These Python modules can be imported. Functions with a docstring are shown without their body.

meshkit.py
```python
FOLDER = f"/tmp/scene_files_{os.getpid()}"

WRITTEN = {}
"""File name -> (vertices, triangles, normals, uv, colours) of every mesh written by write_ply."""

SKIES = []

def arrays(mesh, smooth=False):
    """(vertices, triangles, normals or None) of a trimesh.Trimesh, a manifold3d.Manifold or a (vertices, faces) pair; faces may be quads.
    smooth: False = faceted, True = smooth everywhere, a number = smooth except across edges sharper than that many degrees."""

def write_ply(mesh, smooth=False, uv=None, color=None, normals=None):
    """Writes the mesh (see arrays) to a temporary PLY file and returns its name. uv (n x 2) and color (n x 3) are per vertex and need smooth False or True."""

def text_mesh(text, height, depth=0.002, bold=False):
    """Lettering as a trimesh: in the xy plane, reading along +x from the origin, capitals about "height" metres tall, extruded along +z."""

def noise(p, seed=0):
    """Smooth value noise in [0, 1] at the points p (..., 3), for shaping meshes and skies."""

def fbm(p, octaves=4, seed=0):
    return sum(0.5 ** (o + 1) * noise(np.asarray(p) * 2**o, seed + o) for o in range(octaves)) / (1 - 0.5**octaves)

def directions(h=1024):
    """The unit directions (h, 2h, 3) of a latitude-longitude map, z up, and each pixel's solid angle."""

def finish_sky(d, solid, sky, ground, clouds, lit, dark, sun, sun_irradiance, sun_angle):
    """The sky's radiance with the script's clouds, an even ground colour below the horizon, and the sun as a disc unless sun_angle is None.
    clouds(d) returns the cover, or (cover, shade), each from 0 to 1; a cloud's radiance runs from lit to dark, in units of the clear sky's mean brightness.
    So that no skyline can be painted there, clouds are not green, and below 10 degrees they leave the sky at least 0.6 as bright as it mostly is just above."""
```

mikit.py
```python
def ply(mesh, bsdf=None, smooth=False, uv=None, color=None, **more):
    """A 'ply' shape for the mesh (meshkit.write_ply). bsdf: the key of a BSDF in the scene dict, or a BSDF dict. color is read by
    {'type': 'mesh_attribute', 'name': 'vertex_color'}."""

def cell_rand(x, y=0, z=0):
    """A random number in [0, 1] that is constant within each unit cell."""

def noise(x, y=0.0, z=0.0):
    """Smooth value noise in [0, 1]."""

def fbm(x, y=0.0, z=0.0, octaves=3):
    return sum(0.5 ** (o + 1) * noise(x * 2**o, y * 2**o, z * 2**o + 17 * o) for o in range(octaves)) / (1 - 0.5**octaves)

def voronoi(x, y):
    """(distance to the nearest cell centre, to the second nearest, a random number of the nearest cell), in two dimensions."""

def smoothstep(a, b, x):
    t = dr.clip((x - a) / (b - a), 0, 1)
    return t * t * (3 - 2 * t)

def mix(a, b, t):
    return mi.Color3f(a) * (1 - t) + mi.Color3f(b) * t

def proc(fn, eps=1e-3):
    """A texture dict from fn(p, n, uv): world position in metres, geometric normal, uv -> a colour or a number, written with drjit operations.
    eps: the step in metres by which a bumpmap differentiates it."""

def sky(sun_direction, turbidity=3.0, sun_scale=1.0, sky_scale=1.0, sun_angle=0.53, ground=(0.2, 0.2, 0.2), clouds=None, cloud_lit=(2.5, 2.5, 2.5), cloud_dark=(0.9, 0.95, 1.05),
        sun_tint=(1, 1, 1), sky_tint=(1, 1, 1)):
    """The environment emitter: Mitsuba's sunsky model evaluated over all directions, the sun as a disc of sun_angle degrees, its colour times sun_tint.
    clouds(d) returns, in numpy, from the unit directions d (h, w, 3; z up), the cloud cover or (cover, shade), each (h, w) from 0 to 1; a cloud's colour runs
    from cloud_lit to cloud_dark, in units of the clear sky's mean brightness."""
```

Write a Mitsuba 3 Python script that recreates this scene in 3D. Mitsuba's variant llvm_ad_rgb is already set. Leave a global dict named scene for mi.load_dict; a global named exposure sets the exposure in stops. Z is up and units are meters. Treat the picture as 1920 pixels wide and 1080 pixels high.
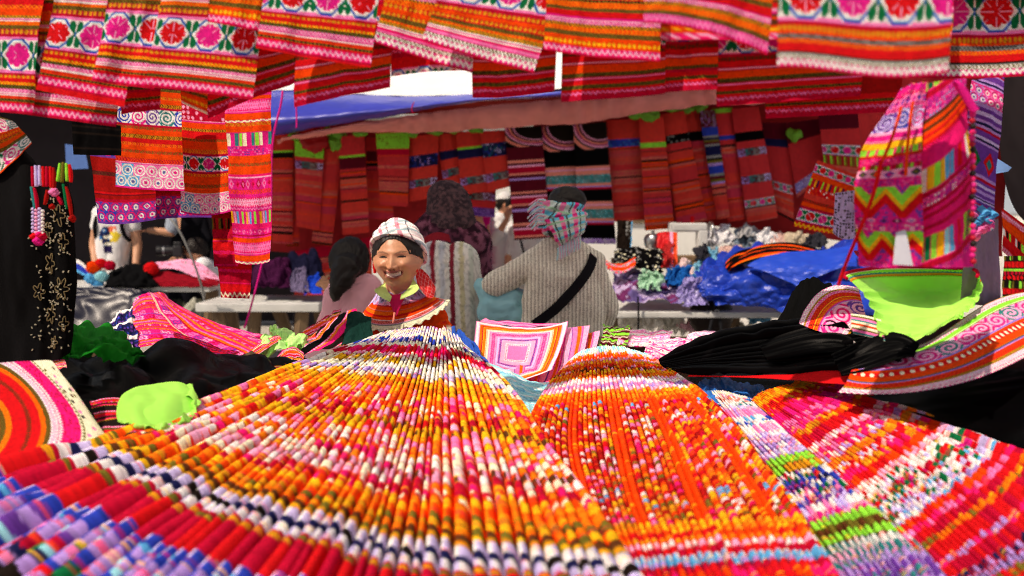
import math, random
import numpy as np
import drjit as dr
import mitsuba as mi
import mikit
import meshkit
import trimesh
import manifold3d as m3
from scipy.interpolate import RectBivariateSpline, CubicSpline

T = mi.ScalarTransform4f
rng = np.random.default_rng(7)
scene, labels = {}, {}

# ------------------------------------------------------------------ camera, sky, exposure
CAM = np.array([0.0, 0.0, 1.5])
F_PX, PITCH = 1371.0, math.radians(5.83)
FWD = np.array([0, math.cos(PITCH), -math.sin(PITCH)])
UPV = np.array([0, math.sin(PITCH), math.cos(PITCH)])
scene['camera'] = {
    'type': 'thinlens', 'fov': 70.0, 'fov_axis': 'x', 'near_clip': 0.05, 'far_clip': 800.0,
    'aperture_radius': 0.005, 'focus_distance': 2.0,
    'to_world': T().look_at(origin=CAM.tolist(), target=(CAM + FWD).tolist(), up=[0, 0, 1])}
SUN = np.array([-0.45, -0.50, 0.80])


def clouds(d):
    c = meshkit.fbm(d * 3.0 + 5.0, 4, seed=3)
    haze = np.clip(1.25 - 1.5 * d[..., 2], 0.22, 1.0)      # a bright white overcast low all round, thinner overhead
    return np.clip((c - 0.2) * 3.0, 0.5, 0.97) * haze


scene['sky'] = mikit.sky(SUN.tolist(), turbidity=3.0, sky_scale=0.5, sun_tint=(0.97, 0.98, 1.05), clouds=clouds, cloud_lit=(3.8, 3.8, 3.8), cloud_dark=(2.6, 2.6, 2.65), ground=(0.3, 0.29, 0.27))
exposure = 1.5


# ------------------------------------------------------------------ placing
def ray(px, py):
    return FWD + (px - 960) / F_PX * np.array([1.0, 0, 0]) + (540 - py) / F_PX * UPV


def at(px, py, y):
    """The point of the place at the distance y (metres) in front of where the photographer stood."""
    d = ray(px, py)
    return CAM + d * (y / d[1])


def atz(px, py, z):
    d = ray(px, py)
    return CAM + d * ((z - CAM[2]) / d[2])


# ------------------------------------------------------------------ colours
def lin(h):
    c = np.array([int(h[i:i + 2], 16) for i in (0, 2, 4)]) / 255.0
    return np.where(c < 0.04045, c / 12.92, ((c + 0.055) / 1.055) ** 2.4)


HEX = dict(red='d2141a', crim='b80b30', orange='e84408', oran2='f47a10', yellow='f2b418', olive='6e6420', dark='1c1410', white='ece6e2', pink='f078b8',
           mag='dc1f86', hot='e81a70', green='0e6a3c', blue='2b3fb0', sky='58a8dc', lime='8fe03c', lila='b08cd8', navy='1a1c48', brown='5a3218', cyan='9adbe6', cream='efe9c8',
           black='050405', violet='6a3a9c', maroon='5a0c1e', salmon='e88a78', teal='2f7f80', palep='f4a6cc', gold='d89018', grey='8a8a88', ered='d23a30', ered2='c83236', ered3='c4324a', sal2='cc6a54', dred='a01410', lav='c8b8ec')
C = {k: lin(v) for k, v in HEX.items()}


def hs(i, j=0, k=0):
    x = np.sin(np.asarray(i, float) * 127.1 + np.asarray(j, float) * 311.7 + k * 74.7) * 43758.5453
    return x - np.floor(x)


fr = lambda x: x - np.floor(x)


def pick(w, a, b):
    return np.where(np.asarray(w)[..., None], a, b)


# ------------------------------------------------------------------ woven and embroidered bands: each gives (colour, height 0..1) from s along the band in metres and q across it 0..1
def solid(a):
    return lambda s, q, h: (np.broadcast_to(C[a], s.shape + (3,)), np.zeros_like(s))


def beads(a, b, p, w=0.75):
    def f(s, q, h):
        m = ((fr(s / p) - 0.5) / (0.5 * w)) ** 2 + ((q - 0.5) / 0.42) ** 2 < 1
        return pick(m, C[b], C[a]), m * 1.0
    return f


def rope(a, b, p, sl=0.8):
    def f(s, q, h):
        m = fr(s / p + (np.abs(q - 0.5) * 2) * sl) < 0.52
        return pick(m, C[b], C[a]), m * 0.8
    return f


def zig(a, b, p, th=0.24):
    def f(s, q, h):
        m = np.abs(q - 0.5 - 0.6 * (np.abs(fr(s / p) - 0.5) * 2 - 0.5)) < th
        return pick(m, C[b], C[a]), m * 0.9
    return f


def bigzig(p, base='red', c1='yellow', c2='lime', c3='mag', amp=0.55):
    def f(s, q, h):
        t = q - amp * (np.abs(fr(s / p) - 0.5) * 2 - 0.5)
        i = np.clip((t * 6).astype(int), 0, 6)
        pal = np.array([C[x] for x in (c3, base, base, c1, c2, c2, c3)])
        c = pal[i]
        m = (hs(np.floor(s / 4), np.floor(q * h / 4), 5) > 0.6) & ((i == 0) | (i == 6))
        c = pick(m, C['violet'], c)
        return c, ((i == 3) | (i == 5)) * 0.8
    return f


def net(a, b, p):
    def f(s, q, h):
        t = 0.62 * (np.abs(fr(s / p) - 0.5) * 2 - 0.5)
        m = (np.abs(q - 0.5 - t) < 0.17) | (np.abs(q - 0.5 + t) < 0.17)
        return pick(m, C[b], C[a]), m * 0.9
    return f


def lines(cols):
    def f(s, q, h):
        i = np.clip((q * len(cols)).astype(int), 0, len(cols) - 1)
        return np.array([C[c] for c in cols])[i], (i % 2) * 0.4
    return f


def bars(cols, p, fill=0.7, bg='red'):
    def f(s, q, h):
        k = np.floor(s / p).astype(int)
        m = (fr(s / p) < fill) & (np.abs(q - 0.5) < 0.44)
        return pick(m, np.array([C[c] for c in cols])[k % len(cols)], C[bg]), m * 0.8
    return f


def flower(bg='white', fl=('mag', 'red'), leaf='green', line='blue', per=1.08):
    def f(s, q, h):
        p = h * per
        x, y = fr(s / p + 0.5) * 2 - 1, q * 2 - 1
        k = np.floor(s / p + 0.5).astype(int)
        col = np.broadcast_to(C[bg], s.shape + (3,)).copy()
        hh = np.zeros_like(s)
        e = np.abs(y) > 0.93 - 0.05 * np.abs(np.sin(s / p * 40))
        col = pick(e, C['pink'], col)
        # blue lattice
        d = np.abs(np.abs(y) - np.clip(0.92 * (1.04 - np.maximum(np.abs(x), 0.28)) / 0.72, 0, 1))
        col = pick((d < 0.2) & (np.abs(y) < 0.95), C['sky'] * 0.75 + 0.25, col)
        col = pick((d > 0.13) & (d < 0.22), C[bg], col)
        col = pick(d < 0.075, C[line], col)
        # leaf clusters where the lattice crosses
        xx = np.abs(np.abs(x) - 1)
        yy = np.abs(y)
        lf = ((xx - 0.19) / 0.17) ** 2 + ((yy - 0.56 + 0.3 * (0.3 - xx)) / 0.33) ** 2 < 1
        lf |= (xx < 0.22) & (yy < 0.34) & (xx < 0.05 + yy * 0.7)
        lf &= xx > 0.025
        col = pick(lf, C[leaf], col)
        # flowers
        r, th = np.hypot(x, y), np.arctan2(y, x)
        fm = r < 0.74 * (0.80 + 0.2 * np.abs(np.cos(4 * th)) ** 0.6)
        fc = pick(k % 2 == 0, C[fl[0]], C[fl[1]])
        vein = (np.abs(np.sin(4 * th)) < 0.07 + 0.018 / np.maximum(r, 0.1)) & (r > 0.1)
        fc = pick(vein, C['palep'], fc)
        col = pick(fm, fc, col)
        hh = (fm | lf | (d < 0.08)) * 1.0
        return col, hh
    return f


def scallop(a='pink', b='sky', edge='white', rows=2):
    def f(s, q, h):
        p = h * 0.55
        j = np.floor(q * rows)
        x = s / p + (j % 2) * 0.5
        k = np.floor(x)
        u, v = fr(x) - 0.5, fr(q * rows)
        r = np.hypot(u, (v - 0.45) * 0.9)
        col = pick(hs(k, j) > 0.5, C[a], C[b])
        col = pick(r < 0.24, C['white'], col)
        col = pick(r < 0.14, pick(hs(k, j, 3) > 0.5, C['mag'], C['blue'] * 0.6 + 0.1), col)
        col = pick(np.abs(r - 0.42) < 0.06, C[edge], col)
        return col, (r < 0.4) * 1.0 - (r < 0.14) * 0.5
    return f


def curl(bg='white', cols=('blue', 'mag', 'violet', 'teal'), turns=2.2, per=1.0):
    def f(s, q, h):
        p = h * per
        x = s / p
        k = np.floor(x).astype(int)
        u, v = (fr(x) - 0.5) * 2, (q - 0.5) * 2
        r, th = np.hypot(u, v), np.arctan2(v, u) * np.where(k % 2 == 0, 1, -1)
        m = (np.sin(th + r * turns * 6.28) > 0.15) & (r < 0.95)
        m |= (np.abs(np.abs(u) + np.abs(v) - 1.5) < 0.16)
        cc = np.array([C[c] for c in cols])[k % len(cols)]
        return pick(m, cc, C[bg]), m * 1.0
    return f


def diam(bg, cols, p):
    def f(s, q, h):
        x = s / p
        k = np.floor(x).astype(int)
        d = np.abs(fr(x) - 0.5) * 2 + np.abs(q - 0.5) * 2
        cc = np.array([C[c] for c in cols])
        col = pick(d < 0.85, cc[k % len(cols)], C[bg])
        col = pick(d < 0.42, cc[(k + 1) % len(cols)], col)
        return col, (d < 0.85) * 0.8
    return f


def specks(bg, cols, p, dens=0.4):
    def f(s, q, h):
        i, j = np.floor(s / p), np.floor(q * h / p)
        m = hs(i, j, 5) < dens
        cc = np.array([C[c] for c in cols])
        m &= np.hypot(fr(s / p) - 0.5, fr(q * h / p) - 0.5) < 0.36
        return pick(m, cc[(hs(i, j, 9) * len(cols)).astype(int) % len(cols)], C[bg]), m * 1.0
    return f


def teeth(a, b, p):
    def f(s, q, h):
        m = q > np.abs(fr(s / p) - 0.5) * 2
        return pick(m, C[b], C[a]), m * 0.6
    return f


class Bands:
    """Bands stacked along t: rows of (height, pattern), repeated from the start when they run out."""

    def __init__(self, spec, k=1.0, off=0.0, s0=0.0, grain=0.3):
        self.spec, self.k, self.off, self.s0, self.grain = spec, k, off, s0, grain
        self.edge = np.cumsum([0] + [h for h, _ in spec]) * k

    def __call__(self, s, t):
        s = s + self.s0
        tt = np.mod(t + self.off, self.edge[-1])
        col, hgt = np.zeros(s.shape + (3,)), np.zeros_like(s)
        for i, (h, fn) in enumerate(self.spec):
            m = (tt >= self.edge[i]) & (tt < self.edge[i + 1])
            if m.any():
                c, z = fn(s[m] / self.k, (tt[m] - self.edge[i]) / (h * self.k), h)
                col[m], hgt[m] = c, z
        g = 1 + self.grain * (hs(np.floor(s / 0.0023), np.floor(t / 0.0023)) - 0.5) + 0.5 * self.grain * (hs(np.floor(s / 0.011), np.floor(t / 0.004), 4) - 0.5)
        return np.clip(col * g[..., None], 0, 0.95), hgt


# ------------------------------------------------------------------ materials
def bs(name, **k):
    scene[name] = {'type': 'twosided', 'b': {'type': 'principled', **k}}


VC = {'type': 'mesh_attribute', 'name': 'vertex_color'}
bs('cloth', base_color=VC, roughness=0.9, specular=0.06)
bs('satin', base_color=VC, roughness=0.5, specular=0.3)
bs('velvet', base_color=VC, roughness=0.9, specular=0.08, sheen=0.35, sheen_tint=0.6)
bs('tarp', base_color=VC, roughness=0.36, specular=0.45)
scene['white_tarp'] = {'type': 'principledthin', 'base_color': VC, 'roughness': 0.6, 'diff_trans': 0.7, 'spec_trans': 0.0}
scene['thin_tarp'] = {'type': 'principledthin', 'base_color': VC, 'roughness': 0.6, 'diff_trans': 2.0, 'spec_trans': 0.0}
bs('skin', base_color=VC, roughness=0.42, specular=0.45)
bs('hair', base_color={'type': 'rgb', 'value': [0.012, 0.009, 0.008]}, roughness=0.45, specular=0.22)
bs('black_satin', base_color=VC, roughness=0.38, specular=0.035)
bs('steel', base_color={'type': 'rgb', 'value': [0.5, 0.5, 0.5]}, metallic=1.0, roughness=0.3)
bs('dark_plastic', base_color={'type': 'rgb', 'value': [0.015, 0.015, 0.017]}, roughness=0.35, specular=0.5)
bs('glass_lens', base_color={'type': 'rgb', 'value': [0.01, 0.01, 0.02]}, roughness=0.05, specular=0.8)


def f_wood(p, n, uv):
    g = mikit.fbm(p.x * 30, p.y * 30, p.z * 5, octaves=3)
    return mikit.mix((0.09, 0.055, 0.03), (0.24, 0.16, 0.09), g)


def f_pale(p, n, uv):
    g = mikit.fbm(p.x * 9, p.y * 9, p.z * 9, octaves=4)
    return mikit.mix((0.42, 0.42, 0.4), (0.72, 0.72, 0.7), g)


def f_ground(p, n, uv):
    g = mikit.fbm(p.x * 1.3, p.y * 1.3, 0, octaves=4)
    s = mikit.noise(p.x * 24, p.y * 24, 0)
    return mikit.mix((0.33, 0.31, 0.28), (0.5, 0.48, 0.44), g * 0.75 + s * 0.25)


def f_plaster(p, n, uv):
    g = mikit.fbm(p.x * 0.9, p.y * 0.9, p.z * 0.9, octaves=4)
    return mikit.mix((0.62, 0.61, 0.57), (0.8, 0.79, 0.76), g)


bs('wood', base_color=mikit.proc(f_wood), roughness=0.7, specular=0.3)
bs('pale_board', base_color=mikit.proc(f_pale), roughness=0.5, specular=0.4)
bs('ground_mat', base_color=mikit.proc(f_ground), roughness=0.95, specular=0.1)
bs('plaster', base_color=mikit.proc(f_plaster), roughness=0.9, specular=0.1)

# ------------------------------------------------------------------ naming
used = {}


def numbered(base):
    n = used.get(base, -1) + 1
    used[base] = n
    return base if n == 0 else f'{base}_{n:03d}'


def thing(name, label, cat, group=None, kind=None):
    key = numbered(name)
    labels[key] = {'label': label, 'category': cat}
    if group:
        labels[key]['group'] = group
    if kind:
        labels[key]['kind'] = kind
    return key


def struct(name):
    key = numbered(name)
    labels[key] = {'kind': 'structure'}
    return key


def put(key, mesh, bsdf, smooth=False, color=None, uv=None):
    if color is not None and smooth not in (True, False):
        smooth = True
    if color is not None:
        v = mesh[0] if isinstance(mesh, tuple) else mesh.vertices
        color = np.broadcast_to(np.asarray(color, float), (len(v), 3))
    scene[key] = mikit.ply(mesh, bsdf, smooth=smooth, color=color, uv=uv)
    return key


def part(parent, name, mesh, bsdf, smooth=False, color=None, label=None, kind=None):
    key = numbered(f'{parent}__{name}')
    put(key, mesh, bsdf, smooth, color)
    if label or kind:
        labels[key] = {k: v for k, v in (('label', label), ('kind', kind)) if v}
    return key


# ------------------------------------------------------------------ shapes
def grid_faces(nv, nu, closed=False):
    i, j = np.meshgrid(np.arange(nv - 1), np.arange(nu - (0 if closed else 1)), indexing='ij')
    j2 = (j + 1) % nu
    q = np.stack([i * nu + j, i * nu + j2, (i + 1) * nu + j2, (i + 1) * nu + j], -1).reshape(-1, 4)
    return np.vstack([q[:, [0, 1, 2]], q[:, [0, 2, 3]]])


def surf(ctrl, nu, nv, us=None, vs=None):
    c = np.asarray(ctrl, float)
    R, K = c.shape[:2]
    us = np.linspace(0, 1, K) if us is None else np.asarray(us)
    vs = np.linspace(0, 1, R) if vs is None else np.asarray(vs)
    u, v = np.linspace(0, 1, nu), np.linspace(0, 1, nv)
    P = np.stack([RectBivariateSpline(vs, us, c[..., k], kx=min(3, R - 1), ky=min(3, K - 1))(v, u) for k in range(3)], -1)
    V, U = np.meshgrid(v, u, indexing='ij')
    return P, U, V


def normals(P):
    n = np.cross(np.gradient(P, axis=1), np.gradient(P, axis=0))
    return n / np.maximum(np.linalg.norm(n, axis=-1, keepdims=True), 1e-9)


def st(P):
    """Distances along and down the sheet in metres."""
    ds = np.linalg.norm(np.diff(P, axis=1), axis=-1).mean(0)
    dt = np.linalg.norm(np.diff(P, axis=0), axis=-1).mean(1)
    s, t = np.concatenate([[0], np.cumsum(ds)]), np.concatenate([[0], np.cumsum(dt)])
    tt, ss = np.meshgrid(t, s, indexing='ij')
    return ss, tt


def folds(P, U, V, amp, fu, fv, seed, along=None):
    n = normals(P)
    d = (meshkit.fbm(np.stack([U * fu + seed * 3.1, V * fv + seed * 1.7, np.full_like(U, seed * 0.77)], -1), 3, seed) - 0.5) * 2
    return P + n * (amp * d)[..., None]


def creases(P, U, V, amp, fu, fv, seed):
    """Sharp-edged creases: ridged noise along the normal."""
    a = meshkit.noise(np.stack([U * fu + V * 1.3 + seed, V * fv - U * 0.9, U * 0 + seed * .37], -1), seed)
    b = meshkit.noise(np.stack([U * fu * 2.2 - V * 2 + seed, V * fv * 2.1 + U * 1.4, U * 0 + seed * .77], -1), seed + 1)
    return P + normals(P) * (amp * (1.3 * (0.5 - np.abs(a - 0.5) * 2.6) + 0.6 * (0.5 - np.abs(b - 0.5) * 2.6)))[..., None]


def cloth(key, P, pat, bsdf='cloth', relief=0.0006, bottom_up=True, cuts=(), label=None):
    """One sheet of cloth. cuts: (part name, from, to) in metres measured as the pattern is: those strips are parts of their own."""
    s, t = st(P)
    if bottom_up:
        t = t.max() - t
    col, h = pat(s, t)
    P = P + normals(P) * (h * relief)[..., None]
    nv, nu = P.shape[:2]
    done = np.zeros(nv - 1, bool)
    tm = (t[:-1, 0] + t[1:, 0]) / 2

    def strip(rows, k):
        runs = np.split(rows, np.nonzero(np.diff(rows) > 1)[0] + 1)
        for r in runs:
            a, b = r[0], r[-1] + 2
            q = (P[a:b].reshape(-1, 3), grid_faces(b - a, nu))
            if k is None:
                return put(key, q, bsdf, True, col[a:b].reshape(-1, 3))
            part(key, k, q, bsdf, True, col[a:b].reshape(-1, 3))
    for nm, a, b in cuts:
        rows = np.nonzero((tm >= a) & (tm < b) & ~done)[0]
        if len(rows):
            done[rows] = True
            strip(rows, nm)
    rows = np.nonzero(~done)[0]
    if cuts:
        strip(rows, 'woven_panel')
    else:
        strip(rows, None)


def quad(pts, ys):
    """Control points of a hanging piece: pts = rows of (px, py), ys a depth per row or a number."""
    return [[at(px, py, (ys if np.isscalar(ys) else ys[i]) + (c[0] if c else 0)) for px, py, *c in row] for i, row in enumerate(pts)]


def tube(points, radius, sides=8, closed=False, n=None):
    p = np.asarray(points, float)
    if n:
        cs = CubicSpline(np.linspace(0, 1, len(p)), p)
        p = cs(np.linspace(0, 1, n))
    r = np.atleast_1d(np.asarray(radius, float))
    r = np.interp(np.linspace(0, 1, len(p)), np.linspace(0, 1, len(r)), r)
    t = np.gradient(p, axis=0)
    t /= np.linalg.norm(t, axis=1, keepdims=True) + 1e-12
    a = np.cross(t, np.where(np.abs(t[:, 2:]) < 0.9, [0, 0, 1.0], [1.0, 0, 0]))
    a /= np.linalg.norm(a, axis=1, keepdims=True) + 1e-12
    b, an = np.cross(t, a), np.arange(sides) * 2 * np.pi / sides
    v = p[:, None] + r[:, None, None] * (np.cos(an)[None, :, None] * a[:, None] + np.sin(an)[None, :, None] * b[:, None])
    f = grid_faces(len(p), sides, True)
    v = np.vstack([v.reshape(-1, 3), p[:1], p[-1:]])
    i = np.arange(sides)
    n0, L = len(p) * sides, (len(p) - 1) * sides
    f = np.vstack([f, np.stack([(i + 1) % sides, i, i * 0 + n0], 1), np.stack([L + i, L + (i + 1) % sides, i * 0 + n0 + 1], 1)])
    return v, f


def box(a, b):
    m = trimesh.creation.box(extents=np.abs(np.subtract(b, a)))
    m.apply_translation((np.asarray(a) + np.asarray(b)) / 2)
    return m


def rbox(a, b, r=0.01):
    a, b = np.minimum(a, b), np.maximum(a, b)
    s = m3.Manifold.sphere(r, 12)
    ps = [s.translate([(a[0] + r, b[0] - r)[i], (a[1] + r, b[1] - r)[j], (a[2] + r, b[2] - r)[k]]) for i in (0, 1) for j in (0, 1) for k in (0, 1)]
    return tm(m3.Manifold.batch_hull(ps))


def tm(man):
    m = man.to_mesh()
    return trimesh.Trimesh(np.array(m.vert_properties[:, :3], float), np.array(m.tri_verts), process=False)


def limb(p0, r0, p1, r1, seg=18):
    a = m3.Manifold.sphere(r0, seg).translate(list(map(float, p0)))
    b = m3.Manifold.sphere(r1, seg).translate(list(map(float, p1)))
    return m3.Manifold.batch_hull([a, b])


def limbs(bones, ln=0.02, it=6, extra=()):
    u = m3.Manifold.batch_boolean([limb(*b) for b in bones] + list(extra), m3.OpType.Add)
    m = tm(u.refine_to_length(ln))
    m.merge_vertices()
    if it:
        trimesh.smoothing.filter_taubin(m, lamb=0.5, nu=0.52, iterations=it)
    return m


def wrinkle(m, amp, f, seed=1):
    n = m.vertex_normals
    d = meshkit.fbm(m.vertices * f, 3, seed) - 0.5
    m.vertices = m.vertices + n * (amp * 2 * d)[:, None]
    return m


def man_from(m):
    return m3.Manifold(m3.Mesh(np.asarray(m.vertices, np.float32), np.asarray(m.faces, np.uint32)))


# ------------------------------------------------------------------ a pleated skirt laid out as a fan
def fan(key, ctrl, us, vs, pleats, per, nv, rows, seed, depth=0.75, cuts=(), bsdf='cloth', skew=0.35, wob=0.004, flat=None):
    P, U, V = surf(ctrl, pleats * per + 1, nv, us, vs)
    N = normals(P)
    N *= np.where(N[..., 2:] < 0, -1, 1)
    du = np.gradient(P, axis=1) * (P.shape[1] - 1)
    pitch = np.linalg.norm(du, axis=-1) / pleats
    # pleats of slightly different widths
    k = np.arange(pleats + 1)
    w = 0.7 + 0.6 * hs(k, 1, seed)
    edge = np.concatenate([[0], np.cumsum(w[:-1])])
    edge = edge / edge[-1]
    x = U[0]
    x = x + 0.26 / pleats * (meshkit.noise(np.stack([U * pleats * 0.3, V * 5, U * 0 + seed], -1), seed) - 0.5) * 2
    x = np.clip(x, 0, 0.99999)
    i = np.clip(np.searchsorted(edge, x, 'right') - 1, 0, pleats - 1)
    f = (x - edge[i]) / (edge[i + 1] - edge[i])
    d = np.abs(2 * f - 1)
    prof = 0.5 * np.sqrt(np.clip(1 - d ** 2, 0, 1)) + 0.5 * (1 - d ** (3.2 + 2.0 * hs(i, 5, seed))) - 0.5
    am = pitch * depth * (0.7 + 0.5 * hs(i, 7, seed)) * (0.82 + 0.36 * meshkit.noise(np.stack([i * 3.7, V * 14, U * 0 + seed], -1), 5))
    if flat is not None:
        am = am * flat(U, V)
    Q = P + N * (am * prof)[..., None] + du / np.maximum(np.linalg.norm(du, axis=-1, keepdims=True), 1e-9) * (pitch * (skew * (prof + 0.5) * -0.6 - 0.055 * np.sin(2 * np.pi * f) * (prof + 0.5)))[..., None]
    # colours: rows of stitches, a cell per pleat
    L = np.linalg.norm(np.diff(P, axis=0), axis=-1).sum(0).mean()
    hts = np.array([r[0] for r in rows], float)
    e = np.concatenate([[0], np.cumsum(hts)]) / hts.sum()
    rr = np.clip(V + wob * (hs(i, 3, seed) - 0.5) * 2 + 0.004 * (meshkit.noise(np.stack([U * 40, V * 40, U * 0], -1), 3) - 0.5) + 0.006 * (meshkit.noise(np.stack([U * pleats * 4, V * 60, U * 0], -1), 9) - 0.5), 0, 0.99999)
    j = np.clip(np.searchsorted(e, rr, 'right') - 1, 0, len(rows) - 1)
    q = (rr - e[j]) / (e[j + 1] - e[j])
    col = np.zeros(P.shape)
    hgt = np.zeros(P.shape[:2])
    for n_, r in enumerate(rows):
        m = j == n_
        if not m.any():
            continue
        kind, pal = r[1], np.array([C[c] for c in r[2]])
        ii, ff, qq = i[m], f[m], q[m]
        if kind == 'solid':
            c = pal[(hs(ii, n_, 2) * len(pal)).astype(int) % len(pal)]
            z = np.zeros(len(ii))
        elif kind == 'dot':       # a bead of stitching on the ridge
            o = np.abs((qq - 0.5) / 0.46) ** 3 + np.abs((ff - 0.5) / (0.30 + 0.10 * hs(ii, n_, 6))) ** 3 < 1
            c = pick(o, pal[1 + (hs(ii, n_, 2) * (len(pal) - 1)).astype(int) % (len(pal) - 1)], pal[0])
            z = o * 1.0
        elif kind == 'cell':      # a cell per pleat and per half
            hcell = (ff > 0.5).astype(int)
            c = pal[(np.maximum(hs(ii * 2 + hcell, n_ * 3 + np.floor(qq * 2), 2) * 1.35 - 0.35, 0) * len(pal)).astype(int) % len(pal)]
            z = hs(ii * 2 + hcell, n_, 8)
        elif kind == 'alt':
            c = pal[(ii + n_) % len(pal)]
            z = np.zeros(len(ii))
        elif kind == 'half':
            c = pick(ff < 0.5, pal[0], pal[1 % len(pal)])
            z = np.zeros(len(ii))
        elif kind == 'motif':     # embroidered blocks with plain stripes between
            blk = (ii // r[3]) % 2
            inner = (ii % r[3]) / r[3]
            c1 = pal[(hs(ii, n_ * 5 + np.floor(qq * 2), 2) * len(pal)).astype(int) % len(pal)]
            plain = (inner < 0.13)
            o = np.abs(fr(qq * 2) - 0.5) < 0.42
            o &= np.abs(ff - 0.5) < 0.36
            c = pick(plain, pal[0], pick(o, c1, pal[1 + (ii % 2)]))
            z = np.where(plain, 0, o * 1.0)
        col[m], hgt[m] = c, z
    thr = hs(i, np.floor(V * L / 0.0052), seed + 3)            # single woven threads across the pleat
    plainrow = np.array([r[1] == 'solid' for r in rows])[j]
    g = 1 + 0.35 * (hs(np.floor(U * pleats * 3), np.floor(V * L / 0.003), seed) - 0.5) + np.where(plainrow, 0.15, 0.45) * (thr - 0.5)
    mixc = np.array([C['orange'], C['crim'], C['yellow']])[(hs(i, np.floor(V * L / 0.0052), seed + 4) * 3).astype(int) % 3]
    col = np.where(((thr > 0.86) & ~plainrow)[..., None], 0.45 * col + 0.55 * mixc, col)
    col = np.clip(col * g[..., None], 0, 0.95)
    Q = Q + N * (hgt * 0.0008)[..., None]
    nu = Q.shape[1]
    vrow = (V[:-1, 0] + V[1:, 0]) / 2
    done = np.zeros(nv - 1, bool)
    for nm, a, b in list(cuts) + [('pleated_cloth', -1, 2)]:
        sel = np.nonzero((vrow >= a) & (vrow < b) & ~done)[0]
        if not len(sel):
            continue
        done[sel] = True
        for r in np.split(sel, np.nonzero(np.diff(sel) > 1)[0] + 1):
            a_, b_ = r[0], r[-1] + 2
            part(key, nm, (Q[a_:b_].reshape(-1, 3), grid_faces(b_ - a_, nu)), bsdf, True, col[a_:b_].reshape(-1, 3))
    return Q

# ================================================================== the setting
g = struct('ground')
gm = trimesh.Trimesh([[-400, -400, 0], [400, -400, 0], [400, 400, 0], [-400, 400, 0]], [[0, 1, 2], [0, 2, 3]])
put(g, gm, 'ground_mat')


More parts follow.
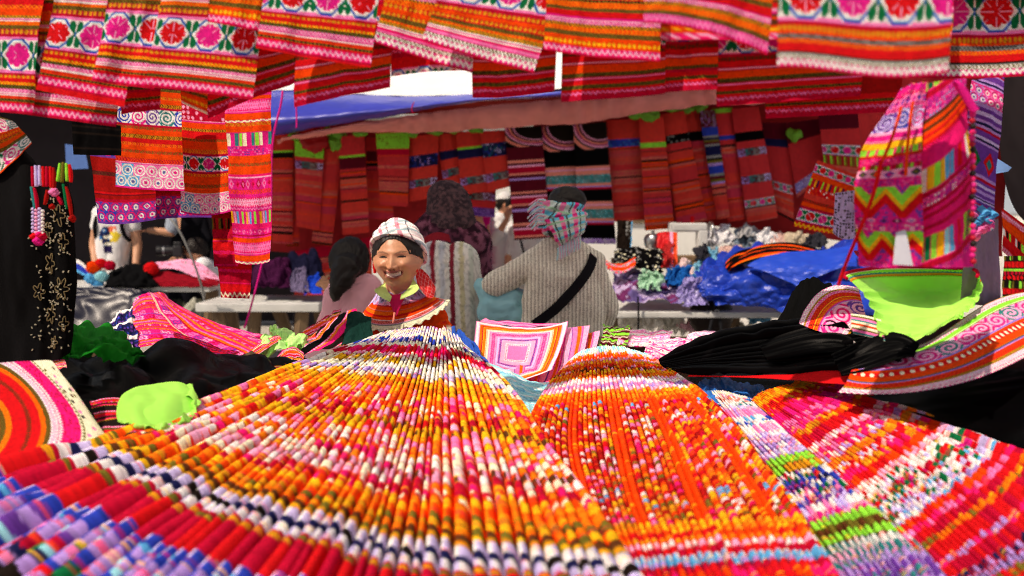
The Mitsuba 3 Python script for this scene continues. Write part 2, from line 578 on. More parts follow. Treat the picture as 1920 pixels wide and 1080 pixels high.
def tarp_sheet(key, pn, ctrl, nu, nv, color, bsdf='tarp', amp=0.02, f=(6, 6), seed=1, us=None, vs=None, jitter=0.2, label=None):
    P, U, V = surf(ctrl, nu, nv, us, vs)
    P = folds(P, U, V, amp, f[0], f[1], seed)
    c = np.asarray(color, float) * (1 - jitter * 0.5 + jitter * meshkit.fbm(np.stack([U * 14, V * 14, U * 0 + seed], -1), 3, seed))[..., None]
    m = (P.reshape(-1, 3), grid_faces(nv, nu))
    if pn:
        return part(key, pn, m, bsdf, True, c.reshape(-1, 3), label)
    return put(key, m, bsdf, True, c.reshape(-1, 3))


def flat_ctrl(x0, x1, y0, y1, z00, z01, z10=None, z11=None, n=4):
    """Rows run from y0 to y1; z00 z01 at y0 (x0, x1), z10 z11 at y1."""
    z10, z11 = z00 if z10 is None else z10, z01 if z11 is None else z11
    return [[(x0 + (x1 - x0) * u, y0 + (y1 - y0) * v, (z00 * (1 - u) + z01 * u) * (1 - v) + (z10 * (1 - u) + z11 * u) * v) for u in np.linspace(0, 1, n)] for v in np.linspace(0, 1, n)]


# unseen plastic roof added over the seller, translucent to soften the light below
aw = thing('added_awning', 'added unseen translucent plastic roof on bamboo poles, softening the light over the seller', 'added_awning')
tarp_sheet(aw, 'plastic_sheet', flat_ctrl(-3.0, 3.3, 1.78, 3.4, 2.62, 2.62, 2.76, 2.76), 60, 40, lin('f2f0ea'), 'thin_tarp', amp=0.03, seed=5, jitter=0.1)
for x, y in ((-2.95, 1.82), (3.25, 1.82), (-2.95, 3.35), (3.25, 3.35)):
    part(aw, 'pole', tube([(x, y, 0), (x, y, 1.3), (x, y, 2.66)], 0.022, n=12), 'wood', 40)
for y, z in ((1.82, 2.6), (3.35, 2.74)):
    part(aw, 'crossbar', tube([(-3.0, y, z), (0, y, z - 0.02), (3.3, y, z)], 0.018, n=20), 'wood', 40)
# the bamboo rail from which the nearest cloths hang, just above the frame
rail = thing('bamboo_rail', 'bamboo rail above the stall carrying the front row of embroidered cloths', 'rail')
put(rail, tube([(-2.2, 1.4, 2.0), (-0.8, 1.33, 1.97), (0.6, 1.26, 1.95), (2.0, 1.24, 1.98)], 0.016, n=30), 'wood', 40)

# the stall's own table under the heaped cloth
tb = thing('stall_table', 'wooden stall table buried under heaps of pleated skirts and cloth', 'table')
part(tb, 'table_top', rbox((-1.75, 0.45, 0.86), (2.05, 2.16, 0.9), 0.008), 'wood', 30)
for x in (-1.65, 1.95):
    for y in (0.52, 2.08):
        part(tb, 'leg', rbox((x - 0.035, y - 0.035, 0.0), (x + 0.035, y + 0.035, 0.86), 0.006), 'wood', 30)

# the building far behind
wb = thing('plaster_building', 'white plastered building standing in the sun behind the back stalls', 'building')
part(wb, 'wall', box((-9, 15, 0), (8, 15.3, 3.4)), 'plaster')
part(wb, 'roof', box((-9.3, 14.6, 3.4), (8.3, 18, 3.55)), 'pale_board')
for x in (-6.5, -3.2, 3.0, 6.0):
    f_ = part(wb, 'window', box((x - 0.6, 14.93, 1.3), (x + 0.6, 14.995, 2.7)), 'wood')
    part(f_, 'pane', box((x - 0.5, 14.90, 1.4), (x + 0.5, 14.927, 2.6)), 'dark_plastic')

# the back stall's roof: a sagging blue tarpaulin with a pink cotton lining hanging in front of it
bt = thing('blue_tarpaulin_roof', 'sagging blue tarpaulin roof edge above the back stall, glaring white on top', 'tarpaulin')
TT = [(440, 178), (540, 174), (640, 178), (760, 182), (900, 178), (1060, 168), (1340, 130), (1700, 100)]
TB = [(440, 262), (540, 250), (640, 233), (760, 213), (900, 190), (1060, 178), (1340, 140), (1700, 110)]
rows = []
for f_, yy in ((-0.06, 6.28), (0, 6.18), (0.25, 5.78), (0.6, 5.55), (0.85, 5.62), (1.0, 5.95)):
    rows.append([at(a_, b_ + (d_ - b_) * f_, yy) for (a_, b_), (c_, d_) in zip(TT, TB)])
tarp_sheet(bt, None, rows, 150, 40, lin('3a3fae'), amp=0.014, f=(18, 6), seed=11, bsdf='tarp')

pc = thing('pink_canopy_lining', 'faded pink cotton valance hanging in folds along the back stall roof', 'canopy')
PT = [(520, 262), (640, 236), (800, 212), (960, 194), (1120, 180), (1260, 168), (1400, 150), (1660, 130)]
PB = [(520, 268), (640, 252), (800, 247), (960, 240), (1120, 226), (1260, 204), (1400, 194), (1660, 180)]
c_ = [[at(a, b, 5.85) for a, b in PT], [at((a + c) / 2, (b + d) / 2, 5.86) for (a, b), (c, d) in zip(PT, PB)], [at(a, b, 5.95) for a, b in PB]]
P, U, V = surf(c_, 320, 24)
P = P + np.array([0, 1, 0]) * (0.02 * np.sin(U * 150 + 4 * np.sin(U * 23)) + 0.03 * (meshkit.noise(np.stack([U * 34, V * 1.2, U * 0], -1), 4) - 0.5))[..., None]
P[..., 2] += 0.03 * V * (meshkit.noise(np.stack([U * 30, U * 0, U * 0], -1), 8) - 0.5)
cc = lin('e08a80') * (0.85 + 0.3 * meshkit.fbm(np.stack([U * 60, V * 3, U * 0], -1), 3, 3))[..., None]
put(pc, (P.reshape(-1, 3), grid_faces(24, 320)), 'cloth', True, cc.reshape(-1, 3))
# roof of the back stall going back from the valance
br = thing('back_stall_roof', 'red cotton roof sheet over the hanging skirts of the back stall', 'canopy')
tarp_sheet(br, None, [[at(300, 262, 5.9), at(1000, 172, 5.9), at(1700, 118, 5.9)], [(-3.3, 6.6, 2.35), (0.3, 6.6, 2.55), (4.0, 6.6, 2.7)], [(-3.3, 6.95, 2.3), (0.3, 6.95, 2.48), (4.0, 6.95, 2.63)]], 60, 30, lin('b03a34'), 'cloth', amp=0.03, seed=9)

# backing sheets added to fill the dark stall interior behind the skirts
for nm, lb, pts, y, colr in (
        ('backing_cloth', 'red cloth filling the dark gaps behind the hanging red skirts left of centre', [(500, 225), (700, 225), (868, 225), (500, 470), (700, 458), (868, 372)], 6.85, 'a82a2e'),
        ('backing_cloth', 'red cloth filling the dark gaps behind the hanging red skirts on the right', [(1000, 180), (1350, 150), (1700, 130), (1000, 400), (1350, 425), (1700, 470)], 6.85, 'a82a2e')):
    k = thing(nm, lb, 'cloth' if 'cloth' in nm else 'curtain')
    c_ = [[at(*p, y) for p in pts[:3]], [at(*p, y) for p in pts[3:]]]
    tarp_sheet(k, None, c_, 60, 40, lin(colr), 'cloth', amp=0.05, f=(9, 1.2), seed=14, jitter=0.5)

# covered stall at left; interior shade is also put into the charcoal wall colour
ms = thing('covered_stall', 'low roofed stall behind the visitors at far left, its shade put into charcoal walls', 'stall')
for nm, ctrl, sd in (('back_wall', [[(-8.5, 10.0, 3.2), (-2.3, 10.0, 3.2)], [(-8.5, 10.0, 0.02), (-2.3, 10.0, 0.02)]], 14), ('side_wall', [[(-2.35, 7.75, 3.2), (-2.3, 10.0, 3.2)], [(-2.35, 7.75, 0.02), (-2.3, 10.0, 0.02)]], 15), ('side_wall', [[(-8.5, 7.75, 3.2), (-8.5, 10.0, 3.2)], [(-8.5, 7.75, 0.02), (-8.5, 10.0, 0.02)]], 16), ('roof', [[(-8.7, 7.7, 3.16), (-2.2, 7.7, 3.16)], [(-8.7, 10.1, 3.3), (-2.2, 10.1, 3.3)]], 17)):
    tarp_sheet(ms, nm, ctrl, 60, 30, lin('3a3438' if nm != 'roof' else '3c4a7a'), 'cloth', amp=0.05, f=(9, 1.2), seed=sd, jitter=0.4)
wt = thing('white_tarpaulin_roof', 'white tarpaulin glaring in the sun just above the blue tarpaulin', 'tarpaulin')
tarp_sheet(wt, None, [[at(470, 200, 6.3), at(760, 196, 6.3), at(1080, 180, 6.3)], [at(470, 150, 6.62), at(760, 150, 6.62), at(1080, 140, 6.62)], [at(470, 100, 6.95), at(760, 100, 6.95), at(1080, 90, 6.95)]], 80, 40, lin('f0f0ee'), 'cloth', amp=0.02, f=(7, 3), seed=12, jitter=0.08)

# trestle tables behind
def plank_table(key, x0, x1, y0, y1, z, legs, top='pale_board', th=0.05):
    part(key, 'table_top', rbox((x0, y0, z - th), (x1, y1, z), 0.01), top, 30)
    for (lx, ly, tx) in legs:
        p0, p1 = np.array([lx, ly, z - th]), np.array([lx + tx, ly, 0])
        part(key, 'leg', tube([p0, (p0 + p1) / 2, p1], 0.055, 6), 'wood')


t1 = thing('trestle_table', 'white topped table in front of the visitor in the printed white shirt', 'table')
plank_table(t1, at(60, 540, 6.5)[0], at(402, 540, 6.5)[0], 6.4, 7.0, 0.86, [(-2.7, 6.55, -0.1), (-2.7, 6.9, 0.1), (-4.1, 6.6, -0.1), (-4.1, 6.9, 0.1)])
t2 = thing('trestle_table', 'white topped table on splayed wooden legs behind the long pink panels', 'table')
xa, xb = at(380, 560, 5.9)[0], at(607, 560, 5.9)[0]
plank_table(t2, xa, xb, 5.75, 6.35, 0.79, [(xa + 0.14, 5.85, 0.12), (xa + 0.42, 5.9, -0.06), (xa + 0.5, 6.2, 0.25), (xb - 0.16, 5.85, -0.08), (xb - 0.12, 6.2, 0.08)], th=0.07)
t3 = thing('trestle_table', 'pale plank table on the right carrying the purple cloth and blue tarpaulin', 'table')
xa, xb = at(1120, 570, 5.2)[0], at(1440, 570, 5.2)[0]
plank_table(t3, xa, xb + 0.5, 5.1, 6.2, 0.81, [(xa + 0.1, 5.2, 0.0), (xb - 0.35, 5.25, 0.0), (xb + 0.3, 5.3, 0.0), (xa + 0.1, 6.0, 0.0), (xb, 6.0, 0.0)], th=0.045)

# ================================================================== embroidered panels hung in front
R_ = lambda *a: rope(*a)
PF = [(5, solid('crim')), (12, zig('hot', 'palep', 10, 0.22)), (4, solid('red')), (5, rope('dark', 'olive', 7)), (6, rope('red', 'orange', 7)), (5, lines(['white', 'mag', 'white'])), (7, rope('mag', 'palep', 7)),
      (6, rope('dark', 'olive', 7)), (6, rope('orange', 'yellow', 7)), (6, solid('red')), (7, beads('red', 'gold', 9)), (4, solid('crim')), (2, solid('pink')), (58, flower()), (3, solid('pink')), (4, solid('crim')), (10, beads('crim', 'gold', 9)),
      (6, rope('brown', 'olive', 7)), (7, rope('orange', 'oran2', 8)), (6, lines(['white', 'mag', 'palep'])), (6, rope('olive', 'gold', 7)), (12, solid('orange')), (6, rope('red', 'oran2', 8)), (14, solid('red')), (6, rope('dark', 'olive', 7)),
      (6, rope('oran2', 'yellow', 7)), (5, lines(['white', 'pink'])), (7, rope('mag', 'pink', 7)), (10, solid('orange')), (8, beads('red', 'gold', 9)), (6, rope('brown', 'olive', 7)), (20, solid('red'))]
PN = [(4, solid('crim')), (11, zig('hot', 'palep', 10, 0.24)), (4, solid('orange')), (9, beads('orange', 'yellow', 9)), (7, solid('orange')), (7, rope('brown', 'olive', 7)), (10, rope('orange', 'oran2', 8)), (6, rope('brown', 'gold', 7)),
      (6, rope('mag', 'palep', 7)), (5, lines(['palep', 'mag'])), (12, solid('red')), (6, rope('brown', 'olive', 7)), (9, rope('orange', 'oran2', 8)), (6, rope('dark', 'olive', 7)), (8, beads('red', 'gold', 9)), (20, solid('red')), (6, rope('oran2', 'yellow', 7)),
      (5, lines(['white', 'pink'])), (6, rope('brown', 'olive', 7)), (14, solid('orange'))]
PW = [(4, solid('crim')), (12, zig('mag', 'white', 10, 0.3)), (7, rope('white', 'olive', 7)), (5, lines(['mag', 'pink'])), (6, solid('hot')), (6, lines(['white', 'mag', 'white'])), (7, rope('olive', 'gold', 7)), (6, rope('oran2', 'orange', 8)),
      (7, rope('brown', 'olive', 7)), (8, beads('red', 'gold', 9)), (8, solid('orange')), (9, beads('red', 'gold', 9)), (5, solid('crim')), (3, solid('pink')), (64, flower()), (3, solid('pink')), (9, beads('crim', 'gold', 9)), (20, solid('orange')), (6, rope('brown', 'olive', 7)), (20, solid('red'))]


def hang(name, label, cat, top, bot, ys, spec, off=0, s0=0.0, res=0.0017, kpx=None, amp=0.013, ff=(3.4, 1.3), seed=0, group=None, cuts=(), bsdf='cloth', relief=0.0007, yb=0.0, grain=0.3, wave=(0.0, 4, 0.0)):
    """top and bot: pixel points along the upper and the lower edge; ys: metres at the left and right edge; spec in pixel heights at that distance."""
    key = thing(name, label, cat, group)
    n = max(len(top), len(bot))
    def spread(pts):
        pts = np.array(pts, float)
        t = np.linspace(0, 1, len(pts))
        return np.stack([np.interp(np.linspace(0, 1, n), t, pts[:, k]) for k in range(2)], 1)
    tp, bt_ = spread(top), spread(bot)
    yy = np.linspace(ys[0], ys[1], n)
    c = [[at(*p, y) for p, y in zip(tp, yy)], [at(*((p + q) / 2), y + yb / 2) for p, q, y in zip(tp, bt_, yy)], [at(*q, y + yb) for q, y in zip(bt_, yy)]]
    w = np.linalg.norm(np.subtract(c[1][0], c[1][-1]))
    h = np.linalg.norm(np.subtract(c[0][0], c[2][0]))
    P, U, V = surf(c, max(8, int(w / res)), max(8, int(h / res)))
    P = folds(P, U, V * h / max(w, 0.05), amp, ff[0], ff[1], seed)
    if wave[0]:
        P[..., 1] += wave[0] * np.sin(U * wave[1] + wave[2]) * (0.35 + 0.65 * V)
    k = (kpx or np.mean(ys)) / F_PX
    cloth(key, P, Bands(spec, k, off * k, s0 * k, grain=grain), bsdf, relief, cuts=[(a, b * k, d * k) for a, b, d in cuts])
    return key


GA = 'embroidered cloths hanging along the front rail'
HEM = ('zigzag_hem', 5, 17)
FB = ('flower_band', 73 - 0, 134)
N_ = 'embroidered_cloth'
hang(N_, 'leftmost embroidered panel with pink flower band at the picture edge, low hem', 'textile', [(-70, -85), (90, -85)], [(-70, 205), (60, 215)], (1.37, 1.37), PF, 0, 20, seed=1, group=GA, cuts=(HEM, FB))
hang(N_, 'embroidered panel second from left, mostly covered, its pink hem hanging lowest', 'textile', [(60, -85), (250, -85)], [(36, 213), (218, 238)], (1.39, 1.39), PF, 0, 10, seed=2, group=GA, cuts=(HEM, FB))
hang(N_, 'narrow embroidered panel third from left with one red and one pink flower', 'textile', [(118, -85), (280, -85)], [(66, 168), (232, 200)], (1.335, 1.35), PF, -10, 46, seed=3, group=GA, cuts=(HEM, FB))
hang(N_, 'narrow embroidered panel fourth from left with a pink flower between green leaves', 'textile', [(216, -85), (330, -85)], [(173, 152), (290, 168)], (1.31, 1.32), PF, 0, 98, seed=4, group=GA, cuts=(HEM, FB))
hang(N_, 'broad sunlit embroidered panel at upper left with pink, red and pink flowers', 'textile', [(318, -85), (510, -85)], [(270, 162), (370, 173), (472, 187)], (1.285, 1.295), PF, 0, 30, seed=5, group=GA, cuts=(HEM, FB), amp=0.008)
hang(N_, 'small embroidered panel with bright pink hem tucked above the broad flowered one', 'textile', [(398, -85), (510, -85)], [(388, 40), (492, 60)], (1.262, 1.27), PN, 0, 0, seed=6, group=GA, cuts=(HEM,))
hang(N_, 'sunlit embroidered panel left of centre with cut off red and pink flowers', 'textile', [(507, -85), (720, -85)], [(479, 90), (590, 110), (694, 126)], (1.245, 1.26), PF, -3, 10, seed=7, group=GA, cuts=(HEM, ('flower_band', 76, 137)))
hang(N_, 'flowerless sloping embroidered panel with white zigzag hem at top centre', 'textile', [(742, -85), (905, -85)], [(700, 78), (790, 108), (885, 138)], (1.262, 1.275), PW[:12] + PN[6:], 0, 0, seed=8, group=GA, cuts=(HEM,))
hang(N_, 'sloping embroidered panel at top centre with pink and red flowers under white zigzag', 'textile', [(852, -85), (1075, -85)], [(790, 74), (895, 108), (1000, 138)], (1.235, 1.25), PW, 0, 12, seed=9, group=GA, cuts=(HEM, ('flower_band', 86, 153)))
hang(N_, 'orange striped panel right of top centre with rows of yellow beads', 'textile', [(1030, -85), (1242, -85)], [(1018, 94), (1120, 108), (1238, 116)], (1.225, 1.24), PN, 0, 0, seed=10, group=GA, cuts=(HEM,))
hang(N_, 'orange and olive panel whose thick pink hem droops to the right', 'textile', [(1216, -120), (1462, -120)], [(1206, 44), (1290, 52), (1370, 74), (1440, 104)], (1.04, 1.06), PN[:1] + [(15, zig('mag', 'pink', 9, 0.3))] + PN[5:], 0, 0, seed=11, group=GA, kpx=1.12, cuts=(('zigzag_hem', 5, 20),))
A12 = [(5, solid('crim')), (13, zig('mag', 'white', 12, 0.3)), (8, rope('white', 'olive', 9)), (5, lines(['grey', 'dark'])), (16, solid('red')), (8, rope('red', 'oran2', 8)), (9, rope('dark', 'grey', 8)), (4, solid('orange')), (13, beads('red', 'gold', 9.5)), (6, solid('crim')), (3, solid('pink')), (84, flower()), (3, solid('pink')), (13, beads('red', 'gold', 9)), (20, solid('orange')), (20, solid('red'))]
hang(N_, 'large blurred embroidered panel at upper right with red, pink, red flowers', 'textile', [(1462, -120), (1795, -120)], [(1458, 126), (1560, 134), (1660, 146), (1778, 136)], (0.94, 0.96), A12, 0, 40, seed=12, group=GA, cuts=(('zigzag_hem', 5, 18), ('flower_band', 84, 172)), amp=0.004, kpx=0.95)
hang(N_, 'embroidered panel in deep shadow in the upper right corner', 'textile', [(1700, -170), (2000, -170)], [(1700, 146), (1850, 146), (2000, 136)], (1.32, 1.31), A12, 0, 90, seed=13, group=GA, kpx=1.16)

GB = 'shaded embroidered cloths behind the front row'
PB_ = [(9, solid('crim')), (7, zig('crim', 'pink', 9, 0.2)), (4, solid('red')), (6, rope('dark', 'olive', 6)), (9, solid('red')), (6, lines(['crim', 'pink', 'crim'])), (6, rope('dark', 'olive', 6)), (14, solid('orange')), (7, lines(['crim', 'palep', 'crim'])), (9, solid('red')), (8, beads('dred', 'brown', 7)), (5, solid('crim')), (50, flower()), (20, solid('red'))]
hang('shaded_cloth', 'dark red panel in shadow between the broad flowered panel and the next', 'textile', [(440, -60), (575, -60)], [(466, 186), (567, 150)], (1.345, 1.345), PB_, 0, 0, 0.0024, seed=21, group=GB)
hang('shaded_cloth', 'dark red shaded panel hanging lowest left of the white sky gap', 'textile', [(560, -60), (740, -60)], [(553, 202), (640, 182), (731, 163)], (1.315, 1.315), PB_, 0, 20, 0.0024, seed=22, group=GB)
hang('shaded_cloth', 'crimson shaded panel just above the white sky gap', 'textile', [(728, -60), (890, -60)], [(733, 143), (800, 135), (886, 131)], (1.335, 1.335), PB_, -30, 40, 0.0024, seed=23, group=GB)
hang('shaded_cloth', 'red shaded panel with olive stripe right of the white sky gap', 'textile', [(880, -60), (1050, -60)], [(886, 183), (960, 182), (1040, 170)], (1.315, 1.315), PB_, 0, 0, 0.0022, seed=24, group=GB)
hang('shaded_cloth', 'red shaded panel with a half hidden flower band below the yellow beads', 'textile', [(1058, -60), (1250, -60)], [(1052, 191), (1150, 184), (1246, 176)], (1.295, 1.295), PB_, 0, 50, 0.0022, seed=25, group=GB)
hang('shaded_cloth', 'dark red shaded panel left of the drooping pink hem', 'textile', [(1236, -60), (1350, -60)], [(1240, 174), (1346, 167)], (1.305, 1.305), PB_, 0, 10, 0.0026, seed=26, group=GB)
hang('shaded_cloth', 'wide dark red shaded panel under the large blurred flowered panel', 'textile', [(1345, -60), (1640, -60)], [(1345, 199), (1480, 190), (1612, 180)], (1.325, 1.325), PB_, 0, 0, 0.0024, seed=27, group=GB)
hang('shaded_cloth', 'lowest dark red shaded panel at right with an olive and pink edge', 'textile', [(1438, -60), (1720, -60)], [(1436, 222), (1560, 216), (1684, 209)], (1.345, 1.345), PB_[:5] + [(60, solid('dred'))], 0, 0, 0.0024, seed=28, group=GB)
hang('shaded_cloth', 'black shaded panel edge right of the leftmost hems', 'textile', [(220, 60), (305, 60)], [(226, 214), (300, 205)], (1.46, 1.46), PB_, 0, 0, 0.0026, seed=29, group=GB)
hang('shaded_cloth', 'orange scrap of panel with white hem above the dotted crimson top', 'textile', [(330, 100), (400, 100)], [(338, 192), (388, 215)], (1.47, 1.47), [(4, solid('cream'))] + PN[2:], 0, 0, 0.0026, seed=30, group=GB)
hang('shaded_cloth', 'dark red scrap of panel right of the white hemmed scrap', 'textile', [(386, 110), (470, 110)], [(388, 222), (470, 184)], (1.46, 1.46), PB_, 0, 0, 0.0026, seed=31, group=GB)

# unseen cloths added on the rail to shade the panels at upper right
for lb, x0, x1, zb in (('added unseen striped cloth on the bamboo rail, shading the row behind the large blurred panel', 0.12, 0.735, 1.79), ('added unseen striped cloth at the right end of the bamboo rail, casting shade below', 0.745, 1.05, 1.862)):
    k = thing('added_shade_cloth', lb, 'textile')
    P, U, V = surf([[(x0, 1.265, 1.965 + 0.09 * (x0 > 0.7)), (x1, 1.255, 1.965 + 0.09 * (x0 > 0.7))], [(x0, 1.27, zb), (x1, 1.26, zb)]], 60, 40)
    cloth(k, folds(P, U, V, 0.006, 3, 3, 5), Bands(PN, 1 / 1300))

# ------------------------------------------------------------------ the middle left cluster
SC = [(4, solid('mag')), (44, scallop()), (4, lines(['mag', 'palep'])), (8, rope('crim', 'orange', 6)), (10, solid('orange')), (6, rope('red', 'olive', 5)), (8, solid('orange')), (7, rope('red', 'oran2', 5)), (8, solid('red'))]
C1 = SC + [(7, rope('brown', 'gold', 5)), (10, solid('orange')), (6, rope('red', 'olive', 5)), (4, solid('crim')), (30, curl(per=1.0)), (4, solid('crim')), (8, rope('brown', 'gold', 5)), (8, solid('orange')), (6, rope('red', 'gold', 5)), (10, solid('orange')), (8, rope('brown', 'olive', 5))]
C2 = [(3, solid('mag')), (34, scallop()), (3, lines(['pink', 'white'])), (10, solid('orange')), (6, rope('red', 'olive', 5)), (14, solid('orange')), (6, rope('red', 'gold', 5)), (4, solid('crim')), (28, flower()), (4, solid('crim')), (8, rope('red', 'gold', 5)), (14, solid('orange')), (6, rope('red', 'olive', 5)), (12, solid('red')), (6, rope('brown', 'gold', 5)), (10, solid('orange')), (4, lines(['mag', 'palep'])), (60, specks('crim', ['palep'], 9, 0.5))]
C3 = [(5, zig('mag', 'cream', 12, 0.3)), (12, solid('orange')), (4, lines(['mag', 'pink'])), (20, net('hot', 'pink', 9)), (8, solid('orange')), (6, lines(['mag', 'crim'])), (12, diam('mag', ['pink', 'hot'], 9)), (8, solid('hot')), (26, bars(['yellow', 'palep', 'sky', 'mag', 'lime', 'hot'], 5, 0.75, 'mag')), (6, zig('mag', 'pink', 7)), (18, net('hot', 'palep', 8)), (6, solid('mag')), (8, rope('hot', 'orange', 6)),
      (22, diam('mag', ['pink', 'hot', 'crim'], 11)), (6, lines(['palep', 'hot'])), (16, solid('orange')), (6, rope('red', 'olive', 5)), (14, solid('orange')), (16, specks('mag', ['violet', 'pink', 'hot'], 4, 0.8)), (26, bars(['cream', 'mag', 'teal', 'lime'], 8, 0.8, 'mag')), (12, solid('orange')), (6, rope('red', 'gold', 5))]
C6 = [(12, zig('crim', 'cream', 11, 0.2)), (14, solid('red')), (4, lines(['crim', 'hot'])), (18, solid('crim')), (8, net('red', 'hot', 8)), (16, solid('red')), (5, lines(['hot', 'orange'])), (16, solid('crim')), (22, bars(['olive', 'dark', 'crim'], 4, 0.6, 'dred')), (18, solid('dred')), (5, lines(['hot', 'dred'])), (20, net('dred', 'crim', 9)), (16, solid('dred'))]
GC = 'embroidered cloths hanging at middle left'
hang('hanging_cloth', 'embroidered cloth with white curl band and pale scalloped lower edge at middle left', 'textile', [(222, 160), (338, 170)], [(216, 350), (280, 356), (345, 358)], (2.05, 2.03), C1, 0, 0, 0.002, seed=41, group=GC, cuts=(('scalloped_hem', 0, 48), ('curl_band', 123, 153)), kpx=1.92)
hang('hanging_cloth', 'embroidered cloth with dotted crimson top, flower band and pale scalloped edge', 'textile', [(330, 180), (425, 190)], [(340, 398), (390, 404), (440, 394)], (2.12, 2.1), C2, 0, 0, 0.002, seed=42, group=GC, cuts=(('scalloped_hem', 0, 37), ('flower_band', 80, 108)), kpx=2.1)
hang('hanging_cloth', 'long sunlit pink patchwork cloth with yellow bars and tufts', 'textile', [(420, 170), (508, 165)], [(440, 492), (475, 496), (508, 490)], (2.02, 2.0), C3, 0, 0, 0.002, seed=43, group=GC, cuts=(('fringe', 0, 5),), kpx=2.0)
PURP = [(4, solid('violet')), (36, scallop('violet', 'blue', 'hot')), (4, solid('crim')), (8, solid('dred')), (5, lines(['maroon', 'red'])), (30, solid('dred')), (6, rope('maroon', 'brown', 6)), (26, solid('dred'))]
hang('hanging_cloth', 'shaded dark red cloth with purple scalloped edge above the white shirt', 'textile', [(165, 260), (288, 275)], [(185, 418), (230, 420), (290, 412)], (2.22, 2.22), PURP, 0, 0, 0.003, seed=44, group=GC)
hang('hanging_cloth', 'shaded dark cloth with purple ringed scallops behind the pale scalloped edge', 'textile', [(285, 320), (405, 330)], [(287, 412), (340, 408), (402, 408)], (2.28, 2.28), PURP, 0, 30, 0.003, seed=45, group=GC)
hang('hanging_cloth', 'red tapering cloth with white zigzag end hanging lowest at middle left', 'textile', [(400, 395), (478, 400)], [(414, 558), (468, 560)], (2.2, 2.2), C6, 0, 0, 0.0025, seed=46, group=GC, kpx=2.2)
hang('hanging_cloth', 'red cloth with olive bars left of the long pink patchwork cloth', 'textile', [(396, 370), (446, 370)], [(402, 500), (446, 500)], (2.12, 2.12), C6[2:], 0, 0, 0.0025, seed=47, group=GC, kpx=2.2)
hang('hanging_cloth', 'plain black cloth hanging at middle left under the shaded hems', 'textile', [(133, 225), (225, 235)], [(138, 290), (228, 292)], (1.9, 1.9), [(10, solid('black')), (3, lines(['black', 'dark']))], 0, 0, 0.004, seed=48, group=GC)
hang('hanging_cloth', 'orange embroidered cloth slanting into the picture at the left edge', 'textile', [(-70, 200), (22, 224)], [(-70, 380), (-10, 335), (58, 268)], (1.6, 1.55), [(4, solid('orange')), (34, curl('white', ('teal', 'blue', 'green', 'mag'))), (8, rope('brown', 'olive', 6)), (10, solid('orange')), (8, rope('brown', 'oran2', 6)), (12, beads('red', 'oran2', 8))], 0, 0, 0.0025, seed=49, group=GC)

# ================================================================== pleated skirts spread over the front of the table
def zctrl(cols):
    """cols: per column a list of (px, py, z): transposed to rows."""
    return [[atz(*c[r]) for c in cols] for r in range(len(cols[0]))]


OR = ['orange', 'oran2', 'red', 'yellow']
def emb(n, h=2.3, sd=0, a=('yellow', 'cream', 'palep', 'oran2', 'white', 'hot', 'oran2', 'yellow', 'pink', 'crim', 'red')):
    """n rows of mixed stitching."""
    out = []
    r = np.random.default_rng(n * 7 + len(a) + sd)
    for i in range(n):
        bg = ['orange', 'red', 'orange', 'dred', 'orange', 'brown'][i % 6]
        p = list(r.permutation(list(a)))[:4]
        out.append((h * (0.8 + 0.4 * r.random()), ['dot', 'dot', 'cell', 'dot', 'dot', 'half'][i % 6], [bg] + p))
    return out


G1 = ([(3, 'dot', ['lila', 'white', 'cream']), (2, 'solid', ['cream', 'white']), (3, 'dot', ['navy', 'white', 'lav', 'blue']), (2, 'solid', ['white', 'cream']), (4.2, 'solid', ['crim', 'hot', 'red']), (2, 'dot', ['crim', 'cream', 'palep']), (3, 'dot', ['brown', 'cream', 'white', 'yellow']), (2.2, 'solid', ['white', 'cream']), (2.4, 'dot', ['navy', 'lila', 'white', 'lav']),
       (2.2, 'dot', ['orange', 'cream', 'yellow']), (2.4, 'dot', ['brown', 'yellow', 'oran2', 'yellow']), (2.2, 'dot', ['orange', 'yellow', 'oran2'])] + emb(7) + emb(9, 2.2, 3) +
      [(2.2, 'dot', ['orange', 'yellow', 'oran2']), (2.0, 'half', ['oran2', 'orange']), (1.6, 'dot', ['brown', 'olive', 'gold']), (1.9, 'dot', ['orange', 'yellow', 'oran2']), (1.5, 'solid', ['brown', 'olive', 'brown']), (1.3, 'dot', ['olive', 'yellow', 'gold']),
       (2.7, 'half', ['white', 'lav']), (2.1, 'solid', ['navy', 'navy', 'dark']), (2.5, 'half', ['lav', 'white']), (0.8, 'solid', ['crim']), (1.4, 'dot', ['crim', 'olive', 'gold']), (7.8, 'solid', ['crim', 'crim', 'red']), (1.7, 'half', ['lav', 'blue']), (1.5, 'cell', ['blue', 'lila', 'violet', 'sky']), (1.5, 'half', ['blue', 'lila']),
       (2, 'cell', ['lila', 'blue', 'green', 'pink', 'violet', 'cyan']), (2, 'cell', ['blue', 'green', 'crim', 'navy', 'lila', 'cyan']), (2.2, 'cell', ['navy', 'green', 'lila', 'blue', 'red']), (3, 'solid', ['navy', 'dark'])])
_e = np.concatenate([[0], np.cumsum([r[0] for r in G1])])
_e = _e / _e[-1]
gs = 'pleated skirts spread side by side on the front table'
k = thing('pleated_skirt', 'largest pleated orange skirt in front with crimson and blue bands, fanned out below the woman', 'skirt', gs)
